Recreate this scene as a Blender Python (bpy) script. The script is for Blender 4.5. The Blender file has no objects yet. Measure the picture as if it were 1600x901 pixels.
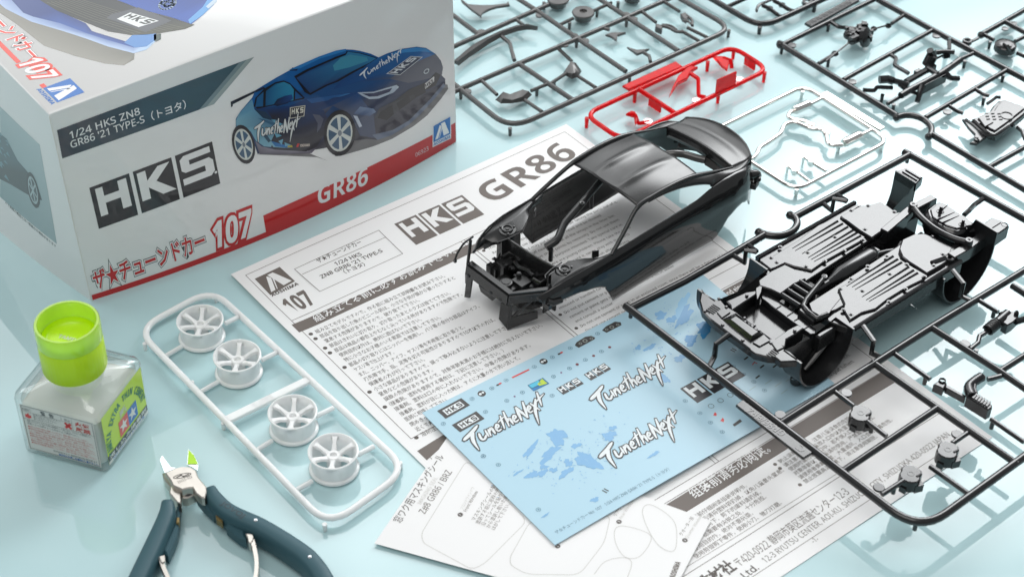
import bpy, bmesh, math, random
from mathutils import Vector, Matrix
from mathutils.geometry import tessellate_polygon
random.seed(7)
R = math.radians
S = 0.001                      # everything below is written in millimetres
sc = bpy.context.scene
col = sc.collection

# ------------------------------------------------------------------ camera
cam = bpy.data.cameras.new('camera'); camo = bpy.data.objects.new('camera', cam); col.objects.link(camo)
cam.sensor_width = 36.0; cam.lens = 2747.0/1600*36
cam.clip_start = 0.02; cam.clip_end = 60
p, r = R(40.76), R(1.28)
fw = Vector((0, math.cos(p), -math.sin(p))); rt = Vector((1, 0, 0)); up = rt.cross(fw)
rx = rt*math.cos(r)+up*math.sin(r); uy = -rt*math.sin(r)+up*math.cos(r)
camo.matrix_world = Matrix(((rx.x, uy.x, -fw.x, 0), (rx.y, uy.y, -fw.y, 0), (rx.z, uy.z, -fw.z, 0.55), (0, 0, 0, 1)))
cam.dof.use_dof = True; cam.dof.focus_distance = 0.835; cam.dof.aperture_fstop = 16
sc.camera = camo

# ------------------------------------------------------------------ light
HX, HZ = 0.55, 0.78
w = bpy.data.worlds.new('World'); sc.world = w; w.use_nodes = True
bgn = w.node_tree.nodes['Background']; bgn.inputs[0].default_value = (0.94, 0.98, 1.0, 1); bgn.inputs[1].default_value = 0.30
def area(name, loc, target, sx, sy, power, colr=(1, 1, 1)):
    l = bpy.data.lights.new(name, 'AREA'); l.shape = 'RECTANGLE'; l.size = sx; l.size_y = sy; l.energy = power; l.color = colr
    o = bpy.data.objects.new(name, l); col.objects.link(o); o.location = loc
    d = Vector(target)-Vector(loc); o.rotation_euler = d.to_track_quat('-Z', 'Y').to_euler()
    return o
bk = area('softbox_back', (0.35, 1.50, 0.85), (0.35, 0.0, 0.85), 2.2, 1.3, 9.0, (0.97, 0.99, 1.0))
ln = bk.data; ln.use_nodes = True; nt = ln.node_tree; em = nt.nodes['Emission']
def nd(t, **k):
    n = nt.nodes.new(t)
    for a, b in k.items(): setattr(n, a, b)
    return n
def mth(op, a, b=None, clamp=False):
    n = nd('ShaderNodeMath', operation=op, use_clamp=clamp)
    for i, q in enumerate((a, b)):
        if q is None: continue
        if isinstance(q, (int, float)): n.inputs[i].default_value = q
        else: nt.links.new(q, n.inputs[i])
    return n.outputs[0]
gm = nd('ShaderNodeNewGeometry'); sx = nd('ShaderNodeSeparateXYZ'); nt.links.new(gm.outputs['Position'], sx.inputs[0])
du = mth('DIVIDE', mth('SUBTRACT', sx.outputs['X'], HX), 0.34); dv = mth('DIVIDE', mth('SUBTRACT', sx.outputs['Z'], HZ), 0.36)
r2 = mth('ADD', mth('MULTIPLY', du, du), mth('MULTIPLY', dv, dv))
hot = mth('MULTIPLY', mth('DIVIDE', mth('SUBTRACT', 1.45, r2), 0.9, True), 7.5)
broad = mth('MULTIPLY', mth('POWER', 2.718, mth('MULTIPLY', r2, -0.20)), 2.6)
nz = nd('ShaderNodeTexNoise'); nz.inputs['Scale'].default_value = 5.0; nz.inputs['Detail'].default_value = 2.0; nt.links.new(gm.outputs['Position'], nz.inputs['Vector'])
eu = mth('DIVIDE', mth('SUBTRACT', sx.outputs['X'], -0.62), 0.16); ev = mth('DIVIDE', mth('SUBTRACT', sx.outputs['Z'], 0.78), 0.30)
side = mth('MULTIPLY', mth('POWER', 2.718, mth('MULTIPLY', mth('ADD', mth('MULTIPLY', eu, eu), mth('MULTIPLY', ev, ev)), -1.0)), 2.2)
cu = mth('DIVIDE', mth('SUBTRACT', sx.outputs['X'], -0.16), 0.26); cv = mth('DIVIDE', mth('SUBTRACT', sx.outputs['Z'], 1.16), 0.20)
side = mth('ADD', side, mth('MULTIPLY', mth('POWER', 2.718, mth('MULTIPLY', mth('ADD', mth('MULTIPLY', cu, cu), mth('MULTIPLY', cv, cv)), -1.0)), 4.2))
tot = mth('ADD', mth('ADD', hot, broad), mth('ADD', side, mth('MULTIPLY', mth('SUBTRACT', nz.outputs['Fac'], 0.42, True), 3.5)))
nt.links.new(tot, em.inputs['Strength'])
ln.energy = 9.0
area('softbox_top', (-0.25, 0.10, 1.6), (0.0, 0.65, 0.0), 1.1, 1.1, 9.8, (1.0, 0.975, 0.945))
area('softbox_side', (-1.3, 1.15, 0.75), (-0.2, 0.6, 0.0), 0.5, 0.7, 3.0, (0.97, 0.99, 1.0))
sc.view_settings.view_transform = 'Standard'; sc.view_settings.look = 'None'
sc.view_settings.exposure = 0.0; sc.view_settings.gamma = 1.0; sc.view_settings.use_curve_mapping = False

# ------------------------------------------------------------------ materials
M = {}
def mat(name, colr, rough=0.4, spec=0.5, metal=0.0, coat=0.0, coat_r=0.05, trans=0.0, ior=1.5, grain=0.0, bump=0.0, bscale=400, sss=0.0, sss_r=0.004):
    m = bpy.data.materials.new(name); m.use_nodes = True
    nt = m.node_tree; b = nt.nodes['Principled BSDF']
    b.inputs['Base Color'].default_value = (*colr, 1); b.inputs['Roughness'].default_value = rough
    b.inputs['Specular IOR Level'].default_value = spec; b.inputs['Metallic'].default_value = metal
    b.inputs['Coat Weight'].default_value = coat; b.inputs['Coat Roughness'].default_value = coat_r
    b.inputs['Transmission Weight'].default_value = trans; b.inputs['IOR'].default_value = ior
    if sss:
        b.inputs['Subsurface Weight'].default_value = sss; b.inputs['Subsurface Radius'].default_value = (1, 1, 1); b.inputs['Subsurface Scale'].default_value = sss_r
    if grain or bump:
        tc = nt.nodes.new('ShaderNodeTexCoord'); n = nt.nodes.new('ShaderNodeTexNoise'); n.inputs['Scale'].default_value = bscale; n.inputs['Detail'].default_value = 4
        nt.links.new(tc.outputs['Object'], n.inputs['Vector'])
        if grain:
            mr = nt.nodes.new('ShaderNodeMapRange'); mr.inputs['To Min'].default_value = max(0.02, rough-grain); mr.inputs['To Max'].default_value = rough+grain
            nt.links.new(n.outputs['Fac'], mr.inputs['Value']); nt.links.new(mr.outputs['Result'], b.inputs['Roughness'])
        if bump:
            bp = nt.nodes.new('ShaderNodeBump'); bp.inputs['Strength'].default_value = bump; bp.inputs['Distance'].default_value = 0.0004
            nt.links.new(n.outputs['Fac'], bp.inputs['Height']); nt.links.new(bp.outputs['Normal'], b.inputs['Normal'])
    M[name] = m; return m
def thin(name, tint, body, bodycol, ior=1.45, dif=0.5):
    """thin clear wall: light passes straight through, with Fresnel gloss and some body colour"""
    m = bpy.data.materials.new(name); m.use_nodes = True; nt = m.node_tree; nt.nodes.remove(nt.nodes['Principled BSDF'])
    out = nt.nodes['Material Output']; tr = nt.nodes.new('ShaderNodeBsdfTransparent'); tr.inputs[0].default_value = (*tint, 1)
    gl = nt.nodes.new('ShaderNodeBsdfGlossy'); gl.inputs['Roughness'].default_value = 0.03; lw = nt.nodes.new('ShaderNodeLayerWeight'); pw = nt.nodes.new('ShaderNodeMath'); pw.operation = 'POWER'; pw.inputs[1].default_value = 3.0; nt.links.new(lw.outputs['Facing'], pw.inputs[0]); fr = nt.nodes.new('ShaderNodeMath'); fr.operation = 'MULTIPLY_ADD'; fr.inputs[1].default_value = 0.9; fr.inputs[2].default_value = 0.07 if ior > 1.3 else 0.01; nt.links.new(pw.outputs[0], fr.inputs[0])
    tl = nt.nodes.new('ShaderNodeBsdfTranslucent'); tl.inputs[0].default_value = (*bodycol, 1); df = nt.nodes.new('ShaderNodeBsdfDiffuse'); df.inputs[0].default_value = (*bodycol, 1)
    a = nt.nodes.new('ShaderNodeMixShader'); a.inputs[0].default_value = dif; nt.links.new(tl.outputs[0], a.inputs[1]); nt.links.new(df.outputs[0], a.inputs[2])
    b = nt.nodes.new('ShaderNodeMixShader'); b.inputs[0].default_value = body; nt.links.new(tr.outputs[0], b.inputs[1]); nt.links.new(a.outputs[0], b.inputs[2])
    c = nt.nodes.new('ShaderNodeMixShader'); nt.links.new(fr.outputs[0], c.inputs[0]); nt.links.new(b.outputs[0], c.inputs[1]); nt.links.new(gl.outputs[0], c.inputs[2])
    nt.links.new(c.outputs[0], out.inputs[0]); M[name] = m; return m
def noisecol(name, c1, c2, scale, rough, lo=0.35, hi=0.65, spec=0.5, coat=0.0):
    m = mat(name, c1, rough, spec, coat=coat); nt = m.node_tree; b = nt.nodes['Principled BSDF']
    tc = nt.nodes.new('ShaderNodeTexCoord'); n = nt.nodes.new('ShaderNodeTexNoise'); n.inputs['Scale'].default_value = scale; n.inputs['Detail'].default_value = 6
    cr = nt.nodes.new('ShaderNodeValToRGB'); cr.color_ramp.elements[0].position = lo; cr.color_ramp.elements[1].position = hi
    cr.color_ramp.elements[0].color = (*c1, 1); cr.color_ramp.elements[1].color = (*c2, 1)
    nt.links.new(tc.outputs['Object'], n.inputs['Vector']); nt.links.new(n.outputs['Fac'], cr.inputs['Fac']); nt.links.new(cr.outputs['Color'], b.inputs['Base Color'])
    return m
mat('acrylic_tabletop', (0.465, 0.660, 0.688), 0.022, 0.5, grain=0.012, bscale=9)
mat('paper', (0.86, 0.86, 0.86), 0.55, 0.25, bump=0.06, bscale=1500)
mat('decal_paper', (0.42, 0.635, 0.75), 0.30, 0.4, bump=0.03, bscale=900)
mat('carton', (0.84, 0.845, 0.84), 0.30, 0.4, coat=0.8, coat_r=0.03)
mat('carton_edge', (0.80, 0.79, 0.76), 0.7, 0.2)
mat('black_plastic', (0.015, 0.0155, 0.0165), 0.17, 0.62, grain=0.03, bscale=300, bump=0.03)
mat('shell_gloss', (0.015, 0.0155, 0.016), 0.085, 0.62, grain=0.02, bscale=120)
mat('shell_plastic', (0.020, 0.0202, 0.0208), 0.25, 0.62, grain=0.05, bscale=120, bump=0.02)
mat('runner_plastic', (0.016, 0.0165, 0.0175), 0.17, 0.65, grain=0.04, bscale=300)
mat('grey_plastic', (0.070, 0.068, 0.067), 0.22, 0.7, grain=0.05, bscale=300)
mat('white_plastic', (0.88, 0.89, 0.89), 0.25, 0.5, sss=0.5, sss_r=0.004)
mat('red_plastic', (0.92, 0.006, 0.010), 0.06, 0.5, trans=0.55, ior=1.35)
mat('chrome_plating', (0.86, 0.83, 0.80), 0.14, metal=1.0)
mat('lime_cap', (0.60, 0.90, 0.003), 0.28, 0.45, sss=0.35, sss_r=0.006)
thin('lime_collar', (0.80, 0.97, 0.30), 0.78, (0.70, 0.95, 0.12))
thin('glass', (0.985, 0.995, 0.99), 0.0, (1, 1, 1))
thin('cement', (0.98, 0.99, 0.97), 0.70, (0.975, 0.995, 0.965), 1.2, 0.85)
mat('steel', (0.62, 0.58, 0.53), 0.34, metal=1.0, grain=0.08, bscale=700)
mat('bright_steel', (0.85, 0.86, 0.87), 0.2, metal=1.0)
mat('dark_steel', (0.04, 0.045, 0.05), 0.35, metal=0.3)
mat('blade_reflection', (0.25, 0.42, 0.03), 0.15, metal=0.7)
mat('rubber_grip', (0.036, 0.098, 0.122), 0.50, 0.4, grain=0.08, bscale=500, bump=0.04)
mat('brass', (0.26, 0.19, 0.08), 0.45, metal=0.8)
def print_mat(name, rough, coat=0.0):
    m = mat(name, (0.5, 0.5, 0.5), rough, 0.35, coat=coat, coat_r=0.03); nt = m.node_tree
    a = nt.nodes.new('ShaderNodeVertexColor'); a.layer_name = 'ink'
    nt.links.new(a.outputs['Color'], nt.nodes['Principled BSDF'].inputs['Base Color'])
print_mat('ink_on_paper', 0.55); print_mat('ink_on_carton', 0.30, 0.8); print_mat('ink_on_film', 0.3)

# ------------------------------------------------------------------ mesh helper
class MB:
    def __init__(self): self.V = []; self.F = []; self.C = []; self.mi = []
    def add(self, V, F, c=None, mi=0):
        n = len(self.V); self.V += [tuple(v) for v in V]
        for f in F: self.F.append(tuple(i+n for i in f)); self.C.append(c); self.mi.append(mi)
        return self
    def box(self, c, s, ang=0, mi=0, top=1.0, ax=None):
        ca, sa = math.cos(R(ang)), math.sin(R(ang)); V = []
        for k, z in enumerate((-.5, .5)):
            q = top if k else 1.0
            for x, y in ((-.5, -.5), (.5, -.5), (.5, .5), (-.5, .5)):
                X, Y = x*s[0]*q, y*s[1]*q
                V.append((c[0]+X*ca-Y*sa, c[1]+X*sa+Y*ca, c[2]+z*s[2]))
        return self.add(V, [(3, 2, 1, 0), (4, 5, 6, 7), (0, 1, 5, 4), (1, 2, 6, 5), (2, 3, 7, 6), (3, 0, 4, 7)], mi=mi)
    def prism(self, P, z0, z1, ch=0.0, mi=0, cap_bottom=True):
        """polygon of (x, y[, z]) pulled between two heights; ch = chamfer along the top edge"""
        P = [(q[0], q[1]) for q in P]
        a = sum(P[i-1][0]*P[i][1]-P[i][0]*P[i-1][1] for i in range(len(P)))
        if a < 0: P = P[::-1]
        n = len(P); rings = [[(x, y, z0) for x, y in P]]
        if ch:
            rings.append([(x, y, z1-ch) for x, y in P]); rings.append([(x, y, z1) for x, y in inset(P, ch)])
        else: rings.append([(x, y, z1) for x, y in P])
        V = [v for rg in rings for v in rg]; F = []
        for k in range(len(rings)-1):
            for i in range(n):
                j = (i+1) % n; F.append((k*n+i, k*n+j, k*n+n+j, k*n+n+i))
        top = (len(rings)-1)*n
        for t in tess([V[top+i] for i in range(n)]): F.append(tuple(top+i for i in t))
        if cap_bottom:
            for t in tess([V[i] for i in range(n)]): F.append(tuple(t)[::-1])
        return self.add(V, F, mi=mi)
    def tube(self, P, r, seg=10, closed=False, cap=True, mi=0, flat=1.0):
        P = [Vector(q) for q in P]; n = len(P); V = []; F = []
        rr = r if isinstance(r, (list, tuple)) else [r]*n
        prev = None
        for i in range(n):
            if closed: t = (P[(i+1) % n]-P[i-1])
            else: t = P[min(i+1, n-1)]-P[max(i-1, 0)]
            if t.length < 1e-9: t = Vector((0, 0, 1))
            t.normalize()
            if prev is None:
                u = Vector((0, 0, 1)).cross(t)
                if u.length < 0.1: u = Vector((1, 0, 0)).cross(t)
            else:
                u = prev-t*prev.dot(t)
            u.normalize(); prev = u; v = t.cross(u)
            for k in range(seg):
                a = 2*math.pi*k/seg
                V.append(P[i]+u*(math.cos(a)*rr[i])+v*(math.sin(a)*rr[i]*flat))
        m = n if closed else n-1
        for i in range(m):
            for k in range(seg):
                a, b = i*seg+k, i*seg+(k+1) % seg; c, d = ((i+1) % n)*seg+(k+1) % seg, ((i+1) % n)*seg+k
                F.append((a, b, c, d))
        if cap and not closed:
            F.append(tuple(range(seg))[::-1]); F.append(tuple((n-1)*seg+k for k in range(seg)))
        return self.add(V, F, mi=mi)
    def lathe(self, prof, c, seg=32, mi=0, M4=None, a0=0, a1=360):
        """profile of (radius, height) turned about a vertical axis at c, or about M4"""
        V = []; F = []; full = abs(a1-a0) >= 360; m = seg if full else seg+1
        for rad, h in prof:
            for k in range(m):
                a = R(a0+(a1-a0)*k/seg); q = Vector((rad*math.cos(a), rad*math.sin(a), h))
                V.append(M4 @ q if M4 else (q.x+c[0], q.y+c[1], q.z+c[2]))
        for i in range(len(prof)-1):
            for k in range(seg):
                k2 = (k+1) % m
                F.append((i*m+k, i*m+k2, (i+1)*m+k2, (i+1)*m+k))
        return self.add(V, F, mi=mi)
    def grid(self, fn, nu, nv, mi=0, flip=False, c=None):
        V = [fn(i/nu, j/nv) for i in range(nu+1) for j in range(nv+1)]; F = []
        for i in range(nu):
            for j in range(nv):
                f = (i*(nv+1)+j, (i+1)*(nv+1)+j, (i+1)*(nv+1)+j+1, i*(nv+1)+j+1)
                F.append(f[::-1] if flip else f)
        return self.add(V, F, mi=mi, c=c)
    def build(self, name, m, parent=None, smooth=35, loc=None):
        org = Vector(parent['_o']) if parent is not None and '_o' in parent else Vector(loc or (0, 0, 0))
        me = bpy.data.meshes.new(name)
        me.from_pydata([((v[0]-org.x)*S, (v[1]-org.y)*S, (v[2]-org.z)*S) for v in self.V], [], self.F)
        ms = m if isinstance(m, (list, tuple)) else [m]
        for q in ms: me.materials.append(M[q])
        if len(ms) > 1: me.polygons.foreach_set('material_index', self.mi)
        if any(c is not None for c in self.C):
            at = me.color_attributes.new('ink', 'FLOAT_COLOR', 'CORNER'); i = 0
            buf = []
            for f, c in zip(self.F, self.C):
                c = c or (0.5, 0.5, 0.5)
                for k in range(len(f)):
                    q = c[k] if isinstance(c[0], (list, tuple)) else c
                    buf += [q[0], q[1], q[2], 1.0]
            at.data.foreach_set('color', buf)
        me.validate(); me.update()
        if smooth:
            me.polygons.foreach_set('use_smooth', [True]*len(me.polygons)); me.set_sharp_from_angle(angle=R(smooth))
        o = bpy.data.objects.new(name, me); col.objects.link(o)
        if parent is not None:
            o.parent = parent; o['_o'] = tuple(org)
        else: o.location = org*S; o['_o'] = tuple(org)
        return o
def tess(P3):
    return tessellate_polygon([[Vector((q[0], q[1], q[2] if len(q) > 2 else 0)) for q in P3]])
def inset(P, d):
    n = len(P); out = []
    for i in range(n):
        a, b, c = Vector(P[i-1]), Vector(P[i]), Vector(P[(i+1) % n])
        e1 = (b-a); e2 = (c-b)
        if e1.length < 1e-6 or e2.length < 1e-6: out.append(tuple(b)); continue
        e1.normalize(); e2.normalize(); n1 = Vector((-e1.y, e1.x)); n2 = Vector((-e2.y, e2.x)); m = n1+n2
        L = m.length_squared
        if L < 0.3: out.append(tuple(b+n1*d)); continue
        out.append(tuple(b+m*(2*d/L)))
    return out
def fillet(P, rad, n=6, closed=True):
    """round the corners of a 3D path"""
    P = [Vector(q) for q in P]; out = []; N = len(P)
    rads = rad if isinstance(rad, (list, tuple)) else [rad]*N
    for i in range(N):
        if (not closed and i in (0, N-1)) or rads[i] <= 0: out.append(P[i]); continue
        a, b, c = P[i-1], P[i], P[(i+1) % N]
        d1 = (a-b); d2 = (c-b); l = min(rads[i], d1.length*.45, d2.length*.45); d1.normalize(); d2.normalize()
        s, e = b+d1*l, b+d2*l
        for k in range(n+1):
            t = k/n; out.append(s*(1-t)**2+b*2*t*(1-t)+e*t*t)
    return out
def crv(P, n=6, closed=False):
    """Catmull-Rom through the points (2D or 3D)"""
    P = [Vector(q) for q in P]; N = len(P); out = []
    for i in range(N if closed else N-1):
        p1, p2 = P[i], P[(i+1) % N]
        p0 = P[i-1] if (closed or i > 0) else p1*2-p2
        p3 = P[(i+2) % N] if (closed or i+2 < N) else p2*2-p1
        for k in range(n):
            t = k/n
            out.append(0.5*((2*p1)+(p2-p0)*t+(2*p0-5*p1+4*p2-p3)*t*t+(3*p1-p0-3*p2+p3)*t**3))
    if not closed: out.append(P[-1])
    return out
def lift(P2, z): return [(q[0], q[1], z) for q in P2]

def thing(name, loc, label, cat, group=None):
    o = bpy.data.objects.new(name, None); col.objects.link(o); o.empty_display_size = 0.01
    o.location = Vector(loc)*S; o['_o'] = tuple(loc); o['label'] = label; o['category'] = cat
    if group: o['group'] = group
    return o
def clean():
    for o in bpy.data.objects:
        if '_o' in o: del o['_o']

# ------------------------------------------------------------------ print helper
_tc = {}
def sans(s, bold):
    """plain letters and figures of a sans-serif face"""
    o = ''
    for ch_ in s:
        c = ord(ch_)
        if 65 <= c <= 90: o += chr((0x1D5D4 if bold else 0x1D5A0)+c-65)
        elif 97 <= c <= 122: o += chr((0x1D5EE if bold else 0x1D5BA)+c-97)
        elif 48 <= c <= 57: o += chr((0x1D7EC if bold else 0x1D7E2)+c-48)
        else: o += ch_
    return o
def glyphs(s, res=1, off=0.0, shear=0.0, space=1.0):
    key = (s, res, off, shear, space)
    if key in _tc: return _tc[key]
    bold = off >= 0.03; t_ = sans(s, bold)
    if bold and t_ != s: off -= 0.03
    c = bpy.data.curves.new('t', 'FONT'); c.body = t_; c.size = 1; c.resolution_u = res; c.offset = off; c.shear = shear; c.space_character = space; c.fill_mode = 'FRONT'
    o = bpy.data.objects.new('t', c); col.objects.link(o); bpy.context.view_layer.update()
    me = bpy.data.meshes.new_from_object(o.evaluated_get(bpy.context.evaluated_depsgraph_get()))
    V = [(v.co.x, v.co.y) for v in me.vertices]; F = [tuple(q.vertices) for q in me.polygons]
    bpy.data.objects.remove(o); bpy.data.curves.remove(c); bpy.data.meshes.remove(me)
    _tc[key] = (V, F); return V, F
def srgb(r, g, b):
    return tuple(((c/255)/12.92 if c/255 < 0.04045 else ((c/255+0.055)/1.055)**2.4) for c in (r, g, b))
class Print:
    """flat print laid on a surface: fn(x, y, lift) gives the place in space"""
    def __init__(self, fn, step=0.012, base=0.05, maxe=9.0): self.fn = fn; self.maxe = maxe; self.step = step; self.base = base; self.mb = MB(); self.k = 0
    def new(self): self.mb = MB(); return self
    def z(self, layer): return self.base+self.step*layer
    def tri(self, P, cs, z, c, d=0):
        e = [(Vector(P[(i+1) % 3])-Vector(P[i])).length for i in range(3)]; k = max(range(3), key=lambda i: e[i])
        if e[k] > self.maxe and d < 9:
            i, j, o = k, (k+1) % 3, (k+2) % 3; m = ((P[i][0]+P[j][0])/2, (P[i][1]+P[j][1])/2)
            mc = tuple((cs[i][q]+cs[j][q])/2 for q in range(3)) if cs else None
            self.tri((P[i], m, P[o]), (cs[i], mc, cs[o]) if cs else None, z, c, d+1)
            self.tri((m, P[j], P[o]), (mc, cs[j], cs[o]) if cs else None, z, c, d+1); return
        n = len(self.mb.V); self.mb.V += [tuple(self.fn(q[0], q[1], z)) for q in P]
        self.mb.F.append((n, n+1, n+2)); self.mb.mi.append(0); self.mb.C.append(cs if cs else c)
    def poly(self, P, c, layer=0, cols=None):
        z = self.z(layer)
        for f in tess(P):
            a, b, d = (Vector(P[i][:2]) for i in f)
            if (b-a).cross(d-a) < 0: f = tuple(f)[::-1]
            self.tri(tuple(tuple(P[i][:2]) for i in f), tuple(cols[min(i, len(cols)-1)] for i in f) if cols else None, z, c)
    def quadgrid(self, x0, y0, x1, y1, c, layer=0, n=12):
        z = self.z(layer)
        self.mb.grid(lambda u, v: self.fn(x0+(x1-x0)*u, y0+(y1-y0)*v, z), n, max(1, n//3), c=c)
    def line(self, P, w, c, layer=0, closed=False):
        n = len(P)
        for i in range(n if closed else n-1):
            a, b = Vector(P[i][:2]), Vector(P[(i+1) % n][:2]); d = b-a
            if d.length < 1e-6: continue
            d.normalize(); o = Vector((-d.y, d.x))*w/2; e = d*w/2*(0.9 if n > 2 else 0)
            m = max(1, int((b-a).length/12)); z = self.z(layer); V = []; F = []
            for k in range(m+1):
                q = (a-e)+((b+e)-(a-e))*k/m
                V += [self.fn(*(q-o), z), self.fn(*(q+o), z)]
                if k: F.append((2*k-2, 2*k, 2*k+1, 2*k-1))
            self.mb.add(V, F, c)
    def disc(self, x, y, r, c, layer=0, n=14, ry=None, ang=0):
        ca, sa = math.cos(R(ang)), math.sin(R(ang)); ry = ry or r
        self.poly([(x+r*math.cos(2*math.pi*k/n)*ca-ry*math.sin(2*math.pi*k/n)*sa, y+r*math.cos(2*math.pi*k/n)*sa+ry*math.sin(2*math.pi*k/n)*ca) for k in range(n)], c, layer)
    def text(self, s, a, b=None, size=4.0, c=(0, 0, 0), layer=1, off=0.0, shear=0.0, res=1, ang=0, space=1.0, valign=0.0):
        """baseline from a towards b (fitted between them if b is given)"""
        V, F = glyphs(s, res, off, shear, space)
        if not V: return
        x0 = min(v[0] for v in V); x1 = max(v[0] for v in V)
        if b:
            dx, dy = b[0]-a[0], b[1]-a[1]; L = math.hypot(dx, dy); kx = L/max(1e-6, x1-x0); ca, sa = dx/L, dy/L
        else: kx = size; ca, sa = math.cos(R(ang)), math.sin(R(ang))
        z = self.z(layer); q2 = []
        for x, y in V:
            X = (x-x0)*kx; Y = (y-valign)*size
            q2.append((a[0]+X*ca-Y*sa, a[1]+X*sa+Y*ca))
        if size > 7:
            for f in F: self.tri(tuple(q2[i] for i in f), None, z, c)
        else: self.mb.add([self.fn(*q, z) for q in q2], F, c)
    def stroke(self, P, wd, c, layer):
        """tapered brush stroke through P with widths wd"""
        Q = crv(P, 4) if len(P) > 2 else [Vector(P[0]), (Vector(P[0])+Vector(P[1]))/2, Vector(P[1])]
        n = len(Q); L = []; Rr = []; z = self.z(layer)
        for i in range(n):
            d = (Q[min(i+1, n-1)]-Q[max(i-1, 0)]); d.normalize(); o = Vector((-d.y, d.x))
            t = i/(n-1)*(len(wd)-1); k = min(int(t), len(wd)-2); ww = (wd[k]*(1-t+k)+wd[k+1]*(t-k))*(.5 if i in (0, n-1) else .92 if i in (1, n-2) else 1)
            L.append(Q[i]+o*ww/2); Rr.append(Q[i]-o*ww/2)
        V = [self.fn(q.x, q.y, z) for q in L]+[self.fn(q.x, q.y, z) for q in Rr]
        self.mb.add(V, [(i, n+i, n+i+1, i+1) for i in range(n-1)], c)
    def take(self, name, m, parent, **k):
        o = self.mb.build(name, m, parent, smooth=0, **k); self.mb = MB(); return o
BRUSH = [([(0, 1.55), (1.2, 2.0), (2.1, 2.5)], (.55, .5, .35)), ([(1.35, 2.2), (1.0, 1.0), (1.25, -.45)], (.5, .5, .12)),
 ([(1.9, 1.5), (1.95, .7), (2.3, .5), (2.65, .9)], (.34, .34, .3)), ([(2.7, 1.5), (2.85, .5)], (.36, .3)),
 ([(3.05, 1.45), (3.1, .45)], (.36, .32)), ([(3.1, 1.0), (3.45, 1.4), (3.65, .45)], (.3, .36, .32)),
 ([(3.95, .95), (4.35, 1.15), (4.2, 1.5), (3.95, 1.1), (4.1, .6), (4.55, .7)], (.26, .26, .28, .3, .3, .2)),
 ([(4.95, 2.3), (4.85, .5)], (.38, .32)), ([(4.4, 1.6), (5.3, 1.95)], (.3, .26)),
 ([(5.45, 2.6), (5.45, .5)], (.4, .34)), ([(5.45, 1.1), (5.8, 1.45), (6.0, .5)], (.3, .36, .3)),
 ([(6.2, 1.0), (6.6, 1.2), (6.45, 1.55), (6.2, 1.15), (6.35, .65), (6.8, .75)], (.26, .26, .28, .3, .3, .2)),
 ([(7.05, .4), (7.0, 2.4)], (.42, .5)), ([(7.0, 2.4), (7.85, .4)], (.48, .4)), ([(7.85, .4), (8.0, 2.6)], (.36, .46)),
 ([(8.2, 1.2), (8.6, 1.45), (8.5, 1.8), (8.2, 1.4), (8.35, .9), (8.75, .95)], (.26, .26, .28, .3, .3, .2)),
 ([(8.75, 2.0), (9.5, .6)], (.44, .3)), ([(9.55, 2.2), (8.95, .7), (8.75, -1.0)], (.4, .42, .1)),
 ([(10.0, 2.9), (9.9, 1.0)], (.42, .34)), ([(9.35, 1.75), (10.7, 2.3)], (.36, .22))]
def brush_words(pr, a, b, h, c_out, c_in, layer=2, out=0.16, skew=0.0):
    """the lettering TunetheNext with an outline; a, b = ends of its base line"""
    dx, dy = b[0]-a[0], b[1]-a[1]; L = math.hypot(dx, dy); ca, sa = dx/L, dy/L; kx = L/10.7; ky = h
    def mp(q): X, Y = q[0]*kx+q[1]*skew*ky, q[1]*ky; return (a[0]+X*ca-Y*sa, a[1]+X*sa+Y*ca)
    k = (kx+ky)/2
    for i, (P, wd) in enumerate(BRUSH):
        if c_out:
            v0, v1 = Vector(P[0]), Vector(P[-1]); d0 = (Vector(P[1])-v0).normalized()*out; d1 = (v1-Vector(P[-2])).normalized()*out
            PP = [tuple(v0-d0)]+P[1:-1]+[tuple(v1+d1)]
            pr.stroke([mp(q) for q in PP], [(x*.8+out*2)*k for x in wd], c_out, layer+i*0.05)
    for i, (P, wd) in enumerate(BRUSH):
        pr.stroke([mp(q) for q in P], [x*.8*k for x in wd], c_in, layer+1.2+i*0.05)
# block letters of the three-square logo, drawn on a unit square
LET = {'H': [[(.12, .30), (.30, .30), (.30, .56), (.68, .56), (.68, .30), (.90, .30), (.90, .93), (.68, .93), (.68, .72), (.30, .72), (.30, .93), (.12, .93)]],
 'K': [[(.08, .30), (.30, .30), (.30, .55), (.62, .30), (.97, .30), (.52, .63), (.93, .93), (.62, .93), (.30, .70), (.30, .93), (.08, .93)]],
 'S': [[(.08, .30), (.82, .30), (.93, .38), (.93, .62), (.84, .70), (.32, .70), (.32, .80), (.90, .80), (.90, .93), (.20, .93), (.09, .86), (.09, .62), (.18, .56), (.70, .56), (.70, .44), (.08, .44)]]}
def three_squares(pr, a, b, h, c_sq, c_let, layer=1, gap=0.03, foot=0.0):
    """three dark squares carrying H, K, S between the points a and b; h = height"""
    dx, dy = b[0]-a[0], b[1]-a[1]; L = math.hypot(dx, dy); ca, sa = dx/L, dy/L; wsq = L*(1-2*gap)/3
    def mp(x, y): return (a[0]+x*ca-y*sa, a[1]+x*sa+y*ca)
    for i, ch in enumerate('HKS'):
        x = i*(wsq+L*gap)
        if c_sq: pr.poly([mp(x, 0), mp(x+wsq, 0), mp(x+wsq, h), mp(x, h)], c_sq, layer)
        for P in LET[ch]:
            pr.poly([mp(x+wsq*q[0], h*(q[1]-foot)/(1-foot)) for q in P], c_let, layer+1)
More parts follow.
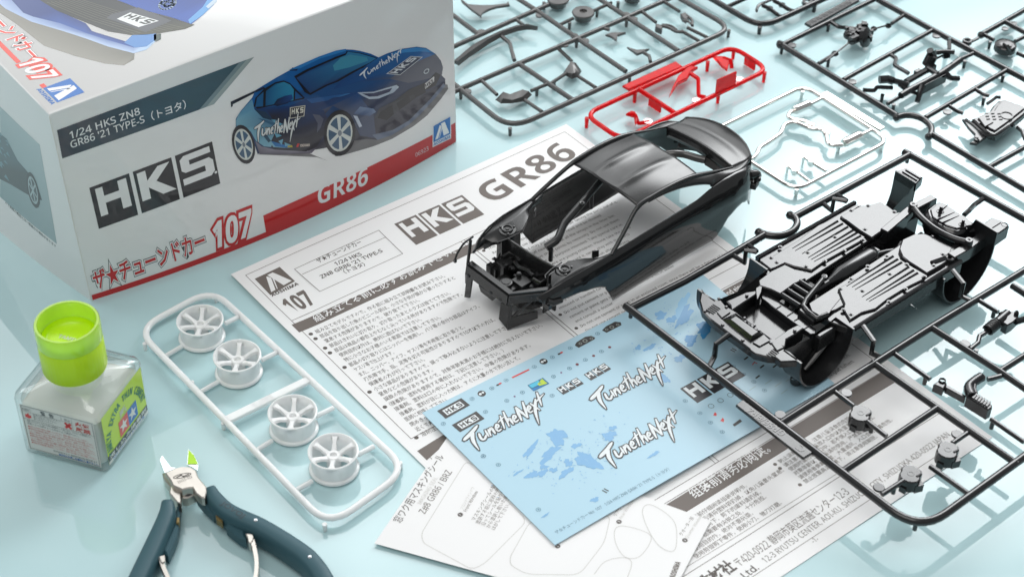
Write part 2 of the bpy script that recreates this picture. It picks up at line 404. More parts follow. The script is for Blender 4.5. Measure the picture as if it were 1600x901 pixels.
def maker_mark(pr, q, c_bg, c_fg, layer=1):
    """square emblem with the split letter A; q(x, y) maps the unit square"""
    if c_bg: pr.poly([q(0, 0), q(1, 0), q(1, 1), q(0, 1)], c_bg, layer)
    for P in ([(.10, .10), (.27, .10), (.47, .70), (.40, .84), (.36, .84)], [(.33, .10), (.36, .10), (.55, .68), (.52, .76)], [(.60, .10), (.93, .10), (.66, .90), (.44, .90)]):
        pr.poly([q(*v) for v in P], c_fg, layer+1)

# ------------------------------------------------------------------ the tabletop
tb = MB(); tb.box((150, 700, -6), (3600, 3000, 12))
to = tb.build('tabletop', 'acrylic_tabletop', smooth=0); to['kind'] = 'structure'; to['label'] = 'glossy pale aqua acrylic tabletop'

INK = srgb(112, 104, 99); INK2 = srgb(92, 86, 82); WHITE = (0.84, 0.84, 0.84); RED = srgb(196, 6, 10); BLUE = srgb(0, 103, 184); BLACK = srgb(34, 33, 38)

# ------------------------------------------------------------------ the kit box
B0 = Vector((-198.43, 622.26, 0)); ca, sa = math.cos(R(38.6)), math.sin(R(38.6))
ex = Vector((ca, sa, 0)); ey = Vector((-sa, ca, 0)); ez = Vector((0, 0, 1)); BW, BH, BD = 214.0, 107.0, 300.0
def bf(s, t, l=0.0):
    k = s/BW
    return B0+ex*s+ez*t-ey*(9*4*k*(1-k)*(1-t/BH)+l)+(ex*-2.5*(1-k)+ey*3)*(t/BH)
def bl(s, t, l=0.0):
    k = s/BD
    return B0+ey*s+ez*t-ex*(16*4*k*(1-k)*(1-t/BH)+l)+(ex*-2.5+ey*3*(1-k))*(t/BH)
T0 = bf(0, BH)
def bt(x, y, l=0.0): return T0+ex*x+ey*y+ez*l
kb = thing('kit_box', (B0.x, B0.y, 0), 'large white cardboard kit box printed with a dark blue sports car and a red stripe', 'box')
m = MB(); e = 0.8
m.grid(lambda u, v: bf(u*BW, v*(BH-e)), 36, 6); m.grid(lambda u, v: bl(u*BD, v*(BH-e)), 36, 6, flip=True)
m.grid(lambda u, v: bf(BW, v*(BH-e))+ey*(u*(BD-3)), 4, 3); m.grid(lambda u, v: bl(BD, v*(BH-e))+ex*(u*(BW+2)), 4, 3)
Tq = [bt(e, e), bt(BW+2.5-e, e), bt(BW+2.5-e, BD-3-e), bt(e, BD-3-e)]
Te = [bf(0, BH-e), bf(BW, BH-e), bf(BW, BH-e)+ey*(BD-3), bl(BD, BH-e)]
n = len(m.V); m.add(Tq+Te, [(0, 1, 2, 3), (0, 4, 5, 1), (1, 5, 6, 2), (2, 6, 7, 3), (3, 7, 4, 0)])
m.build('carton', 'carton', kb, smooth=50)
m = MB(); m.tube([bf(-0.1, t, 0.05) for t in (1, 20, 40, 60, 80, 100, 105.6)], 0.28, 6); m.build('carton_edge', 'carton_edge', kb)
pf = Print(bf, 0.03, 0.08); pl_ = Print(bl, 0.03, 0.08); pt = Print(bt, 0.02, 0.08)
# title band
D1, D2, D3 = srgb(52, 54, 66), srgb(44, 74, 88), srgb(56, 84, 96)
pf.poly([(1.9,97.3), (45.6,97.3), (41,81.7), (1.4,82.3)], D1, 0, cols=[D1, D2, D2, D1])
pf.poly([(45.6,97.3), (92.8,97.1), (68.8,81.3), (41,81.7)], D2, 0, cols=[D2, D3, D2, D2])
pf.poly([(92.8,97.1), (96.5,97), (72.5,81.3), (68.8,81.3)], srgb(120, 140, 145), 0)
pf.poly([(96.5,97), (100.6,97), (76.5,81.2), (72.5,81.3)], srgb(155, 168, 168), 0)
pf.text('1/24 HKS ZN8', (6.9,90.6), (40.7,90), size=5.0, c=WHITE, off=0.01, res=2)
pf.text("GR86 '21 TYPE-S（トヨタ）", (6.3,85.9), (62.9,84.8), size=5.0, c=WHITE, off=0.01, res=2)
pf.take('title_band', 'ink_on_carton', kb)
three_squares(pf, (10.6, 39.0), (72.4, 39.5), 23.4, BLACK, WHITE, 0, gap=0.03, foot=0.05); pf.disc(71.2, 46.3, .7, WHITE, 2)
pf.take('letter_logo', 'ink_on_carton', kb)
for c, off, l in ((srgb(70, 74, 76), 0.11, 0), (WHITE, 0.075, 1), (RED, 0.022, 2)):
    pf.text('ザ★チューンドカー', (2.4+(.1-off)*8, 6.4), (60.0-(.1-off)*8, 8.0), size=12.5, c=c, layer=l, off=off)
pf.take('series_title', 'ink_on_carton', kb)
band = [(91.3,13), (105.6,13.5), (124.5,13.8), (144.1,13.8), (163.6,13.6), (196.9,13), (213.6,12.6)]
bb = [(q[0], 0.35) for q in band]
for i in range(len(band)-1): pf.poly([bb[i], bb[i+1], band[i+1], band[i]], RED, 0)
for i in range(24):
    s0, s1 = 0.6+i*(band[0][0]-0.6)/24, 0.6+(i+1)*(band[0][0]-0.6)/24
    pf.poly([(s0, 0.35), (s1, 0.35), (s1, 3.4), (s0, 3.4)], RED, 0)
pf.text('GR86', (122.4,5.8), (153.2,4.3), size=14.0, c=WHITE, off=0.03, shear=0.12, res=2)
pf.text('06923', (184.8,5.2), (193.9,5.1), size=3.6, c=(0.7, 0.6, 0.6))
pf.take('red_stripe', 'ink_on_carton', kb)
for c, off, l in ((RED, 0.13, 2), (WHITE, 0.045, 4)):
    pf.text('107', (62.6+(.13-off)*14, 5.6), (86.4-(.13-off)*10, 5.3), size=20.0, c=c, layer=l, off=off, shear=0.22, res=2)
pf.take('kit_number', 'ink_on_carton', kb)
def q4(P):
    a, b, c, d = (Vector(p) for p in P)   # left-bottom, right-bottom, right-top, left-top
    return lambda x, y: tuple((a*(1-x)+b*x)*(1-y)+(d*(1-x)+c*x)*y)
E4 = [(197.4,6.6), (209.6,5.7), (210,18.1), (198.1,18)]
q = q4(E4); pf.poly([q(-.05, -.10), q(1.04, -.10), q(1.04, 1.03), q(-.05, 1.03)], WHITE, 2); q2 = q4([q(0, .14), q(1, .14), q(1, 1), q(0, 1)]); maker_mark(pf, q2, BLUE, WHITE, 3)
pf.text('AOSHIMA', q(0, -.05), q(1, -.05), size=2.6, c=BLUE, layer=4, off=0.04)
pf.take('maker_emblem', 'ink_on_carton', kb)
def BXC(u, v):
    a, b, c = Vector((103.9,62.4)), Vector((114.5,58.1)), Vector((102.1,51.9))
    return tuple(a+(b-a)*(u-300)/150+(c-a)*(v-600)/150)
# the printed car
def pc(P, c, l, cols=None): pf.poly(P, srgb(*c), l, [srgb(*x) for x in cols] if cols else None)
pc([(93.1,47.3),(119.8,37.7),(129.6,28.9),(131.1,27.9),(125.3,32.3),(109.3,39.9)], (120, 118, 120), 0)
pc([(135.9,28.2),(139,27.2),(158.7,24),(170.8,23),(185.2,24.1),(194.4,26.3),(204,31.7),(209.2,35.5),(208.9,38.1),(202.6,42.1),(168.6,35.5),(143,32.5),(134.6,30.7)], (118, 118, 120), 0)
pc([(84.9,79.3),(98.4,80.2),(103.1,80.3),(103.3,79.2),(98.6,79.1),(86,77.6),(84.7,76.5)], (30, 33, 46), 1)
pc([(84.9,78.7),(85.9,78.6),(85.6,76.7),(84.6,76.4)], (26, 28, 40), 2)
body = [(85.9,69.5),(86.5,70.3),(89.1,72.6),(96,77.1),(98.4,80.2),(103.3,81.2),(110.1,82.5),(117,83.5),(122.2,83.9),(126.8,84.2),(133.7,84.5),(143.6,84),(149.2,82.8)]+[(153.2,81.1),(156.9,79.1),(162.9,75.2),(167.2,71.5),(172.2,71.7),(180.4,71),(190.2,68.4),(196,65.4),(201.8,59.6),(205,54.3),(206.2,49.8),(205.2,45.4),(207.4,42.4),(207.3,38.8),(200.4,34.2),(189.1,28.7),(181.8,26.4),(171,25.3),(161.6,26.5),(155.2,29.9),(147.1,32.3)]+[(129.7,35.5),(119.8,38.1),(108.1,42.2),(93.9,47.3),(92.3,59.6),(87.8,62.9),(84.9,63.3)]
ys = [q[1] for q in body]; lo, hi = min(ys), max(ys)
pf.poly(body, None, 1, [srgb(*((18, 92, 158) if (y-lo)/(hi-lo) > .78 else (22, 74, 128) if (y-lo)/(hi-lo) > .5 else (40, 54, 84) if (y-lo)/(hi-lo) > .25 else (58, 58, 70))) for y in ys])
pc([(96.5,71.2),(114.9,65.4),(124,65.5),(133.7,63.1),(146.2,60)]+[(154.3,57.1),(153.4,55.9),(160.8,42),(160.9,27.8),(151.4,33.6),(147.4,47.7),(138.1,56.1)]+[(133.1,53.6),(127.8,49.7),(123.1,38.7),(109.9,43.8),(98,49.8),(93.9,56)], (44, 46, 60), 2, [(26, 60, 110)]*5+[(24, 70, 125)]*2+[(70, 80, 105)]*5+[(44, 46, 58)]*5)
pc([(87.8,71.6),(95.9,76.5),(96.1,71),(105.8,60.8),(107.6,57.9),(102,51.2),(109.9,44),(98,49.8),(94.3,54.3),(92.4,60.3),(89.2,63),(85.4,63.8),(85.9,68.8)], (120, 172, 190), 3, [(96, 150, 180)]*3+[(70, 110, 140)]*2+[(120, 170, 190)]*8)
for P in ((175, 540, 260, 590, 250, 600, 180, 556), (200, 580, 330, 650, 320, 662, 210, 600), (260, 660, 340, 760, 330, 765, 250, 680), (340, 750, 420, 800, 400, 808, 330, 770), (430, 700, 400, 800, 392, 800, 420, 705)):
    pass
pc([(96.1,71),(101.7,67.3),(105.1,61.1),(99.8,64.7)], (36, 60, 84), 4); pc([(97,65.8),(103.4,59.6),(107.6,57.9),(100.4,63.8)], (60, 100, 130), 4); pc([(102,51.2),(111.5,44.3),(111.4,43.4),(103.7,47.5)], (40, 110, 170), 4); pc([(99.9,56.5),(102,51.2),(100.5,51),(98.3,55.7)], (50, 80, 100), 4)
pc([(117,84),(122.3,84.2),(133.7,84.7),(143.6,84.3),(149.2,83.1),(149.1,82.1),(134.3,83.4),(123.2,82.5)], (44, 124, 192), 4)
pc([(102,68.4),(114.7,64.4),(123.3,60.6),(132.7,56),(134.2,50.1),(131.7,43.5),(126.1,38.1),(119.8,37.9),(103.3,45.4),(101.5,48.4),(105.8,51.2),(105.7,57.9),(104.1,63.8)], (46, 46, 58), 3, [(30, 56, 100)]*4+[(50, 54, 76)]+[(44, 44, 54)]*6)
pc([(93.8,54.7),(96.6,50.4),(103.4,45.8),(119.8,37.9),(126.1,37.6),(122.6,35.8),(108,41.3),(94.9,46.7)], (104, 100, 118), 4, [(130, 126, 140)]*4+[(84, 82, 96)]*4)
pc([(126.3,56.3),(130.1,54.2),(132,51.3),(129.7,47.4),(127.2,45.4),(128.4,50.2)], (86, 90, 108), 4)
pc([(124,65.5),(133.7,63),(146.2,59.8)]+[(148.9,58.7),(143.3,59.3),(138.7,60.4)]+[(135.6,60.1),(126.6,62.2)], (36, 100, 160), 4, [(30, 86, 146)]*3+[(60, 128, 186)]*2+[(32, 84, 140)]*3)
pc([(173.8,70.5),(182,70.2),(190.2,68.1),(196,65.1),(200.1,61.2),(191.7,65.2),(183.5,67.9)], (52, 132, 196), 4)
pc([(149,47),(158.3,41.9),(162.5,42.5),(161.1,45),(153.4,49.4)], (96, 120, 156), 4, [(70, 90, 126)]*2+[(110, 132, 164)]*3)
for P in ((330, 610, 400, 640, 360, 650), (345, 655, 430, 668, 380, 690), (320, 690, 380, 720, 340, 735), (300, 600, 350, 605, 330, 630), (400, 770, 450, 790, 405, 800), (355, 760, 390, 745, 380, 790)):
    pf.poly([BXC(P[0], P[1]), BXC(P[2], P[3]), BXC(P[4], P[5])], srgb(104, 164, 190), 4)
pc([(163,38.8),(164.9,41.4),(172.7,42.4),(173,36.8),(168.5,35.1)], (22, 22, 28), 5); pc([(175.3,42.1),(183.2,43.4),(184.1,39),(176.6,37.6)], (24, 24, 30), 5); pc([(185.9,44.2),(193,45.1),(194.4,40.1),(187.3,40)], (24, 24, 30), 5)
# glass
pc([(96,72.5),(97.7,76.5),(103,79.4),(109.1,80.4),(113.7,79.6),(116.7,77.1),(119.1,73.3),(123.4,66.5),(122.6,66),(115.2,67.5),(97.8,70.5)], (16, 18, 26), 3)
pc([(102.1,70.4),(103.6,77.8),(108.9,79.6),(113.6,78.9),(116.6,76.3),(118.2,72.9),(117.1,67.6)], (40, 128, 168), 4, [(24, 84, 130)]*3+[(44, 134, 172)]*4)
pc([(96.8,71.9),(98.5,76.2),(102.3,78),(100.8,70.7)], (26, 90, 140), 4); pc([(118.8,72),(122.3,66.9),(118.1,67.7)], (28, 84, 140), 4)
pc([(106.4,69.5),(108.7,71.5),(112.8,71.7),(116.8,70.9),(117,68.6),(113.7,67.3),(108.1,67.9)], (18, 28, 50), 5, [(18, 28, 50)]*2+[(30, 70, 130)]*3+[(18, 24, 40)]*2)
pc([(119.4,79.7),(126.3,80.7),(136.2,80.9),(143.2,81.2),(148.9,80.9)]+[(149.4,81.8),(156.8,78.2),(166.9,71.3),(163.1,69.8),(152.6,69.1),(142.9,67.7)]+[(136.7,67.9),(126.5,66.7),(123.8,69.3)], (16, 18, 30), 3)
pc([(120.5,78.4),(126.9,79.4),(136.1,79.9),(148.8,80)]+[(150.1,81.2),(156.8,77.7),(165.7,71.6),(161.6,70.8),(151.9,70.1),(141.4,68.6)]+[(135.3,68.8),(126.6,67.8)], (30, 62, 112), 4, [(28, 70, 122)]*3+[(44, 120, 165)]*5+[(30, 60, 105)]*4)
pc([(141,77.3),(146,79.8),(151.4,79.2),(160.4,74.3),(160.9,72.2),(149.8,72.8),(141.4,74.2)], (62, 140, 168), 5)
pc([(117.3,83.4),(119.3,84.4),(122.1,82.7),(121.2,81.9)], (20, 40, 70), 2)
# bonnet and nose
pc([(167.2,71.5),(180.4,71),(190.2,68.4),(196,65.4),(201.8,59.6),(188,60.2),(172.5,57.3),(155,62.9),(139.3,64.6),(142.8,67)], (20, 84, 148), 3, [(20, 96, 160)]*6+[(60, 76, 104)]+[(20, 66, 122)]*4)
pc([(188,60.2),(201.8,59.6),(205,54.3),(206.2,49.8),(205.2,45.4),(195.8,47.5),(183.7,50.3),(172.5,57.3)], (84, 88, 102), 3)
pc([(152.8,57.7),(162.2,54.2),(176.2,52.3),(177.7,50.5),(174.2,48.8),(164.9,49.2),(159.3,51.2),(155.3,54.8)], (176, 190, 206), 4); pc([(155.4,56),(162.1,53.5),(173.6,51.8),(171.8,50.2),(164.3,50.8),(159.5,52.5)], (44, 52, 84), 5)
pc([(161.4,39.5),(164.3,43.6),(174.6,44),(183.4,46.5),(195.7,46),(201.2,49.2),(204.6,46.1),(200.8,41.3),(194.5,41.7),(186.4,39.6),(175.7,37.2),(168.5,34.8)], (30, 30, 36), 4, [(60, 62, 70)]*2+[(30, 30, 34)]*8+[(56, 58, 66)]*2)
pc([(158.7,30.8),(171.3,28),(181.9,28.8),(196.8,35),(206.2,40.5),(207.5,38.3),(200.4,34.2),(189.1,28.7),(181.8,26.4),(171,25.3),(161.6,26.5)], (108, 120, 140), 4)
pc([(148.9,46.3),(151.2,44.9),(153.3,38.2),(151.6,38.2)], (190, 200, 215), 4)
pc([(193.9,45.5),(200.2,47.2),(200,44.1),(194,42.3)], (214, 214, 214), 5); pf.text('HKS', (194.4,42.9), (199.6,44.1), size=3.0, c=BLACK, layer=6, off=.05)
a_, b_ = (170.8,61.1), (178.7,56.9)
q = q4([(170.7,60.9), (178.9,56.8), (193.6,61.2), (186.2,64.7)]); pf.poly([q(0, 0), q(1, 0), q(1, 1), q(0, 1)], srgb(206, 212, 216), 4); pf.poly([q(.06, .03), q(.94, .03), q(.94, .97), q(.06, .97)], srgb(64, 72, 92), 5)
for i, ch in enumerate('HKS'):
    for P in LET[ch]: pf.poly([q(0.98-(v[1]*.9), .04+i*.31+v[0]*.3) for v in P] if False else [q(.96-.9*(1-v[1])*1.0, .04+i*.31+v[0]*.3) if False else q(1-(0.08+v[1]*.86), .04+i*.31+v[0]*.3) for v in P], srgb(216, 222, 226), 6)
brush_words(pf, (155.5,63.3), (182.6,66.9), 1.9, None, srgb(214, 222, 228), 4)
pf.line([q4([(193.2,51.9), (196,50.5), (197.5,52.7), (194.8,53.7)])(.5+.5*math.cos(t*.6), .5+.5*math.sin(t*.6)) for t in range(11)], .5, srgb(190, 200, 206), 5)
# door print
q = q4([(113.7,58.8), (121.6,57), (123.1,62.5), (114.7,64.6)]); pf.poly([q(0, 0), q(1, 0), q(1, 1), q(0, 1)], srgb(210, 206, 190), 4); pf.poly([q(.05, .06), q(.95, .06), q(.95, .94), q(.05, .94)], srgb(52, 52, 62), 5)
three_squares(pf, q(.07, .12), q(.93, .12), 4.6, None, srgb(222, 220, 208), 5)
brush_words(pf, (92.9,55.5), (117.2,48.9), 3.7, srgb(36, 38, 50), srgb(216, 220, 220), 5, out=.10)
pf.text('YOKOHAMA', (116.7,41.9), (122.1,40), size=1.9, c=srgb(214, 200, 190), layer=5, off=.05); pc([(114.7,42.6),(115.7,44.2),(117,43.7),(115.8,42.1)], (190, 50, 50), 5); pc([(110,44.3),(112.9,43.2),(112.7,44.5),(110.5,45.3)], (170, 160, 60), 5)
# wheels
def pwheel(cx, cy, rx, ry, ang, l):
    def o(fx, fy): return (cx[0]+(rx*fx*math.cos(ang)-ry*fy*math.sin(ang)), cx[1]+(rx*fx*math.sin(ang)+ry*fy*math.cos(ang)))
    for f, c in ((1.22, (36, 36, 42)), (.98, (205, 210, 205)), (.86, (58, 92, 120))):
        pf.poly([o(f*math.cos(k*.2618), f*math.sin(k*.2618)) for k in range(24)], srgb(*c), l); l += 1
    for k in range(6):
        t = k*1.0472+.3; n_ = (-math.sin(t)*.09, math.cos(t)*.09); d = (math.cos(t), math.sin(t))
        pf.poly([o(d[0]*.1+n_[0], d[1]*.1+n_[1]), o(d[0]*.9+n_[0]*1.5, d[1]*.9+n_[1]*1.5), o(d[0]*.9-n_[0]*1.5, d[1]*.9-n_[1]*1.5), o(d[0]*.1-n_[0], d[1]*.1-n_[1])], srgb(208, 214, 210), l)
    pf.poly([o(.16*math.cos(k*.7854), .16*math.sin(k*.7854)) for k in range(8)], srgb(120, 130, 140), l+1)
pwheel((87.6,55.1), 0, 4.6, 9.0, .12, 5); pwheel((139.9,40), 0, 7.6, 10.6, .10, 5)
pf.take('car_print', 'ink_on_carton', kb)
# left side panel
def lq(P, c, l, cols=None): pl_.poly(P, srgb(*c), l, [srgb(*x) for x in cols] if cols else None)
lq([(55.6,80.9),(18.2,80.3),(20,23),(68.7,23.4)], (140, 166, 170), 0, [(160, 182, 186), (168, 188, 192), (150, 172, 176), (132, 160, 164)])
lq([(89.4,58.1),(70.4,63.1),(52.9,64.6),(44.8,57.1),(34.2,55),(28.2,51.3),(26.4,44.7),(34.6,41.5),(56,37.5),(95.5,27.7)], (58, 76, 82), 1, [(60, 90, 100)]*4+[(50, 62, 66)]*6)
for i in range(16):
    u, v = random.uniform(-60, 70), random.uniform(20, 170)
    lq([tuple(Vector((61.3,50.2))+Vector((-u*.16*.6, -(v-90)*.2)))[:2], tuple(Vector((61.3,50.2))+Vector((-u*.16*.6-random.uniform(1, 5), -(v-90)*.2+random.uniform(-1, 1))))[:2], tuple(Vector((61.3,50.2))+Vector((-u*.16*.6-2, -(v-90)*.2+random.uniform(1, 3))))[:2]], (96, 138, 150), 2)
wc = (33.6,46.5); pl_.disc(wc[0], wc[1], 5.6, srgb(34, 40, 44), 3, ry=10.5, ang=8); pl_.disc(wc[0], wc[1], 4.2, srgb(168, 186, 190), 4, ry=8.2, ang=8); pl_.disc(wc[0], wc[1], 3.4, srgb(60, 76, 82), 5, ry=7, ang=8)
for k in range(6):
    t = k*1.047+.4; pl_.line([wc, (wc[0]+math.cos(t)*3.6, wc[1]+math.sin(t)*7.4)], .9, srgb(170, 190, 194), 6)
pl_.text('ので、実際の商品とは異なります。', (64.3,21.3), (21.2,20), size=2.2, c=srgb(60, 70, 74), layer=1, off=.02) if False else None
for s_, a_, b_ in (('写真は完成見本です。', 0, 1),):
    A_, B_ = (21.2,20), (64.1,22)
    # text runs towards the near corner
    fl = Print(lambda x, y, l: bl(-x, y, l), 0.03, 0.08)
    fl.text('ので実際の商品とは一部異なる場合があります', (-B_[0], B_[1]), (-A_[0], A_[1]), size=2.0, c=srgb(60, 72, 76), layer=1, off=.01); fl.take('caption', 'ink_on_carton', kb)
pl_.take('photo_panel', 'ink_on_carton', kb)
# top of the lid
def tq(P, c, l, cols=None): pt.poly(P, srgb(*c), l, [srgb(*x) for x in cols] if cols else None)
tq([(9.7,142.9),(16.9,104.9),(18,90),(20.3,74.5),(22.4,49.5),(30.1,33.2),(37.7,20.3),(43.9,13.8),(49.8,15.4),(52.6,19.9),(47.7,35.9),(39.5,67.3),(40.7,120.3)], (124, 124, 116), 0, [(140, 138, 130)]*4+[(150, 148, 140)]*4+[(120, 120, 112)]*5)
tq([(12.8,131.4),(21.7,97.8),(22.2,88.7),(26.8,71.4),(35,55.3),(40.4,43.7),(45.4,31.7),(52.1,19.9),(58.2,19.1),(65.3,23),(67.6,27.1),(55.8,28.2),(48.9,38.3),(36,76.8),(31.2,117.9)], (150, 176, 216), 1, [(170, 190, 222)]*4+[(180, 200, 228)]*4+[(170, 200, 230)]*3+[(60, 90, 160)]*3)
tq([(27.8,93.4),(27.3,80.6),(29.4,75),(36.9,62.3),(42.6,48),(48,36.5),(54.4,24),(56.3,24.6),(53.5,31.6),(45.6,47.5),(46.4,55.4),(40.8,73.3),(38.6,85.4),(37.8,104),(29.3,113.8)], (52, 84, 156), 2, [(40, 66, 130)]*3+[(56, 92, 166)]*5+[(40, 66, 130)]*5)
tq([(58.8,33.6),(68.3,28.3),(66,24.1),(59.5,21.4),(54.9,23.6),(52.8,30.2)], (90, 140, 200), 3)
tq([(38.6,85.4),(40.7,73),(46.8,56),(51.5,43.1),(58.8,33.7),(63.7,30.5),(69,28),(80.9,23.9),(86.3,24.4),(80.8,35.7),(72.5,51),(67.2,66.3),(64.2,99.4),(35.4,109.3)], (66, 70, 62), 3, [(58, 62, 60)]*4+[(76, 78, 66)]*5+[(56, 60, 62)]*4)
tq([(67.1,28.4),(70.1,27),(67.7,22.8),(65,22.4),(64.6,23.8)], (58, 78, 74), 3)
for k in range(9):
    a_, b_ = Vector((40.4,82.4)), Vector((60,34.4)); c_, d_ = Vector((53.9,76.1)), Vector((81.2,24.4)); f = k/8
    pt.line([tuple(a_*(1-f)+c_*f), tuple((a_*(1-f)+c_*f)*.5+(b_*(1-f)+d_*f)*.5+Vector((-1.2, -.8))), tuple(b_*(1-f)+d_*f)], .35, srgb(104, 104, 92), 4)
tq([(67.2,66.3),(72.7,51.4),(81,35.9),(85.4,25.8),(93.4,29.3),(102.4,34.4),(110.2,43.8),(112,106.6),(71.8,97.6)], (48, 82, 160), 4, [(50, 88, 170)]*6+[(36, 62, 130)]*3)
tq([(84.9,26.4),(93.4,29.3),(102.4,34.4),(110.2,43.8),(106,43.3),(97.1,35.6),(86,29.8)], (96, 158, 214), 5)
tq([(98.6,35.2),(108,40.1),(104.8,35.7),(98.5,32.8)], (190, 206, 220), 6)
tq([(56.3,53.6),(59.6,55.2),(72.7,53.1),(79.4,33.9),(78,33.6),(65,32.2)], (86, 90, 96), 5)
q = q4([(64.4,37.8), (74.6,37.1), (67.4,51.4), (59.7,50.1)])
q = q4([(59.7,50.1), (64.4,37.8), (74.6,37.1), (67.4,51.4)])
pt.poly([q(0, 0), q(1, 0), q(1, 1), q(0, 1)], srgb(226, 230, 230), 6)
for i, ch in enumerate('HKS'):
    for P in LET[ch]: pt.poly([q(.04+i*.32+v[0]*.3, .36+(v[1]-.3)*.9) for v in P], srgb(70, 74, 74), 7)
cx = (85.2,47.9)
for rx_, ry_ in ((5.2, 3.6), (1.5, 3.3), (3.4, 1.6)):
    pt.line([(cx[0]+rx_*math.cos(k*.3491)*.8-ry_*math.sin(k*.3491)*.6+ (0 if rx_ != 3.4 else .6), cx[1]+rx_*math.cos(k*.3491)*.6+ry_*math.sin(k*.3491)*.8) for k in range(18)], .9, srgb(190, 208, 226), 6, closed=True)
pt.take('car_print', 'ink_on_carton', kb)
tm = lambda x, y, l: bt(y, x, l)
pk = Print(lambda x, y, l: bt(y, -x, l), 0.02, 0.08)
for c, off, l in ((srgb(150, 150, 150), 0.11, 0), (WHITE, 0.075, 1), (srgb(226, 66, 48), 0.022, 2)):
    pk.text('ザ★チューンドカー', (-113, 11.4), (-43.5, 11.4), size=9.5, c=c, layer=l, off=off)
for c, off, l in ((srgb(226, 66, 48), 0.12, 2), (WHITE, 0.03, 4)):
    pk.text('107', (-44.2+(.12-off)*12, 6.2), (-22.8-(.12-off)*9, 6.2), size=15.0, c=c, layer=l, off=off, shear=0.2, res=2)
pk.poly([(-140, 6.0), (-43.5, 6.0), (-43.5, 8.2), (-140, 8.2)], srgb(226, 66, 48), 1); pk.poly([(-22, 6.4), (-18.8, 6.4), (-18.8, 8.6), (-22, 8.6)], srgb(226, 66, 48), 1)
maker_mark(pk, lambda x, y: (-18.8+x*13.7, 6.6+y*13.2), BLUE, WHITE, 1)
pk.text('AOSHIMA', (-19.8, 3.9), (-5.0, 3.9), size=2.7, c=BLUE, layer=1, off=0.05, shear=.1)
pk.take('series_title', 'ink_on_carton', kb)

# ------------------------------------------------------------------ the instruction sheet
def paper(name, P, thick, label, cat, mt, zf, ang, org, n=24):
    """sheet from a quad of local points, with a gentle wave zf(x, y)"""
    c, s = math.cos(R(ang)), math.sin(R(ang))
    def fn(x, y, l=0.0): return Vector((org[0]+x*c-y*s, org[1]+x*s+y*c, zf(x, y)+l))
    t = thing(name, (org[0], org[1], 0), label, cat)
    a, b, d, e = (Vector(q) for q in P)
    def uv(u, v): return (a*(1-u)+b*u)*(1-v)+(e*(1-u)+d*u)*v
    m = MB(); m.grid(lambda u, v: fn(*uv(u, v)), n, n, flip=True); m.grid(lambda u, v: fn(*uv(u, v), -thick), n, n)
    k = n+1; edge = [i*k for i in range(k)]+[n*k+j for j in range(1, k)]+[i*k+n for i in range(n-1, -1, -1)]+[j for j in range(n-1, 0, -1)]
    N = k*k
    m.add([], [tuple(q-len(m.V) for q in (edge[i], edge[(i+1) % len(edge)], edge[(i+1) % len(edge)]+N, edge[i]+N)) for i in range(len(edge))])
    m.build('paper_sheet', mt, t, smooth=60)
    return t, Print(fn, 0.02, 0.05, 4.0)
TL = Vector(((-135.2,642.2,0)[0], (-135.2,642.2,0)[1]))
zs = lambda x, y: 0.45+1.1*math.exp(-((x-30)/60)**2-((y+4)/20)**2)+0.9*math.exp(-((x+2)/10)**2-((y+60)/50)**2)+0.25*math.sin(x*.045+1)*math.sin(y*.03)**2
sh, ps = paper('instruction_sheet', [(0, 0), (209, 0), (209, -294), (0, -294)], 0.22, 'white assembly instruction sheet covered in Japanese and English warning text, under the car body', 'instruction sheet', 'paper', zs, 39.0, TL, n=70)
ps.line([(5.2, -5), (203.8, -5), (203.8, -141), (5.2, -141)], .3, INK, 0, closed=True)
ps.line([(5.2, -150), (203.8, -150), (203.8, -232), (5.2, -232)], .3, INK, 0, closed=True)
ps.line([(104, -45.5), (104, -141)], .35, INK, 0); ps.line([(106, -45.5), (106, -141)], .35, INK, 0); ps.line([(5.2, -45.5), (203.8, -45.5)], .3, INK, 0)
ps.line([(103, -150), (103, -232)], .3, INK, 0); ps.line([(101, -150), (101, -232)], .3, INK, 0)
ps.line([(5.2, -236), (203.8, -236), (203.8, -270), (5.2, -270)], .3, INK, 0, closed=True); ps.line([(5.2, -266.5), (203.8, -269)], .2, INK, 0); ps.line([(5.2, -287), (203.8, -287)], .25, INK, 0)
ps.take('printed_frame', 'ink_on_paper', sh)
q = q4([(7.1,-24.1), (22,-22.4), (21.6,-9.5), (7.3,-9.8)]); maker_mark(ps, q, INK, WHITE, 1)
ps.text('AOSHIMA', (7.1,-25.5), (22.3,-25.5), size=2.7, c=INK2, off=.05, shear=.1)
ps.text('107', (8.4,-41.4), (22,-41.2), size=15.5, c=INK, off=.045, res=2)
ps.take('printed_emblem', 'ink_on_paper', sh)
q = q4([(28.3,-35.5), (75.8,-37.2), (75.6,-13.4), (27.1,-15)])
ps.line([(27.5,-35.5), (75.6,-35.9), (76.3,-14.5), (26.5,-15)], .3, INK, 0, closed=True); ps.line([(27.5,-20.3), (76,-20.8)], .3, INK, 0)
ps.text('ザ★チューンドカー', (38.4,-17.9), (64,-18.1), size=3.9, c=INK2, off=.012)
ps.text('1/24 HKS', (44.3,-24.5), (59.1,-25.3), size=3.5, c=INK2, off=.02); ps.text("ZN8 GR86 '21 TYPE-S", (33.5,-28.3), (68.8,-29.1), size=3.5, c=INK2, off=.02); ps.text('（トヨタ）', (44.5,-31.8), (56.1,-32.6), size=3.4, c=INK2, off=.015)
ps.take('title_panel', 'ink_on_paper', sh)
three_squares(ps, (84.8,-34.4), (126.2,-35.6), 19.5, INK, WHITE, 0, foot=0.0)
ps.text('GR86', (135.4,-31.4), (196.8,-25.5), size=22, c=INK, off=.03, res=2)
ps.take('printed_heading', 'ink_on_paper', sh)
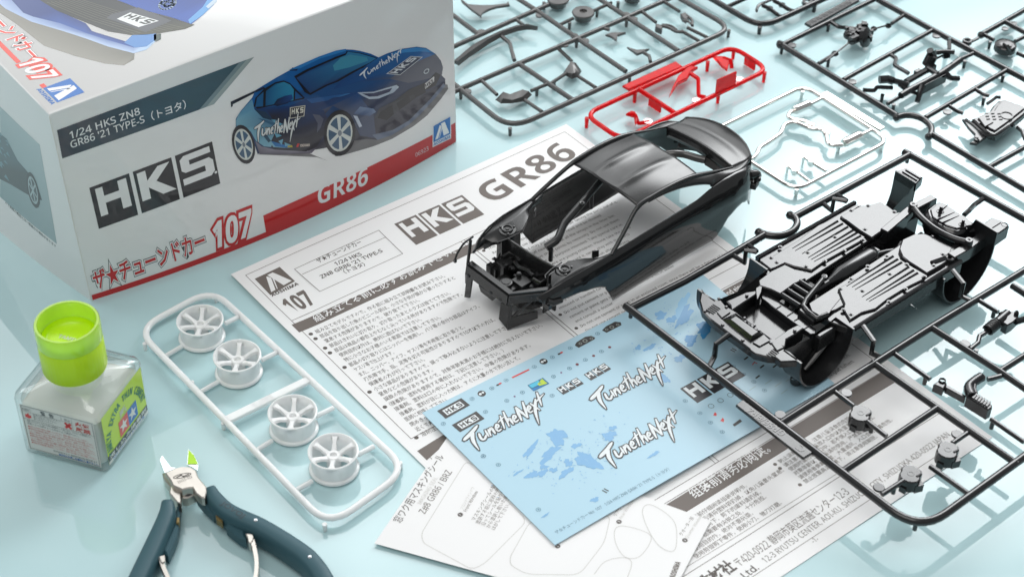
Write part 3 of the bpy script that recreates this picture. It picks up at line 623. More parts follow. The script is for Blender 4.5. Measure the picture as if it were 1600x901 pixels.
ps.poly([(3.6,-48), (106.9,-49.5), (106.9,-55.7), (3.6,-54.6)], INK, 0); ps.text('組み立てる前に必ずお読み下さい。', (14.2,-52.8), (97.4,-51), size=5.2, c=WHITE, off=.008, layer=5)
ps.poly([(102.5,-50.9), (172.6,-54.5), (171.9,-59.3), (101.2,-56.1)], INK, 0)
ps.text('Important', (108.4,-54.3), size=4.2, c=WHITE, off=.02, ang=-1); ps.text('Read before assembling.', (138, -50.6), size=4.2, c=WHITE, off=.02)
ps.poly([(107, -151.5), (203, -150.8), (203, -157.2), (107, -157.9)], INK, 0); ps.text('Vor dem Zusammenbau unbedingt durchlesen und einsetzen.', (112, -156.0), (200.5, -155.3), size=4.4, c=WHITE, off=.02)
ps.poly([(5.2, -237.0), (203.8, -236.2), (203.8, -244.4), (5.2, -245.2)], INK, 0); ps.text('组装前请务必阅读。', (80.2,-241.4), (125.5,-241.1), size=6.6, c=WHITE, off=.008, layer=5)
ps.poly([(3,-148.6), (3,-155.6), (40, -143), (40, -146)], INK, 0)
ps.take('printed_banner', 'ink_on_paper', sh)
JP = [(1, '組み立てモデルですので、作る前に組み立て説明書をお読み下さい。', 82), (1, '部品を取り出した後のビニール袋は、小さな子供が頭から被ったりすると', 85), (0, '窒息する危険がありますので、破り捨てて下さい。', 61.7), (1, '部品はきれいに切り取り、切り取ったあとのクズは捨てて下さい。', 76.6), (1, '部品は商品の都合上やむなく尖っている所がありますので危険です。', 80.5), (0, '使用目的以外は、絶対に遊ばないで下さい。', 54.5), (0, '特に小さなお子様のいる家庭では注意して下さい。', 62.5), (1, '部品の切り取りにはニッパーを使用し、バリ等の余分な部品はナイフ、', 81.7), (0, 'ヤスリ等で仕上げます。', 31), (0, 'また、ニッパー、ナイフ、ヤスリ等を不用意に取り扱うと、', 67.5), (0, '刃先等で手、指、足等を切る可能性がありますので10才以下の方は、', 81.8), (0, '保護者の方が行って下さい。', 39.5), (1, '小さな部品がありますので、誤って飲み込まないように注意して下さい。', 85.5), (0, '窒息などの危険があります。', 38.2), (0, '誤飲の危険がありますので、対象年齢未満のお子様には絶対に与えないで下さい。', 97), (1, '（接着剤、塗料を使用する場合は、下記に注意して下さい。）', 72), (0, '接着剤、塗料は口の中に入れないで下さい。中毒の危険があります。', 84), (0, '接着剤、塗料が目に入った時は、すぐに大量の水で洗い流して。', 75), (0, '医師に相談して下さい。', 32.8), (0, '閉めきった部屋で使用しないで下さい。', 50), (0, '近くで火を使わないで下さい。', 40), (1, '溶剤注意', 20)]
for i, (b_, s_, x1) in enumerate(JP):
    y0 = -59.6-3.97*i
    ps.text(s_, (9.9, y0), (x1, y0-(x1-9.9)*.04), size=3.05, c=INK2)
    if b_: ps.disc(7.4, y0+1.1, 1.05, INK2, 1)
ps.take('printed_text', 'ink_on_paper', sh)
EN = ['This is a plastic model kit. Read the instructions before you begin.', 'Read the assembly order carefully and check every part.', 'Be sure to throw away the plastic bag after taking the parts out of it,', 'as a small child may put it over the head and be choked.', 'Cut the parts off neatly and put all the scraps in the litter bin.', 'Some parts have sharp points by necessity. Do not use them', 'for anything but the purpose intended. Take special care in', 'homes where there are young children. Please take the parts', 'out of the plastic bag, discard it, never play with the parts', 'and always place the bag in the rubbish after opening.', 'Do not swallow any of the parts. Small parts may choke a child,', 'and some components that are very sharp may hurt you or others.', 'Do not to play with the tools. Clean cut parts with a nipper,', 'young children below ten years of age should be helped, any tool', 'misused or handled carelessly may injure fingers and hands.', 'Do not put cement or paint in your mouth. If swallowed,', 'cement or paint gets in your eyes, wash with a lot of water', 'and consult a doctor.', 'Do not use cement or paint in an enclosed room, since there will be a danger of poisoning.', 'Do not use cement near sources of flame, since there will be a danger of fire.']
for i, s_ in enumerate(EN):
    y0 = -59.0-3.95*i
    ps.text(s_, (111, y0), size=2.35, c=INK2, ang=-1.2)
    if i in (0, 2, 4, 5, 10, 12, 15, 18): ps.disc(108.6, y0+1.0, .9, INK2, 1)
ps.take('printed_text', 'ink_on_paper', sh)
for i in range(15):
    ps.text(['Bewahren Sie die Teile ausserhalb der Reichweite von Kindern auf.', 'Vor dem Bau die Anleitung sorgfältig lesen und die Teile prüfen.', 'Klebstoff und Farbe nicht in den Mund nehmen und gut lüften.'][i % 3], (111, -163-4.3*i), size=2.9, c=INK2, ang=-.6)
CN = ['请在组装前仔细阅读组装说明书。', '取出零件后请将塑料袋扔掉，以免儿童套头窒息。', '请将零件仔细剪下，剪下的废料请扔掉。', '零件因产品需要有尖锐之处，十分危险。', '除使用目的外，绝对不要玩耍。', '使用剪钳剪下零件，使用小刀、锉刀打磨。']
for i, s_ in enumerate(CN):
    ps.text(s_, (64-6*(i > 1), -250.2-3.2*i), size=2.7, c=INK, ang=.2)
for i, s_ in enumerate(['防止误飲小零件，注意儿童误食的危险。', '请注意不要让儿童放入口中以免窒息。', '使用时请勿吸入口中，若不慎入口应立即漱口。', '对象年龄以下儿童请勿使用，严禁靠近火源。', '请使用者佩戴手套，大量通风，入口会有中毒危险。', '禁止放置高温环境下，请注意使用期限。']):
    ps.text(s_, (123.5, -249.0-3.0*i), size=2.6, c=INK, ang=.2)
    if i in (0, 1, 5): ps.disc(121, -248-3.0*i, .9, INK, 1)
ps.take('printed_text', 'ink_on_paper', sh)
G2 = srgb(128, 122, 118)
ps.text('株式会社青島文化教材社', (-20+22, -280.5), (68,-279.8), size=7.2, c=INK2, off=.03)
ps.text('〒420-0922 静岡市葵区流通センター12-3', (69.4,-280.1), (134.5,-279.4), size=5.6, c=G2)
ps.text('Aoshima Bunka Kyozai Co.,Ltd.', (2, -288.6), (75.1,-285.7), size=4.6, c=INK2, off=.012) ; ps.text('12-3 RYUTSU CENTER, AOI-KU, SHIZUOKA CITY, SHIZUOKA 420-0922 JAPAN', (79.2,-285.2), (195,-282.4), size=4.2, c=G2)
ps.text('-1-', (102.3,-289.6), (105.4,-289.7), size=3.4, c=G2)
ps.take('printed_address', 'ink_on_paper', sh)

# ------------------------------------------------------------------ the masking seal sheet and the decal sheet
mk, pm = paper('masking_sheet', [(0, 0), (73.5, 1), (73, -119), (14, -119)], 0.15, 'plain white masking seal sheet with pale window outlines, lying under the blue decal sheet', 'masking sheet', 'paper', lambda x, y: 1.6+.25*math.sin(x*.05), 65.26, (-53.9,475.2,0), n=10)
LG = srgb(205, 204, 200)
pm.line(fillet(lift([(58.7,-12.8),(13.1,-14.8),(8.9,-17.7),(5.3,-42.1),(10.5,-45.2),(38.7,-50.9),(48.2,-32.5)], 0), 4), .3, LG, 0)
pm.line(fillet(lift([(39.3,-52),(18,-52.9),(14.3,-54.7),(12.7,-62.4),(21.9,-81.9),(42,-84.2),(57.3,-80.5)], 0), 4), .3, LG, 0)
pm.line(crv([Vector(q) for q in [(66.5,-91.2),(60.4,-94.4),(52.6,-101.8),(49.5,-107.9),(51.7,-111.5),(63,-107.5),(68,-101.9),(70,-93.3)]], 5, True), .3, LG, 0, closed=True)
pm.line(crv([Vector(q) for q in [(51,-85.3),(44,-88.3),(38.7,-94.6),(41.3,-99.8),(50.3,-101),(54.7,-98.5),(54.2,-88.8)]], 5, True), .3, LG, 0, closed=True)
pm.line(crv([Vector(q) for q in [(24.9,-87.1),(32.9,-88.5),(38.2,-94.5),(36.9,-98.4),(28.6,-99.9)]], 5), .3, LG, 0)
pm.text('窓ワク用マスキングシール', (14.2,-4.4), (56.1,-3.3), size=4.6, c=INK2); pm.text('MASKING SEAL', (27.1,-7.3), (43.8,-6.7), size=2.6, c=LG); pm.text('Z#8 GR86 / BRZ', (23,-11.2), (49.5,-10.5), size=4.3, c=INK)
pm.text('フロントウインドウ', (32.3,-24.2), (45.5,-23.1), size=1.8, c=LG); pm.text('Front Window', (31.8,-26.1), (44.2,-25.4), size=2.0, c=G2)
for i in range(5): pm.text(['マスキングシールの貼り方', '塗装する前に窓枠の内側に', '沿ってシールを貼り付けて', 'から塗装し乾いた後静かに', 'はがして下さい。塗料注意'][i], (lambda a, k: (a[0]-1.0*(k > 0), a[1]-2.4*k))((29,-31.4), i), size=2.2, c=G2, ang=2)
for i, (u, t_) in enumerate((((29.3,-24.5), '1'), ((31.7,-67.8), '2'), ((55.2,-85.1), '3'), ((58,-113.3), '4'))):
    pm.disc(u[0], u[1], 1.15, INK2, 1); pm.text(t_, (u[0]-.5, u[1]-.6), size=1.8, c=WHITE, layer=2)
for u, l1, l2 in (((57.5,-82.9), 'リアウインドウ', 'Rear Window'), ((59.7,-111.4), 'クオーター窓', 'Quarter Window')):
    pm.text(l1, u, size=2.0, c=G2, ang=-4); pm.text(l2, (u[0]-.4, u[1]-2.6), size=1.9, c=LG, ang=-4)
pm.text('AOSHIMA', (37,-116.9), (46.1,-116.1), size=3.0, c=INK, off=.05)
pm.take('printed_outline', 'ink_on_paper', mk)

dc, pd = paper('decal_sheet', [(0, 0), (163.5, -1.5), (161, -94), (0, -94.5)], 0.2, 'light blue decal sheet with brush lettering, splashes and small logos', 'decal sheet', 'decal_paper', lambda x, y: 2.5+.3*math.sin(x*.03+.5), 38.0, (-38.3,550,0.4), n=12)
DK = srgb(62, 60, 60); SP = srgb(128, 178, 218); LB = srgb(226, 232, 234); RD = srgb(214, 60, 56); GB = srgb(110, 150, 170)
for P in ([(5.9,-3),(19.2,-2.8),(19.7,-8.7),(6.1,-9.2)], [(6,-13.9),(19.7,-13.4),(19.9,-19.3),(6.4,-19.6)]):
    pd.poly(P, DK, 1); c_ = sum((Vector(v) for v in P), Vector((0, 0)))/4
    q = q4([c_+(Vector(P[i])-c_)*1 for i in (3, 2, 1, 0)])
    pd.poly([q(.14, .2), q(.86, .2), q(.86, .8), q(.14, .8)], LB, 2)
    for i, ch in enumerate('HKS'):
        for L_ in LET[ch]: pd.poly([q(.17+i*.23+v[0]*.21, .28+(v[1]-.3)*.7) for v in L_], DK, 3)
for a_, b_, h_ in (((57.1,-27.9), (69.1,-27.7), 5.0), ((73,-28), (85.3,-27.5), 5.0), ((102.3,-67), (131.9,-66.5), 11.5)):
    three_squares(pd, a_, b_, h_, DK if h_ < 6 else BLACK, LB, 1)
pd.poly([(47.9,-13.7),(56.5,-13.9),(56.6,-18.6),(47.8,-18.4)], srgb(40, 110, 150), 1); pd.poly([(48.3,-14.1),(53.7,-14),(53.6,-16.4),(48.4,-16.3)], srgb(80, 190, 220), 2); pd.poly([(51.9,-15.8),(55.8,-14.2),(55.9,-18.1),(52.1,-17.2)], srgb(190, 215, 60), 2); pd.poly([(47.9,-16.9),(54.9,-18.2),(55.8,-18.2),(48.1,-18)], srgb(40, 130, 200), 2)
pd.line([(45.3,-5.7),(54.8,-6)], .9, RD, 1)
for P in ([(81.7,-5.5),(83.6,-4.3),(89.2,-3.7),(92,-4.8),(92.7,-6.9),(91.7,-7.5),(82.2,-7.8)], [(98.5,-4.8),(101.7,-3.7),(107.3,-3.6),(109.2,-5.5),(108.3,-7.2),(99.2,-7.3)]): pd.poly(P, DK, 1)
for u, r_ in (((84.6,-6), .8), ((87.5,-5.8), 1.2), ((90.9,-6.3), .8), ((100.6,-5.6), .8), ((103.6,-5.7), 1.1), ((107,-6), .8)):
    pd.disc(u[0], u[1], r_, srgb(150, 156, 150), 2); pd.disc(u[0], u[1], r_*.6, DK, 3)
for u in ((28.2,-5.9), (63.4,-5.6)): pd.disc(u[0], u[1], 1.9, DK, 1); pd.disc(u[0]-.7, u[1]+.1, .7, LB, 2); pd.disc(u[0]+.8, u[1]+.2, .6, LB, 2)
for u in ((38,-5.6), (73,-5.7)): pd.disc(u[0]+.7, u[1], .8, RD, 1, ry=.5); pd.disc(u[0]-.7, u[1]-.1, .8, DK, 1, ry=.5)
for u in ((74.6,-16.1), (84.3,-16), (94,-15.8)): pd.disc(u[0], u[1], .75, srgb(120, 60, 70), 1)
for u in ((38.9,-16), (65.3,-16.1)): pd.disc(u[0], u[1], .5, srgb(120, 90, 130), 1)
pd.poly([(104.8,-75.8),(104.7,-77.1),(103.7,-78.1),(102.8,-76.9)], RD, 1); pd.poly([(105.3,-80.4),(104.9,-81.8),(103.7,-82.8),(103,-81.3)], RD, 1); pd.poly([(105.8,-86.2),(110.8,-85.6),(110.6,-87.2),(105.8,-87.6)], DK, 1)
for u in ((106,-72), (111.8,-71.8), (117.7,-71.8)): pd.line([(u[0]+1.3*math.cos(k*.5236), u[1]+1.3*math.sin(k*.5236)) for k in range(12)], .2, DK, 1, closed=True)
for u in [(22.8,-6),(33.9,-5.8),(42.1,-5.5),(57.8,-5.9),(68.4,-5.7),(78.9,-5.7),(22.8,-16.1),(34.5,-16.1),(43.3,-16),(60.9,-16.1),(70.1,-16.1),(79.6,-15.9),(89.1,-15.8),(3.5,-11.1),(52.8,-25.4),(6,-37.1),(95.4,-5.3)]+[(98.9,-62.8),(98.9,-72.4),(98.8,-79.5),(99.1,-86.9),(131.6,-58.8),(131.8,-65.4),(132.2,-71.7),(132.2,-78.6)]+[(6,-37.1),(8.2,-45),(6.3,-75.3)]: pd.line([(u[0]+1.0*math.cos(k*.785), u[1]+1.0*math.sin(k*.785)) for k in range(8)], .25, GB, 1, closed=True); pd.line([(u[0]-.3, u[1]), (u[0]+.4, u[1])], .7, GB, 1)
pd.text('ザ☆チューンドカー No. 107   1/24 HKS ZN8 GR86 \'21 TYPE-S（トヨタ）', (4.1,-90.3), (65.5,-90.7), size=2.2, c=srgb(92, 124, 146))
for u in ((35.5,-83.6), (139,-50.6)): pd.line([(u[0]-.9, u[1]+.9), (u[0]-.2, u[1]-1.4)], .55, DK, 1); pd.line([(u[0]+.3, u[1]+1.2), (u[0]+1, u[1]-1.1)], .55, DK, 1)
for u in [(140,-58.2),(142.1,-66.6),(135.8,-70.4),(147.1,-69.8)]: pd.line([(u[0]-1.4, u[1]-.2), (u[0]+1.4, u[1]+.2)], .8, DK, 1)
pd.line([(139.4,-63.1),(141.3,-62.4),(141.6,-63.7)], .4, RD, 1)
for u in [(137.4,-75.7),(139.8,-79.5),(146.1,-80),(146.8,-84.7),(128.7,-74.5),(138.9,-84.5)]: pd.line([(u[0]-2.2, u[1]-.2), (u[0]+2.2, u[1]+.2)], .35, srgb(160, 190, 195), 1)
pd.take('printed_mark', 'ink_on_film', dc)
W1 = (2.2, -31.2)
for a_ in (W1, (62.4, -44.2), (43.2, -74.0)): brush_words(pd, a_, (a_[0]+44.5, a_[1]-1.0), 4.3, DK, LB, 4, out=.14, skew=.35)
pd.take('brush_lettering', 'ink_on_film', dc)
def blob(cx, cy, rx_, ry_, c, l, ang=0, jag=.42, n=30):
    rx_ *= .88; ry_ *= .88
    ph = [random.uniform(0, 6.28) for _ in range(4)]; P = []
    for k in range(n):
        t = 2*math.pi*k/n; f = 1+jag*(.5*math.sin(2*t+ph[0])+.4*math.sin(3*t+ph[1])+.3*math.sin(5*t+ph[2])+.28*math.sin(9*t+ph[3]))
        x, y = rx_*f*math.cos(t), ry_*f*math.sin(t); P.append((cx+x*math.cos(R(ang))-y*math.sin(R(ang)), cy+x*math.sin(R(ang))+y*math.cos(R(ang))))
    pd.poly(P, c, l)
for l, (u, rx_, ry_, an, c) in enumerate([((24.7,-46.1), 5.5, 1.7, 20, SP), ((38.7,-47), 4.0, 6, 0, SP), ((29.5,-53.1), 6.5, 2.6, 12, SP), ((40.5,-66.4), 4.0, 6, 15, SP), ((16.2,-58.2), 3.0, 2.2, 0, SP), ((20.4,-59.9), 2.4, 2.0, 0, SP), ((25.2,-61.4), 2.0, 1.5, 0, SP), ((28.6,-65.7), 4.4, 1.8, 15, SP), ((23,-57.6), 1.9, 1.4, 0, SP), ((32.9,-61.9), 2.4, 2.0, 30, SP), ((42,-55.9), 2.4, 1.6, 0, SP), ((56.6,-60.2), 2.6, 2.2, 40, SP), ((28.7,-85), 1.8, 1.6, 0, SP), ((12.1,-53.6), 2.8, .7, 0, SP), ((6.8,-79.5), 2.6, .5, 10, SP), ((39.8,-65.7), 3.6, 5.5, 10, SP), ((57.7,-59.6), 2.8, 3.2, 40, SP), ((61.7,-57), 1.8, 1.6, 0, SP), ((104.5,-23.7), 1.9, 1.5, 0, SP), ((109.1,-26.7), 4.5, 1.2, 10, SP), ((100.9,-46.6), 2.2, 3.0, 0, SP), ((65.9,-79.7), 3.2, 1.0, 0, SP), ((130.3,-18), 3.5, 2.4, 10, srgb(120, 176, 220)), ((136.2,-19.5), 10, 2.9, 24, srgb(128, 178, 220)), ((140.6,-13.1), 9, 2.4, 30, srgb(150, 200, 232)), ((138.5,-32.2), 7, 3, 20, srgb(70, 150, 205)), ((138.5,-30.9), 5, 3.2, 20, srgb(90, 155, 205)), ((127.7,-34), 4.5, 3, 10, srgb(100, 160, 210)), ((115.2,-40.4), 3, 2.4, 0, SP), ((127.7,-12.7), 4, 2.4, 10, srgb(132, 184, 224))]):
    blob(u[0], u[1], rx_, ry_, c, 0.3+l*.07, an)
for k in range(260):
    cx, cy = random.choice([(29.5,-54.3), (37.5,-65.9), (135.8,-18.6), (118,-26.9), (52.9,-61.7)])
    blob(cx+random.gauss(0, 10), cy+random.gauss(0, 7), random.uniform(.2, .8), random.uniform(.12, .4), srgb(136, 184, 220), 2.5, random.uniform(0, 180), n=7)
pd.take('splash_print', 'ink_on_film', dc)

# ------------------------------------------------------------------ parts sprues
def V3(P): return [Vector(q) for q in P]
def rails(m, L, r, seg=10):
    for P in L: m.tube(P, r, seg)
def pins(m, P, z, r=1.1):
    for q in P: m.tube([(q[0], q[1], z), (q[0], q[1], 0.15)], [r, r*.8], 8)
def tabs(m, P, z, rx=2.4):
    for q in P: m.lathe([(0.01, z+.4), (rx, z+.3), (rx, z-.5), (0.01, z-.5)], (q[0], q[1], 0), 14)
def step_gate(m, P, r=1.2):
    m.tube(fillet(P, 1.0, 3, False), r, 8)
def sphere(m, c, r, seg=10, sq=1.0):
    m.lathe([(r*math.sin(math.pi*k/6)+.001, -r*sq*math.cos(math.pi*k/6)) for k in range(7)], c, seg)

# --- white wheel sprue
z = 4.2
ws = thing('wheel_sprue', (-173.2,602.8,0), 'white plastic sprue holding four spoked wheels, beside the glue bottle', 'parts sprue', 'sprues of kit parts around the car body')
m = MB(); fr_ = [(-172.2,598.2,4.2),(-142,627.7,4.2),(-42.5,514.2,4.2),(-73.1,481.3,4.2)]
m.tube(fillet(fr_, 13, 7), 1.55, 12, closed=True)
rails(m, [[(-126.2,609.1,4.2),(-132.3,603.9,4.2)], [(-105.9,585.2,4.2),(-112.5,579.9,4.2)], [(-77.3,550.2,4.2),(-84.4,544.8,4.2)], [(-57.9,527.3,4.2),(-64.4,522.2,4.2)]], 1.2)
rails(m, [[(-157.2,582.5,2.4),(-150.4,589.6,2.4)], [(-137.5,560.2,2.4),(-130.5,567,2.4)], [(-108.6,524.8,2.4),(-102.2,531.2,2.4)], [(-88.7,502.8,2.4),(-82.5,508.1,2.4)]], 1.1)
pins(m, [(-139.6,623.6,4.2),(-74.8,482.7,4.2),(-167.1,589.2,4.2),(-46,518.2,4.2),(-124.3,539.6,4.2),(-141.8,564.7,4.2)], 4.2)
m.build('runner', 'white_plastic', ws)
m = MB(); m.prism([(-125.4,541.9,4.2),(-123,538.4,4.2),(-88,566.5,4.2),(-90.3,569.7,4.2)], 3.4, 5.2, .3)
m.build('tag_plate', 'white_plastic', ws)
V_, F_ = glyphs('1-DII', 1, .02)
tp0, tp1 = Vector((-112.5,548.8,5.2)), Vector((-104.9,555.1,5.2)); dd = (tp1-tp0).normalized(); nn = Vector((-dd.y, dd.x, 0))
m = MB(); m.add([tp0+dd*v[0]*4.6+nn*(v[1]*4.6-1.5)+Vector((0, 0, .12)) for v in V_], F_); m.build('raised_letter', 'white_plastic', ws)
wheel_src = None
def make_wheel(c):
    w = bpy.data.objects.new('wheel', None); return w
def wheel_parts(c, parent):
    """rim: drum with two flanges, six tapered spokes, hub"""
    m = MB(); prof = [(10.6, 0), (10.9, .5), (10.6, 1.3), (9.7, 1.8), (9.5, 6), (10.0, 9.4), (10.8, 10.1), (10.8, 10.8), (10.2, 11.0), (9.6, 10.3), (8.9, 7.5), (8.8, .3), (9.6, 0), (10.6, 0)]
    m.lathe(prof, c, 40)
    o = m.build('wheel', 'white_plastic', parent, smooth=40)
    m = MB(); m.lathe([(0.01, 7.0), (1.4, 7.0), (1.6, 8.5), (2.6, 8.5), (3.2, 7.8), (3.2, 2.5), (0.01, 2.5)], c, 20)
    h = m.build('hub', 'white_plastic', None, loc=c); h.parent = o; h.location = (0, 0, 0) if False else (Vector(c)-Vector(parent['_o']))*S
    for k in range(6):
        t = R(60*k+31); d = Vector((math.cos(t), math.sin(t), 0)); n_ = Vector((-d.y, d.x, 0)); C_ = Vector(c); m = MB(); V = []
        for rr_, wd, zt in ((1.8, 1.9, 7.8), (3.2, 1.25, 8.4), (6.0, .95, 9.6), (8.4, 1.25, 10.2), (9.9, 2.3, 10.1)):
            for s_, zz in ((-1, zt-1.5), (-1, zt), (1, zt), (1, zt-1.5)): V.append(C_+d*rr_+n_*s_*wd*(.75 if zz == zt else 1)+Vector((0, 0, zz)))
        F = []
        for i in range(4):
            for j in range(4): F.append((4*i+j, 4*i+(j+1) % 4, 4*i+4+(j+1) % 4, 4*i+4+j))
        m.add(V, F+[(0, 1, 2, 3), (19, 18, 17, 16)])
        s_ = m.build('spoke', 'white_plastic', None, loc=c); s_.parent = o; s_.location = (Vector(c)-Vector(parent['_o']))*S
    return o
wc_ = [(-142.5, 598.0, .6), (-122.4, 574.9, .6), (-93.8, 540.1, .6), (-74.1, 517.3, .6)]
w0 = wheel_parts(wc_[0], ws); kids = [c for c in w0.children]
for q in wc_[1:]:
    o = w0.copy(); col.objects.link(o); o.parent = ws; o.location = (Vector(q)-Vector(wc_[0]))*S
    for ch_ in kids:
        c2_ = ch_.copy(); col.objects.link(c2_); c2_.parent = o
# --- chassis sprue
zc = 17.5
cs = thing('chassis_sprue', (142.9,576.6,0), 'black sprue holding an upside-down car floor pan, over the right of the sheets', 'parts sprue', 'sprues of kit parts around the car body')
m = MB(); r0 = 1.85
outer = [(54.1,605.5,17.5),(165.9,473.6,17.5)]
m.tube(fillet([(52.2,607.6,17.5), (165.9,473.6,17.5), (243.6,539.8,17.5)], [0, 16, 0], 8, False), r0, 14)
m.tube([(54.5,605.5,17.5),(80.7,625.8,17.5),(103.2,645.3,17.5),(121.8,662,17.5)], r0, 14)
arc = crv([(118.7,663.4,17.5), (123.1,661.2,17.5), (129.3,661.1,17.5), (135,664.7,17.5), (138,670.6,17.5), (137.5,675.2,17.5), (135.3,677.3,17.5)], 5)
m.tube(arc, r0, 14); sphere(m, arc[0], r0*1.15); sphere(m, arc[-1], r0*1.15)
m.tube([(137.4,676,17.5), (202.7,729.9,17.5)], r0, 14)
m.tube([(199.4,732,17.5), (270.3,657,17.5)], r0, 14)
m.tube([(116.2,533.5,17.5), (191.1,597.3,17.5), (271.7,663.3,17.5)], 1.75, 12)
m.tube([(139.2,506.1,17.5),(185.6,545.4,17.5)], 1.6, 12); m.tube([(160.7,573.3,17.5),(184.9,545,17.5),(213.2,512.4,17.5)], 1.6, 12); m.tube([(191.1,597.3,17.5),(216.8,569,17.5),(243,537.5,17.5)], 1.6, 12)
m.tube([(216.8,569,17.5),(257.8,602.2,17.5)], 1.5, 12); m.tube([(234,627.9,17.5),(257.3,600,17.5)], 1.6, 12)
rails(m, [[(172,578.7,17.5),(184.9,563,17.5)], [(142,553.6,17.5),(148.9,545,17.5)], [(153.5,535.8,17.5),(160.4,527.2,17.5)], [(153.7,493.7,17.5),(163.9,501.8,17.5)], [(187.9,523.9,17.5),(195.3,530.2,17.5)], [(176.1,510.2,17.5),(190.1,494.4,17.5)], [(207.1,539.1,17.5),(218.6,525.6,17.5)], [(216.4,616.9,17.5),(223.8,608.8,17.5)], [(206.3,583.2,17.5),(210.6,587.5,17.5),(212.1,591.9,17.5),(215.8,594.9,17.5)], [(210.4,563.8,17.5),(212.2,564.3,17.5),(216.8,566.1,17.5)]], 1.15)
pins(m, [(54.7,602.8,17.5),(164.4,474.9,17.5),(200.7,726,17.5),(161.7,568.8,17.5),(183.6,541.8,17.5),(171.6,575.8,17.5),(189.3,593.4,17.5),(186.3,543.1,17.5),(158.4,493.8,17.5),(163.3,526.2,17.5),(183.3,560.5,17.5)], 17.5, 1.0) if False else None
for q in [(54.8,604.6,17.5),(165.5,479,17.5),(201.2,728.8,17.5),(159.7,498.8,17.5),(155.4,534,17.5),(183.4,564.6,17.5),(207.9,537.9,17.5),(222.5,610.3,17.5),(209.1,582.9,17.5)]: m.tube([(q[0], q[1], 17.5), (q[0], q[1], 13.0)], 1.0, 8)
# gates up to the pan
def post(a, b, c, r=1.25):
    a, b, c = V3((a, b, c)); top = Vector((b.x, b.y, c.z)); m.tube([a, b, top, c], r, 8)
post((152.8,686.8,17.5), (156.3,681.4,17.5), (162.4,679.8,25)); m.tube([Vector((157.9,684.7,25)), Vector((162.4,679.8,25))], 1.25, 8)
post((105,645.2,17.5), (109.8,640.2,17.5), (114.5,639.4,25)); m.tube([Vector((110.8,644.4,25)), Vector((114.8,639.4,25))], 1.25, 8)
post((87.6,567.2,17.5), (90.8,574.7,17.5), (96.9,580.9,25), 1.3)
post((166,575.7,17.5), (161.3,578.9,17.5), (158,588.5,25), 1.3)
post((212.6,616.4,17.5), (208.5,619.9,17.5), (205.3,628.9,25), 1.3)
step_gate(m, [(232.8,693.8,17.5), (227.2,688.3,17.5), (222.5,678.7,22), (219.3,674.9,22)], 1.3)
m.build('runner', 'runner_plastic', cs)
m = MB(); m.prism([(97.7,543.2,18),(100.9,546.5,18),(101.5,545.9,18),(127.7,515.8,18),(123.7,512.6,18),(123,512.8,18)], 17.2, 18.6, .3); m.build('tag_plate', 'runner_plastic', cs)
m = MB()
for s_, a_, b_, h_ in (('GR86/BRZ', (116.4,525.2,18.75), (102.2,540,18.75), 4.6), ('C', (123.9,515.9,18.75), (121.2,518.9,18.75), 4.6)):
    V_, F_ = glyphs(s_, 1, .02); A, Bv = Vector(a_), Vector(b_); d_ = (Bv-A).normalized(); n_ = Vector((-d_.y, d_.x, 0)); k_ = (Bv-A).length/max(v[0] for v in V_)
    for lift_ in (0,): m.add([A+d_*v[0]*k_+n_*(v[1]*h_-2.2)+Vector((0, 0, lift_)) for v in V_], F_)
m.build('raised_letter', 'grey_plastic', cs)
for u in ((116.4,538.1,18), (146.7,552.5,18), (204.5,586.2,18), (152.9,497.1,18), (190.7,528.9,18)):
    m = MB(); m.lathe([(0.01, .4), (2.3, .4), (2.5, .1), (2.5, -.5), (0.01, -.5)], u, 16); m.build('number_tab', 'runner_plastic', cs)

# local frame of the floor pan: x towards the tail, y towards the far side
CP = Vector((152.9, 587.24, 0)); cx_, sx_ = math.cos(R(41.13)), math.sin(R(41.13))
def ch(x, y, z): return Vector((CP.x+x*cx_-y*sx_, CP.y+x*sx_+y*cx_, z))
pan = MB()
def rect(x0, y0, x1, y1): return [ch(x0, y0, 0), ch(x1, y0, 0), ch(x1, y1, 0), ch(x0, y1, 0)]
# base slabs on both sides of the tunnel, tunnel floor
pan.prism([ch(*q, 0) for q in ((0, 0), (76, 0), (79, 4), (79, 26), (-2, 24.5), (-5, 20), (-4, 10))], 20.5, 24.2, .4)
pan.prism([ch(*q, 0) for q in ((4, 61.5), (70, 60.5), (78, 50), (80, 38), (-2, 35.5), (-4, 42), (-2, 52))], 20.5, 24.2, .4)
pan.prism(rect(-4, 24, 90, 36.5), 9.5, 11.0); pan.prism(rect(-4, 24, 90, 24.6), 10, 22); pan.prism(rect(-4, 36, 90, 36.6), 10, 22)
pan.tube([ch(1, -.4, 24.0), ch(76, -.6, 24.0)], 1.3, 8); pan.tube([ch(3, 61.6, 24.2), ch(71, 60.8, 24.2)], 1.2, 8)
pan.prism([ch(*q, 0) for q in ((0, -1.2), (76, -1.4), (76, -.2), (0, .2))], 17.5, 24.0); pan.prism([ch(*q, 0) for q in ((3, 61.4), (70, 60.6), (70, 61.8), (3, 62.6))], 19, 24.2)
pan.build('floor_pan', 'black_plastic', cs, smooth=30)
def panel(P, z0, z1, name='floor_panel', chm=.5):
    m = MB(); m.prism(P, z0, z1, chm); return m.build(name, 'black_plastic', cs, smooth=30)
panel([(115.5,632.4,25.4),(121.7,636.2,25.4),(135.1,648.5,25.4),(145.9,660.2,25.4),(154.8,666.3,25.4),(157.3,665.2,25.4),(160.3,660.7,25.4),(163.1,656.3,25.4),(167.7,651.8,25.4),(164.3,648.1,25.4),(154.8,640.3,25.4),(145.5,632.7,25.4),(139.2,626.4,25.4),(136.5,627.4,25.4),(131.1,629,25.4),(127.2,631.2,25.4),(122.2,627.6,25.4),(120,626.4,25.4)], 24.0, 25.4)
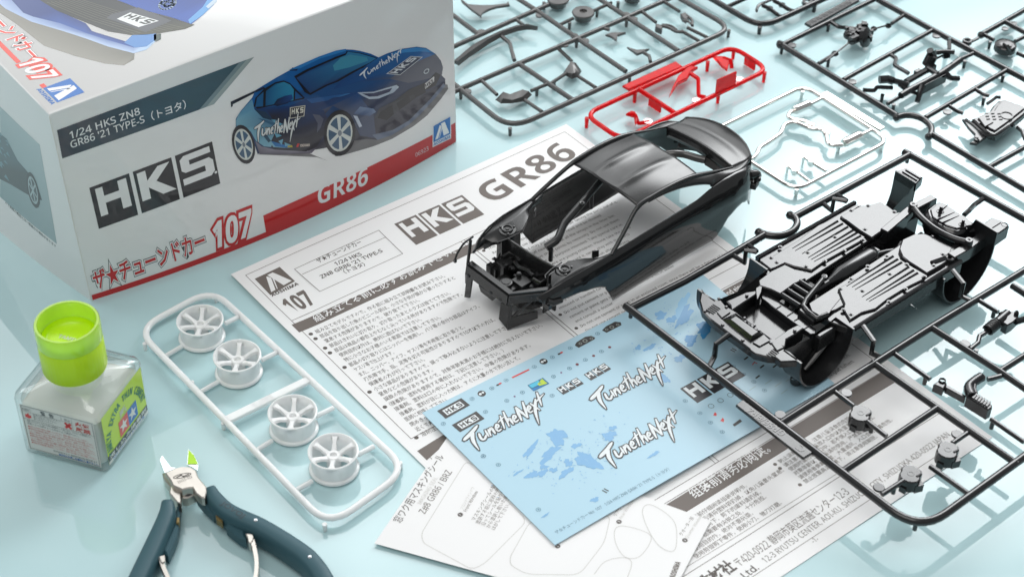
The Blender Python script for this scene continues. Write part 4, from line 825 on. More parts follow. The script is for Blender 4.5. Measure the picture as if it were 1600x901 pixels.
panel([(157.4,666.7,26.2),(162.4,670.6,26.2),(167.8,674.7,26.2)]+[(166.8,674.8,26.2),(172.8,676.2,26.2),(178.5,678.8,26.2),(181.8,675.1,26.2),(185,670.3,26.2),(189,671.4,26.2),(191.2,669.9,26.2),(182.9,662.7,26.2),(172.3,652.4,26.2),(170.3,650.4,26.2),(165.2,655.9,26.2),(160,663,26.2),(158.3,664.8,26.2)], 24.0, 26.2)
panel([(149.8,614,25.4),(156.9,619.9,25.4),(169,630.3,25.4),(178.9,639.5,25.4),(183.1,634.4,25.4),(187.5,629.8,25.4),(192.6,624.6,25.4),(189.8,621.3,25.4),(185.1,618,25.4),(181,615.1,25.4),(171.6,607.1,25.4),(165.2,600.3,25.4),(158.5,597.4,25.4),(152.4,592.1,25.4),(150.2,599.5,25.4),(151.3,603.3,25.4),(150.3,609.1,25.4)], 24.0, 25.4)
panel([(184.7,649.8,26.2),(190.4,653.7,26.2),(195.6,654.7,26.2),(203.4,649.8,26.2),(207.6,644.4,26.2),(205.4,639.6,26.2),(202.9,634,26.2),(200.3,631.6,26.2),(192.3,625.1,26.2),(188.5,629.6,26.2),(185.1,633.4,26.2),(182.7,637.2,26.2),(182.1,642.7,26.2)], 24.0, 26.2)
panel([(113.5,618.1,25.6),(119.9,625,25.6),(126.8,630,25.6),(130.9,627,25.6),(135.7,620.2,25.6),(129.7,616,25.6),(122.7,608.8,25.6),(118.6,612,25.6),(113.6,614.4,25.6)], 21.0, 25.6)
panel([(141.2,594.1,25.6),(150.1,607.7,25.6),(151,602.2,25.6),(147,598.9,25.6),(142,596.4,25.6),(135.7,590.7,25.6),(129.9,598.4,25.6),(131.8,601.5,25.6),(137.2,594.7,25.6)], 22.5, 25.4)
# pressed ribs
m = MB()
def rib(a, b, wd=.75, m=None):
    own = m is None; m = m or MB()
    a, b = Vector(a), Vector(b); d_ = (b-a).normalized(); n_ = Vector((-d_.y, d_.x, 0))
    m.add([a+n_*wd*.3, a-n_*wd*.3, b-n_*wd, b+n_*wd, a+Vector((0, 0, .05)), b+d_*-.3+Vector((0, 0, .75))], [(0, 4, 5, 3), (1, 2, 5, 4), (2, 3, 5), (0, 1, 4)])
    if own: m.build('pressed_rib', 'black_plastic', cs, smooth=20)
for a_, b_ in zip([(131.6,641.9,25.4),(132.8,640.3,25.4),(138.4,635.4,25.4),(139.6,634,25.4),(140.8,632.6,25.4),(135.9,638.2,25.4)], [(155.9,663.5,25.4),(158,661.6,25.4),(162.1,656.6,25.4),(163.8,654.8,25.4),(165.4,652.6,25.4),(160.1,659.2,25.4)]): rib(a_, b_)
for a_, b_ in zip([(153.8,615.4,25.4),(157.4,613.2,25.4),(159.9,608.1,25.4),(161.5,606,25.4),(162.7,605.1,25.4),(156.3,614.9,25.4)], [(178.7,637.9,25.4),(182,633.5,25.4),(184.8,630.3,25.4),(186.7,628,25.4),(188.3,626.1,25.4),(180.5,635.8,25.4)]): rib(a_, b_)
m = MB()
for u in [(138.6,639.3,25.5),(152.9,651.4,25.5),(121,634.8,25.5),(123.3,631.5,25.5),(146,633.3,25.5),(156.1,641.4,25.5),(166.2,649.7,25.5),(163.4,671.9,25.5),(126.1,642.9,25.5),(136.7,629,25.5)]+[(160.7,612.5,25.5),(175.1,625,25.5),(150.8,613.6,25.5),(184.1,632.1,25.5),(171.8,605.2,25.5),(180.9,614.6,25.5),(190.5,623,25.5),(150.3,599,25.5),(153.3,596,25.5),(165.7,630.1,25.5),(156.6,620.8,25.5),(175.7,638,25.5)]+[(202.1,639.3,26.3),(196.4,630.9,26.3),(199.5,652.3,26.3),(190.8,622.7,26.3)]+[(171.9,675.1,26.3),(163.2,671.1,26.3),(167.9,656.7,26.3),(184,670.7,26.3)]:
    m.lathe([(0.01, .55), (.6, .5), (.65, .1), (1.05, .1), (1.15, -.1)], u, 10)
for i in range(0): pass
m.build('bolt_head', 'black_plastic', cs, smooth=40)
# tunnel: shaft, muffler, brackets
m = MB(); sh_ = [ch(*q) for q in ((-9, 28.6, 21), (-6, 29.2, 22), (0, 29.6, 22), (20, 30, 22), (42, 30.2, 22))]
m.tube(sh_, [1.5, 1.6, 1.7, 1.8, 1.9], 14); m.tube([ch(18, 30, 22), ch(21, 30, 22), ch(26, 30, 22), ch(47, 30.3, 22), ch(50, 30.4, 21.6), ch(52, 30.4, 21)], [1.9, 2.5, 4.2, 4.5, 3.8, 2.0], 18)
m.tube([ch(51, 30.4, 21), ch(58, 29.5, 19.5), ch(66, 26, 19)], 1.8, 12); m.lathe([(2.3, -.8), (2.5, 0), (2.3, .8)], (0, 0, 0), 14, M4=Matrix.Translation(ch(5, 29.8, 20)) @ Matrix.Rotation(R(41.13), 4, 'Z') @ Matrix.Rotation(R(90), 4, 'Y'))
m.build('exhaust_shaft', 'black_plastic', cs, smooth=45)
m = MB(); m.prism([ch(*q, 0) for q in ((1, 31.5), (6, 31.5), (6, 36), (1, 35))], 19.5, 21, .3)
for i in range(5): m.box(ch(10+2.2*i, 25.2, 20.6), (1.6, 1.0, 1.2), 41)
m.build('tunnel_bracket', 'black_plastic', cs); m = MB(); m.prism([ch(*q, 0) for q in ((48, 25), (56, 25), (57, 36), (50, 36))], 15, 17, .4); m.tube([ch(47, 25.6, 22), ch(62, 25.2, 23), ch(66, 27, 23)], 1.1, 8)
m.box(ch(54, 32.5, 20.5), (3, 5, 2), 41); m.build('tunnel_bracket', 'black_plastic', cs)
# rear subframe
m = MB(); 
def barz(P, wd, z0, z1):
    for i in range(len(P)-1):
        a, b = Vector(P[i]), Vector(P[i+1]); d_ = (b-a); d_.z = 0; d_.normalize(); n_ = Vector((-d_.y, d_.x, 0))*wd/2; e_ = d_*.2
        m.prism([a-n_-e_, b-n_+e_, b+n_+e_, a+n_-e_], z0, z1, .4)
barz([(176.9,655.4,27), (192,672.8,27), (204.9,682.7,27)], 4.2, 20, 27)
barz([(205.7,637.8,27), (215,645.2,27), (226,656.4,27)], 4.4, 20, 27)
m.build('frame_rail', 'black_plastic', cs)
m = MB(); bow = crv([(193,672.7,28), (195.4,665.1,28), (199.8,657.2,28), (204.5,652,28), (209.4,648.4,28), (215,646.2,28)], 6)
m.tube(bow, 1.7, 12); m.tube([Vector(q)+Vector((.8, .9, -1.6)) for q in bow], 1.3, 10)
for u in (bow[0], bow[-1]): m.lathe([(.7, .6), (.75, 1.8), (1.7, 1.8), (2.1, 1.2), (2.1, -2)], u, 14)
m.build('subframe_bow', 'black_plastic', cs, smooth=45)
m = MB(); fuel = [(198.8,671.3,27),(202.8,675.8,27),(206.6,678.6,27),(210.4,676.8,27),(214.4,671.2,27),(218.2,667.1,27),(221.7,661.6,27),(221.3,657.4,27),(217.4,656.2,27),(211.3,653.8,27),(205.3,656.8,27),(201.5,660.6,27),(198.9,664.4,27)]
m.prism(fuel, 18, 27.6, 1.4); m.prism(inset([(q.x, q.y) for q in crv([Vector(v) for v in fuel[::-1]], 1, True)], 2.2), 27.4, 28.4, .4)
m.build('fuel_tank', 'black_plastic', cs)
m = MB()
for u in ((205.5,668.8,28.4), (214.4,658.9,28.4)): m.lathe([(.75, 3.2), (.85, 0), (1.8, .2), (2.1, -.2)], u, 12); m.lathe([(0.01, 3.2), (.75, 3.2)], u, 12)
for a_, b_ in (((210.1,674.2,28.5), (206.5,670,28.5)), ((212.4,668.6,28.5), (202.7,662,28.5)), ((214,666,28.5), (204.3,659.4,28.5)), ((219.8,659.7,28.5), (216.3,656,28.5)), ((198.9,666.5,28.5), (205.7,653.6,28.5))):
    rib(a_, b_, .4, m)
m.build('tank_stud', 'black_plastic', cs)
# wheel tubs
def tub(x0, x1, z_top0, z_top1, zb, y_in, y_out, name='wheel_tub', a_from=0, inner=True):
    m = MB(); cxm = (x0+x1)/2; rx_ = (x1-x0)/2; n_ = 22; th = .9; zc_ = 22.0
    def pt_(a, rr, y, flare): 
        x = cxm-math.cos(a)*(rx_+rr); z_ = zc_-math.sin(a)*(zc_-zb+rr)
        return ch(x, y, z_)
    def path(rr):
        L = [(cxm-(rx_+rr), z_top0)] if z_top0 > zc_ and a_from == 0 else []
        for k in range(n_+1):
            a = a_from+(math.pi-a_from)*k/n_; L.append((cxm-math.cos(a)*(rx_+rr), zc_-math.sin(a)*(zc_-zb+rr)))
        if z_top1 > zc_: L.append((cxm+(rx_+rr)*1.0, z_top1))
        return L
    O, I = path(th), path(0); K = len(O)
    V = [ch(x, y_out, z_) for x, z_ in O]+[ch(x, y_out, z_) for x, z_ in I]+[ch(x, y_in, z_) for x, z_ in O]+[ch(x, y_in, z_) for x, z_ in I]
    F = []
    for k in range(K-1):
        F += [(k, k+1, K+k+1, K+k), (K+k, K+k+1, 3*K+k+1, 3*K+k), (3*K+k, 3*K+k+1, 2*K+k+1, 2*K+k), (2*K+k, 2*K+k+1, k+1, k)]
    F += [(0, K, 3*K, 2*K), (K-1, 2*K-1, 4*K-1, 3*K-1)]
    m.add(V, F)
    if inner:
        f = [ch(x, y_in, z_) for x, z_ in O]; c = len(m.V); m.V += [tuple(v) for v in f]+[tuple(ch(cxm, y_in, zc_))]
        for k in range(K-1): m.F.append((c+k, c+k+1, c+K)); m.C.append(None); m.mi.append(0)
    return m.build(name, 'black_plastic', cs, smooth=50)
tub(-34.4, -.8, 25, 25.5, 3.4, 9.5, -1.2)
tub(-34.4, -.8, 25, 25.5, 3.4, 52, 63)
tub(61.5, 97, 23, 32.5, 1.2, 9.5, -3.4)
tub(61.5, 97, 23, 32.5, 1.2, 46, 59)
m = MB()
for y0_, y1_ in ((45.5, 57.5),):
    m.prism([ch(97, y0_, 0), ch(103.5, y0_+1.5, 0), ch(103.5, y1_, 0), ch(97, y1_+1.4, 0)], 27.5, 32.6, .5)
    for k in range(2): m.box(ch(99+2.4*k, (y0_+y1_)/2, 32.8), (.8, 9, .9), 41.13)
m.build('tub_cap', 'black_plastic', cs); m = MB()
m.prism([ch(97.2, -3.4, 0), ch(107, -3.0, 0), ch(108, 1.5, 0), ch(106, 6.5, 0), ch(97.2, 6, 0)], 24, 31.2, .5); m.box(ch(102, 1.5, 31.3), (8, .8, .8), 41.13); m.lathe([(1.4, .5), (1.9, .3), (2.1, -1)], ch(106, -1, 30.8), 14)
m.build('tub_cap', 'black_plastic', cs)
m = MB(); m.lathe([(1.2, 1.0), (1.4, 1.4), (2.4, 1.2), (2.7, 0), (2.7, -3)], ch(72, 3.5, 25), 16); m.prism([ch(74, 5, 0), ch(86, 6.5, 0), ch(84, 8.5, 0), ch(74, 9, 0)], 21, 26, .4)
m.tube([ch(62, 6, 26), ch(70, 4.2, 26)], 1.3, 8); m.build('suspension_mount', 'black_plastic', cs, smooth=40); m = MB(); m.lathe([(1.2, 1.0), (1.4, 1.4), (2.2, 1.2), (2.4, 0), (2.4, -3)], ch(76, 44.5, 22), 16)
m.build('suspension_mount', 'black_plastic', cs, smooth=40); m = MB(); m.tube([ch(-8, 8, 14), ch(-14, 7.6, 10), ch(-20, 7.5, 6)], [1.6, 1.4, 1.1], 8); m.prism([ch(-14, 6.5, 0), ch(-3, 6.5, 0), ch(-3, 9.3, 0), ch(-14, 9.3, 0)], 14, 22.5, .8); m.lathe([(2.6, 1.0), (2.8, 0), (2.6, -2)], ch(-27, 6, 5.5), 14)
m.build('suspension_mount', 'black_plastic', cs, smooth=40)
# front: radiator tray, cross beam, bumper lip
m = MB(); m.prism([(101.2,606.1,18),(112.3,612.6,18),(129,594.2,18),(118.2,585.1,18),(113.6,590.5,18)], 16.6, 18, .2); m.build('radiator_tray', 'black_plastic', cs)
m = MB(); m.prism([(99.4,601.3,24),(97.8,604.4,24),(100,605.7,24),(107.2,610.7,24),(111.2,611.8,24),(112.6,612.8,24),(111.7,609.2,24),(105.2,603.1,24),(99.4,597.4,24)], 18, 24.6, .5)
m.prism([(114.1,579.4,24),(117.4,579.5,24),(124.2,586.1,24),(128.6,589.2,24),(131.3,587.1,24),(126.4,582.4,24),(122.5,579.3,24),(121.4,574,24),(115.2,576.8,24)], 17, 24.6, .5)
m.prism([(111.8,612.8,24),(113.8,614.5,24),(115,613.7,24),(114.1,609.7,24),(111.6,604.9,24),(111.5,609.6,24)], 13, 25.5, .3)
m.build('frame_rail', 'black_plastic', cs)
m = MB(); m.prism([(114.7,614.3,22.5),(116.7,614.2,22.5),(127,602.6,22.5),(137,588.8,22.5),(136.4,585.8,22.5),(134.1,585.4,22.5),(125.3,595.4,22.5),(114.6,609.2,22.5)], 20, 22.5, .3)
for P_ in ([(120.5,601.9,22.6),(122.8,603.9,22.6)], [(125,597.1,22.6),(127.8,599.6,22.6)], [(127.9,594,22.6),(130.8,596.2,22.6)], [(131.6,588.5,22.6),(134.7,591,22.6)]): m.tube(P_, .28, 5)
m.prism([(115.1,611.9,20),(125.8,597.9,20),(130.9,592.1,20),(130.3,591.3,20),(125.2,596.4,20),(114.6,610.1,20)], 12, 20, .1)
m.build('cross_beam', 'black_plastic', cs)
lip = [(87.1,612.4,25),(89.1,607.3,25),(92.9,605.1,25),(95.4,604.4,25),(97,600.9,25),(101.7,596.4,25),(105.4,591.5,25),(111,585.2,25),(114.3,577.8,25)]+[(114.2,578.3,25),(117,576.5,25),(118.8,573.6,25),(123.5,570.8,25),(125.2,567.9,25),(127.1,564.9,25),(118.3,564,25)]+[(116.3,566.7,25),(113.3,566.8,25),(107.5,568.8,25),(103.8,573,25),(96.9,580.9,25),(90.9,588.3,25),(86.3,596.2,25),(85.4,603.6,25)]
m = MB(); m.prism(lip, 21.5, 25, .6); m.build('bumper_lip', 'black_plastic', cs)
m = MB(); P_ = [(94.7,591,25),(101.3,595.6,25),(112.7,581.6,25),(106.3,576.6,25)]; Q_ = [(98.3,588.6,28),(100.7,590.6,28),(109.7,580.7,28),(106.7,578,28)]
m.add(P_+[(q[0], q[1], 27.4) for q in Q_], [(0, 1, 5, 4), (1, 2, 6, 5), (2, 3, 7, 6), (3, 0, 4, 7), (4, 5, 6, 7)])
m.build('skid_box', 'black_plastic', cs, smooth=0)
m = MB()
for P_ in ([(92.7,595.2,25.1),(95.7,598,25.1),(98.8,595.4,25.1),(94.7,591.4,25.1)], [(107.1,575.5,25.1),(111.5,579.4,25.1),(114.8,576.9,25.1),(109.9,573,25.1)], [(115.4,575.6,25.1),(118,576.1,25.1),(120.7,572.8,25.1),(117.4,570.5,25.1)]): m.prism(P_, 24.6, 25.7, .2)
for k in range(5):
    for a_, b_ in (((91.3,601,25.1), (94.4,598,25.1)), ((115.8,572.1,25.1), (118.1,569.6,25.1))):
        d_ = Vector((-.8, -.9, 0))*k if a_[0] < 120 else Vector((-.75, -.65, 0))*k
        m.tube([Vector(a_)+d_, Vector(b_)+d_], .26, 5)
m.tube([(89.8,590.7,25.2),(97.5,581.5,25.2),(105.7,571.7,25.2)], .3, 5); m.tube([(86.5,595.6,25.2),(88.9,596.5,25.2),(89.3,595,25.2)], .3, 5)
for u in [(94.3,604.9,25.2),(97.3,599.3,25.2),(94.7,587.1,25.2),(102.9,577.2,25.2),(104.9,592,25.2),(108.9,587.2,25.2),(107.3,607.7,25.2)]+[(126.7,584.5,25.2),(115.2,575.9,25.2)]: m.lathe([(0.01, .5), (.5, .5), (.7, .1), (.9, -.1)], u, 8)
for k in range(6): m.box(Vector((103.2,589.6,25.6))+Vector((1.5*k, -1.35*k, .2+.4*(k % 2))), (1.3, .8, .8), 40+25*k)
m.build('lip_detail', 'black_plastic', cs)
m = MB()
for k in range(4):
    f = k/3.6; a_ = Vector((123.6,609.3,24.6))*(1-f)+Vector((134.5,621.2,24.6))*f; b_ = Vector((130.9,601.8,24.6))*(1-f)+Vector((139.2,616.2,24.6))*f
    m.tube([a_, b_], 1.25, 10)
m.prism([(123.3,610.9,23),(135.5,624.2,23),(141,617.8,23),(132.2,603.6,23)], 21, 23.2, .3); m.build('engine_sump', 'black_plastic', cs, smooth=50)
m = MB(); m.tube([Vector(q) for q in [(144.2,621.1,25.6),(139.2,613.2,25.6),(134,605,25.6),(132.1,600.7,25.6),(134,596.5,25.6),(137.2,592.3,25.6),(142.7,595.3,25.6)]], 1.3, 10); m.lathe([(.6, 1), (1.4, .9), (1.5, -.5)], (144.1,620.6,26), 12)
m.build('steering_link', 'black_plastic', cs, smooth=50)
m = MB(); a_, b_ = Vector((140.1,612,21)), Vector((138.7,602.6,20))
pp = [a_+(b_-a_)*(k/10) for k in range(11)]; m.tube(pp, [2.9 if k % 2 else 2.2 for k in range(11)], 14); m.build('rubber_boot', 'black_plastic', cs, smooth=60)
# loose parts on the sprue
for u in ((151.1,539.9,17), (167.1,504.8,17), (185,519.2,17)):
    m = MB(); n_ = 16; P_ = []
    for k in range(n_):
        t = 2*math.pi*k/n_; f = 1-.22*max(0, math.cos(2*t+.8))**3
        P_.append((u[0]+5.2*f*math.cos(t), u[1]+5.2*f*math.sin(t)))
    m.prism(P_, 12.6, 18.6, .5); m.lathe([(0.9, 18.72), (1.5, 18.72), (1.6, 18.5)], (u[0], u[1], 0), 12); m.box((u[0]+3, u[1]-3, 14), (4, 3, 4), 20); m.box((u[0]-2.5, u[1]-3.4, 13.2), (3, 3, 3), 50)
    m.tube([(u[0]+2.2, u[1]-1.6, 18.5), (u[0]+4.2, u[1]-.4, 18.7)], .6, 6); m.build('brake_disc', 'black_plastic', cs)
m = MB()
dfs = [(185.3,559.3,18),(187.7,561.8,18),(190.4,563.1,18),(192.1,561.1,18),(192.4,559.9,18),(195.8,556.8,18),(198.9,553.9,18),(200.8,553.3,18),(208,547.2,18),(209.2,546.5,18),(208.5,544.5,18),(206.5,544,18),(203.5,547.1,18),(199.8,550.9,18),(198.6,552.1,18)]
m.prism([(185.4,558.4,19),(188.2,560.9,19),(191.5,559.6,19),(189.2,555.5,19),(188,556.7,19)], 14.5, 19, .4); m.prism([(191.2,559.4,19),(198.7,552.4,19),(198.1,550.6,19),(190.5,557.2,19)], 15, 18.4, .3); m.prism([(198.1,550,20),(200.1,551.8,20),(203.4,551.4,20),(208.4,545.6,20),(208.1,543.6,20),(206,542,20)], 14, 20, .5)
m.lathe([(1.2, .6), (1.6, .5), (1.7, -1)], (189.6,560.4,19.2), 12)
m.build('air_box', 'black_plastic', cs)
m = MB(); hp = crv([Vector(q) for q in [(200.3,550.1,20),(199.9,553.2,20),(200.3,556.1,20),(202.2,558.5,20),(204.5,560.6,20),(207,562.5,20)]], 5)
m.tube(hp, [2.0+.25*(k % 2) for k in range(len(hp))], 12); m.lathe([(1.2, .8), (1.9, .6), (2.1, -.8)], (206.6,561.8,20.5), 12); m.tube([Vector(q) for q in [(202.9,556.8,20.5),(202.2,554.4,20.5),(202.5,551.6,20.5)]], .9, 8); m.build('intake_hose', 'black_plastic', cs, smooth=60)
m = MB()
for k in range(6): m.box(Vector((201.6,549.8,20.3))*(1-k/6)+Vector((207.5,544.1,20.3))*(k/6)+Vector((0, 0, .2)), (.9, 3.6, .9), -38)
m.build('air_box_fin', 'black_plastic', cs)
m = MB(); a_, b_ = Vector((215.9,594.9,18)), Vector((227.8,607.2,18))
m.tube([a_, a_*.55+b_*.45], 1.5, 12); m.tube([a_*.5+b_*.5, b_], 2.3, 14)
sp = []
d_ = (b_-a_).normalized(); n_ = Vector((-d_.y, d_.x, 0))
for k in range(61): t = k/60*5*2*math.pi; q_ = a_+(b_-a_)*(.04+.42*k/60); sp.append(q_+n_*2.4*math.cos(t)+Vector((0, 0, 2.4*math.sin(t))))
m.tube(sp, .55, 6); m.build('coil_spring', 'black_plastic', cs, smooth=60)
m = MB(); m.prism([(223.4,606.8,18),(227,609,18),(228.7,607.9,18),(232.1,607.1,18),(231.8,603.6,18),(228.7,600,18),(225.5,597.5,18),(223.6,599.8,18),(225.2,601.6,18),(227.2,605.7,18)], 14, 19.5, .5); m.tube([Vector((230.3,601.7,18)), Vector((236.2,604.3,18))], 1.5, 8); m.lathe([(.6, 1.6), (1, 1.5), (1.2, -.5)], (231.1,605.5,19.4), 10); m.build('hub_carrier', 'black_plastic', cs)

# --- grey sprue behind the box
zz = 5.2
ga = thing('body_parts_sprue', (33.3,839.2,0), 'grey sprue of thin exterior parts, lying right of the box and behind the red sprue', 'parts sprue', 'sprues of kit parts around the car body')
m = MB(); m.tube(fillet([(-76.5,857.6,5), (-2.9,761.4,5), (123.3,865.2,5), (57.7,937.8,5)], [0, 15, 12, 0], 8, False), 1.5, 12)
rails(m, [[(-57.1,775.8,5),(-29.7,798.7,5),(55.6,868.5,5),(102.4,907.8,5)], [(-46,831,5),(10.5,880.5,5),(57.1,920.6,5)], [(0.4,824.5,5),(31,789.5,5)], [(-7.7,901,5),(11.3,879.1,5),(60.5,818.6,5)], [(35.9,908.6,5),(90.9,840.5,5)], [(-44.6,881.7,5),(-21.4,851.8,5)]], 1.45, 12)
rails(m, [[(-19.6,806.9,5),(-10.5,793.1,5)], [(4.6,788.7,5),(14,778.1,5)], [(8,797.7,5),(17,804.6,5)], [(22.4,841.4,5),(30.5,827.7,5)], [(18.4,804.7,5),(27.2,815.3,5)], [(34.2,812.5,5),(43.4,802.2,5)], [(31.8,872.4,5),(24.4,865.3,5)], [(43.5,880.6,5),(54.5,890.5,5)], [(72.1,881.1,5),(79.6,870,5)], [(85.9,892.3,5),(93.9,882.4,5)], [(94,861.4,5),(103.1,851.5,5)], [(97.5,865.1,5),(108.1,855.4,5)], [(74.6,829,5),(74.2,834.5,5),(71.3,838,5)], [(22.6,841,5),(29.6,829,5)], [(48.6,862.7,5),(52.6,861,5)], [(-0.7,869.1,5),(2.9,864.2,5)]], 1.05)
step_gate(m, [(-9,851.4,5),(-4.4,844.7,5),(-1.5,827.2,5)], 1.2)
pins(m, [(-2.9,762.6,5),(121.3,863.7,5),(-30.3,795.6,5),(33.6,849.4,5),(62.6,815.5,5),(62.8,872.3,5),(15,889.1,5),(29.8,868.1,5),(46,882.7,5),(58.5,891.6,5),(11.2,800.3,5),(20.7,808.2,5)], 5); tabs(m, [(-32.5,799.2,5),(-26.8,795.8,5),(-20.8,855.8,5),(12.4,875,5),(32.2,854,5),(38.3,848.9,5),(62.6,877.8,5),(66.9,873.1,5),(26.6,844.4,5)], 5)
m.build('runner', 'grey_plastic', ga)
def comp(par, mt, name, *prs, tubes=(), smooth=40):
    m = MB()
    for P_, z0, z1 in prs: m.prism(P_, z0, z1, min(.4, (z1-z0)*.3))
    for P_, r_ in tubes: m.tube(P_, r_, 10)
    return m.build(name, mt, par, smooth=smooth)
comp(ga, 'grey_plastic', 'quarter_panel', ([(-34.5,891.7,6),(-29.2,884.1,6),(-22.8,883.4,6),(-15.5,883.7,6),(-7.3,885.7,6),(-6,888.4,6),(-5,884.1,6),(-12.7,881.4,6),(-17.2,878.5,6),(-21.1,874.2,6),(-21.1,870.7,6),(-27.2,878.2,6),(-32.9,886.6,6)], 4.6, 6))
m = MB(); P0 = [Vector(q) for q in [(-34.1,822.5,6),(-28.7,831.3,6),(-23.7,838.7,6),(-18.1,845.4,6),(-9.5,853.9,6),(-0.6,859.9,6),(5.2,861.9,6),(11.4,860.1,6)]]
wd_ = [3.5, 4.0, 5.0, 4.0, 3.2, 3.2, 3.4, 1.2]; V = []; F = []
for k, q_ in enumerate(P0):
    d_ = (P0[min(k+1, 7)]-P0[max(k-1, 0)]).normalized(); n_ = Vector((-d_.y, d_.x, 0)); w_ = wd_[k]*.6
    V += [q_-n_*w_+Vector((0, 0, -1.5)), q_-n_*w_*.6+Vector((0, 0, 1.2)), q_+n_*w_*.7+Vector((0, 0, .4)), q_+n_*w_+Vector((0, 0, -1.2))]
    if k:
        b = 4*k-4
        for j in range(4): F.append((b+j, b+(j+1) % 4, b+4+(j+1) % 4, b+4+j))
m.add(V, F+[(0, 1, 2, 3), (31, 30, 29, 28)]); m.build('side_skirt', 'grey_plastic', ga, smooth=50)
def scoop(P_, h, par=ga, mt='grey_plastic', name='front_canard'):
    m = MB(); n_ = len(P_); c_ = sum((Vector(q) for q in P_), Vector())/n_; V = [Vector(q)-Vector((0, 0, 1.2)) for q in P_]+[c_+(Vector(q)-c_)*.82+Vector((0, 0, h*(.3+.7*((k % 3) != 0)))) for k, q in enumerate(P_)]
    F = [(k, (k+1) % n_, n_+(k+1) % n_, n_+k) for k in range(n_)]+[tuple(n_+i for i in t) for t in tess(V[n_:])]
    m.add(V, F); m.build(name, mt, par, smooth=50)
scoop([(-11.4,790.1,5),(-8.4,794.3,5),(-3.7,791.8,5),(4.5,799.6,5),(8.6,795.7,5),(4.6,789.1,5),(-2.3,787,5),(-8.4,786.7,5)], 1.6); scoop([(25.8,817.8,5),(29.8,826.5,5),(33.2,824.5,5),(36.1,819.6,5),(33.6,813.6,5),(30.5,811.6,5),(27.2,814.8,5)], 1.8)
for u, nm in (((37.7,876.4,5), 'brake_rotor'), ((23.2,890.3,5), 'brake_rotor'), ((67.1,898.8,5), 'brake_rotor')):
    m = MB(); m.lathe([(2.0, 1.4), (2.2, 2.6), (6.2, 2.2), (6.6, 1.6), (6.4, .6), (5.2, .2), (5.0, -2.6), (0.01, -2.6)], u, 24); m.lathe([(0.01, 1.2), (2.0, 1.2)], u, 12)
    for k in range(5): m.lathe([(.01, .5), (.5, .5), (.5, 0)], (u[0]+1.2*math.cos(k*1.2566), u[1]+1.2*math.sin(k*1.2566), 6.4), 6)
    m.build(nm, 'grey_plastic', ga)
comp(ga, 'grey_plastic', 'mirror_arm', ([(50.1,856.4,5),(54,858.8,5),(61.9,858.8,5),(57.2,855.9,5),(56.4,850.4,5),(53.5,854.1,5)], 3.6, 5)); comp(ga, 'grey_plastic', 'mirror_arm', ([(62,844.1,5),(67.7,841.3,5),(74.7,842.7,5),(71,839,5),(67.4,836.6,5)], 3.6, 5))
comp(ga, 'grey_plastic', 'brake_hose', ([(79.3,866.9,6),(83.4,865.1,6),(82.5,860,6),(78.8,863,6)], 3, 6.5), tubes=((crv([Vector(q) for q in [(82.4,865.1,6),(87.1,862.7,6),(90.3,859.4,6),(94.4,858.8,6)]], 4), 1.0), (crv([Vector(q) for q in [(83.1,866.4,6),(87.9,865.3,6),(91.1,861,6)]], 4), .6)))
comp(ga, 'grey_plastic', 'brake_hose', ([(94.1,877.8,6),(97.1,879.9,6),(99.2,875.4,6),(97.2,871.5,6),(95,874,6)], 3.5, 6.5), tubes=((crv([Vector(q) for q in [(97.6,876.7,6),(100.4,871.6,6),(100.3,865.8,6)]], 4), .9), (crv([Vector(q) for q in [(95.1,870.8,6),(97.9,870.2,6),(100.1,867.1,6)]], 4), .7)))

# --- top centre sprue with a rounded corner
gb = thing('hose_sprue', (159,899,0), 'small black sprue corner with thin rods, partly outside the top edge between two larger sprues', 'parts sprue', 'sprues of kit parts around the car body')
m = MB(); m.tube(fillet([(102.1,910.5,5), (139.9,866.7,5), (208.5,923.1,5)], [0, 13, 0], 8, False), 1.75, 12)
rails(m, [[(122.9,889.2,5),(136.8,901,5)]], 1.3); rails(m, [[(151,881.2,5),(153.6,879.2,5)], [(157.8,887.7,5),(161.2,885.7,5)]], 1.0); pins(m, [(139.5,867.9,5),(174.1,893.3,5)], 5, 1.4); m.build('runner', 'runner_plastic', gb)
for P_ in ([(143.2,891,5),(147,887.8,5),(151,881.2,5)], [(150.4,896.7,5),(154.6,892,5),(158,887.3,5)]):
    m = MB(); m.tube(P_, 1.3, 10); m.lathe([(1.9, .8), (2.1, 0), (1.9, -.8)], Vector(P_[1]), 10); m.build('damper_rod', 'runner_plastic', gb)
m = MB(); m.tube(crv([Vector(q) for q in [(139.1,884.6,5),(139.7,888,5),(141.7,891.9,5),(145.6,895,5),(150.1,898.6,5)]], 5), .9, 8); m.build('hose', 'runner_plastic', gb)
m = MB(); m.lathe([(1.5, 1.2), (3.2, 1.0), (3.4, -1)], (170,895.6,5), 16); m.lathe([(1.5, 1.2), (3.2, 1.0), (3.4, -1)], (173.2,900.6,5), 16); m.build('pulley', 'runner_plastic', gb)

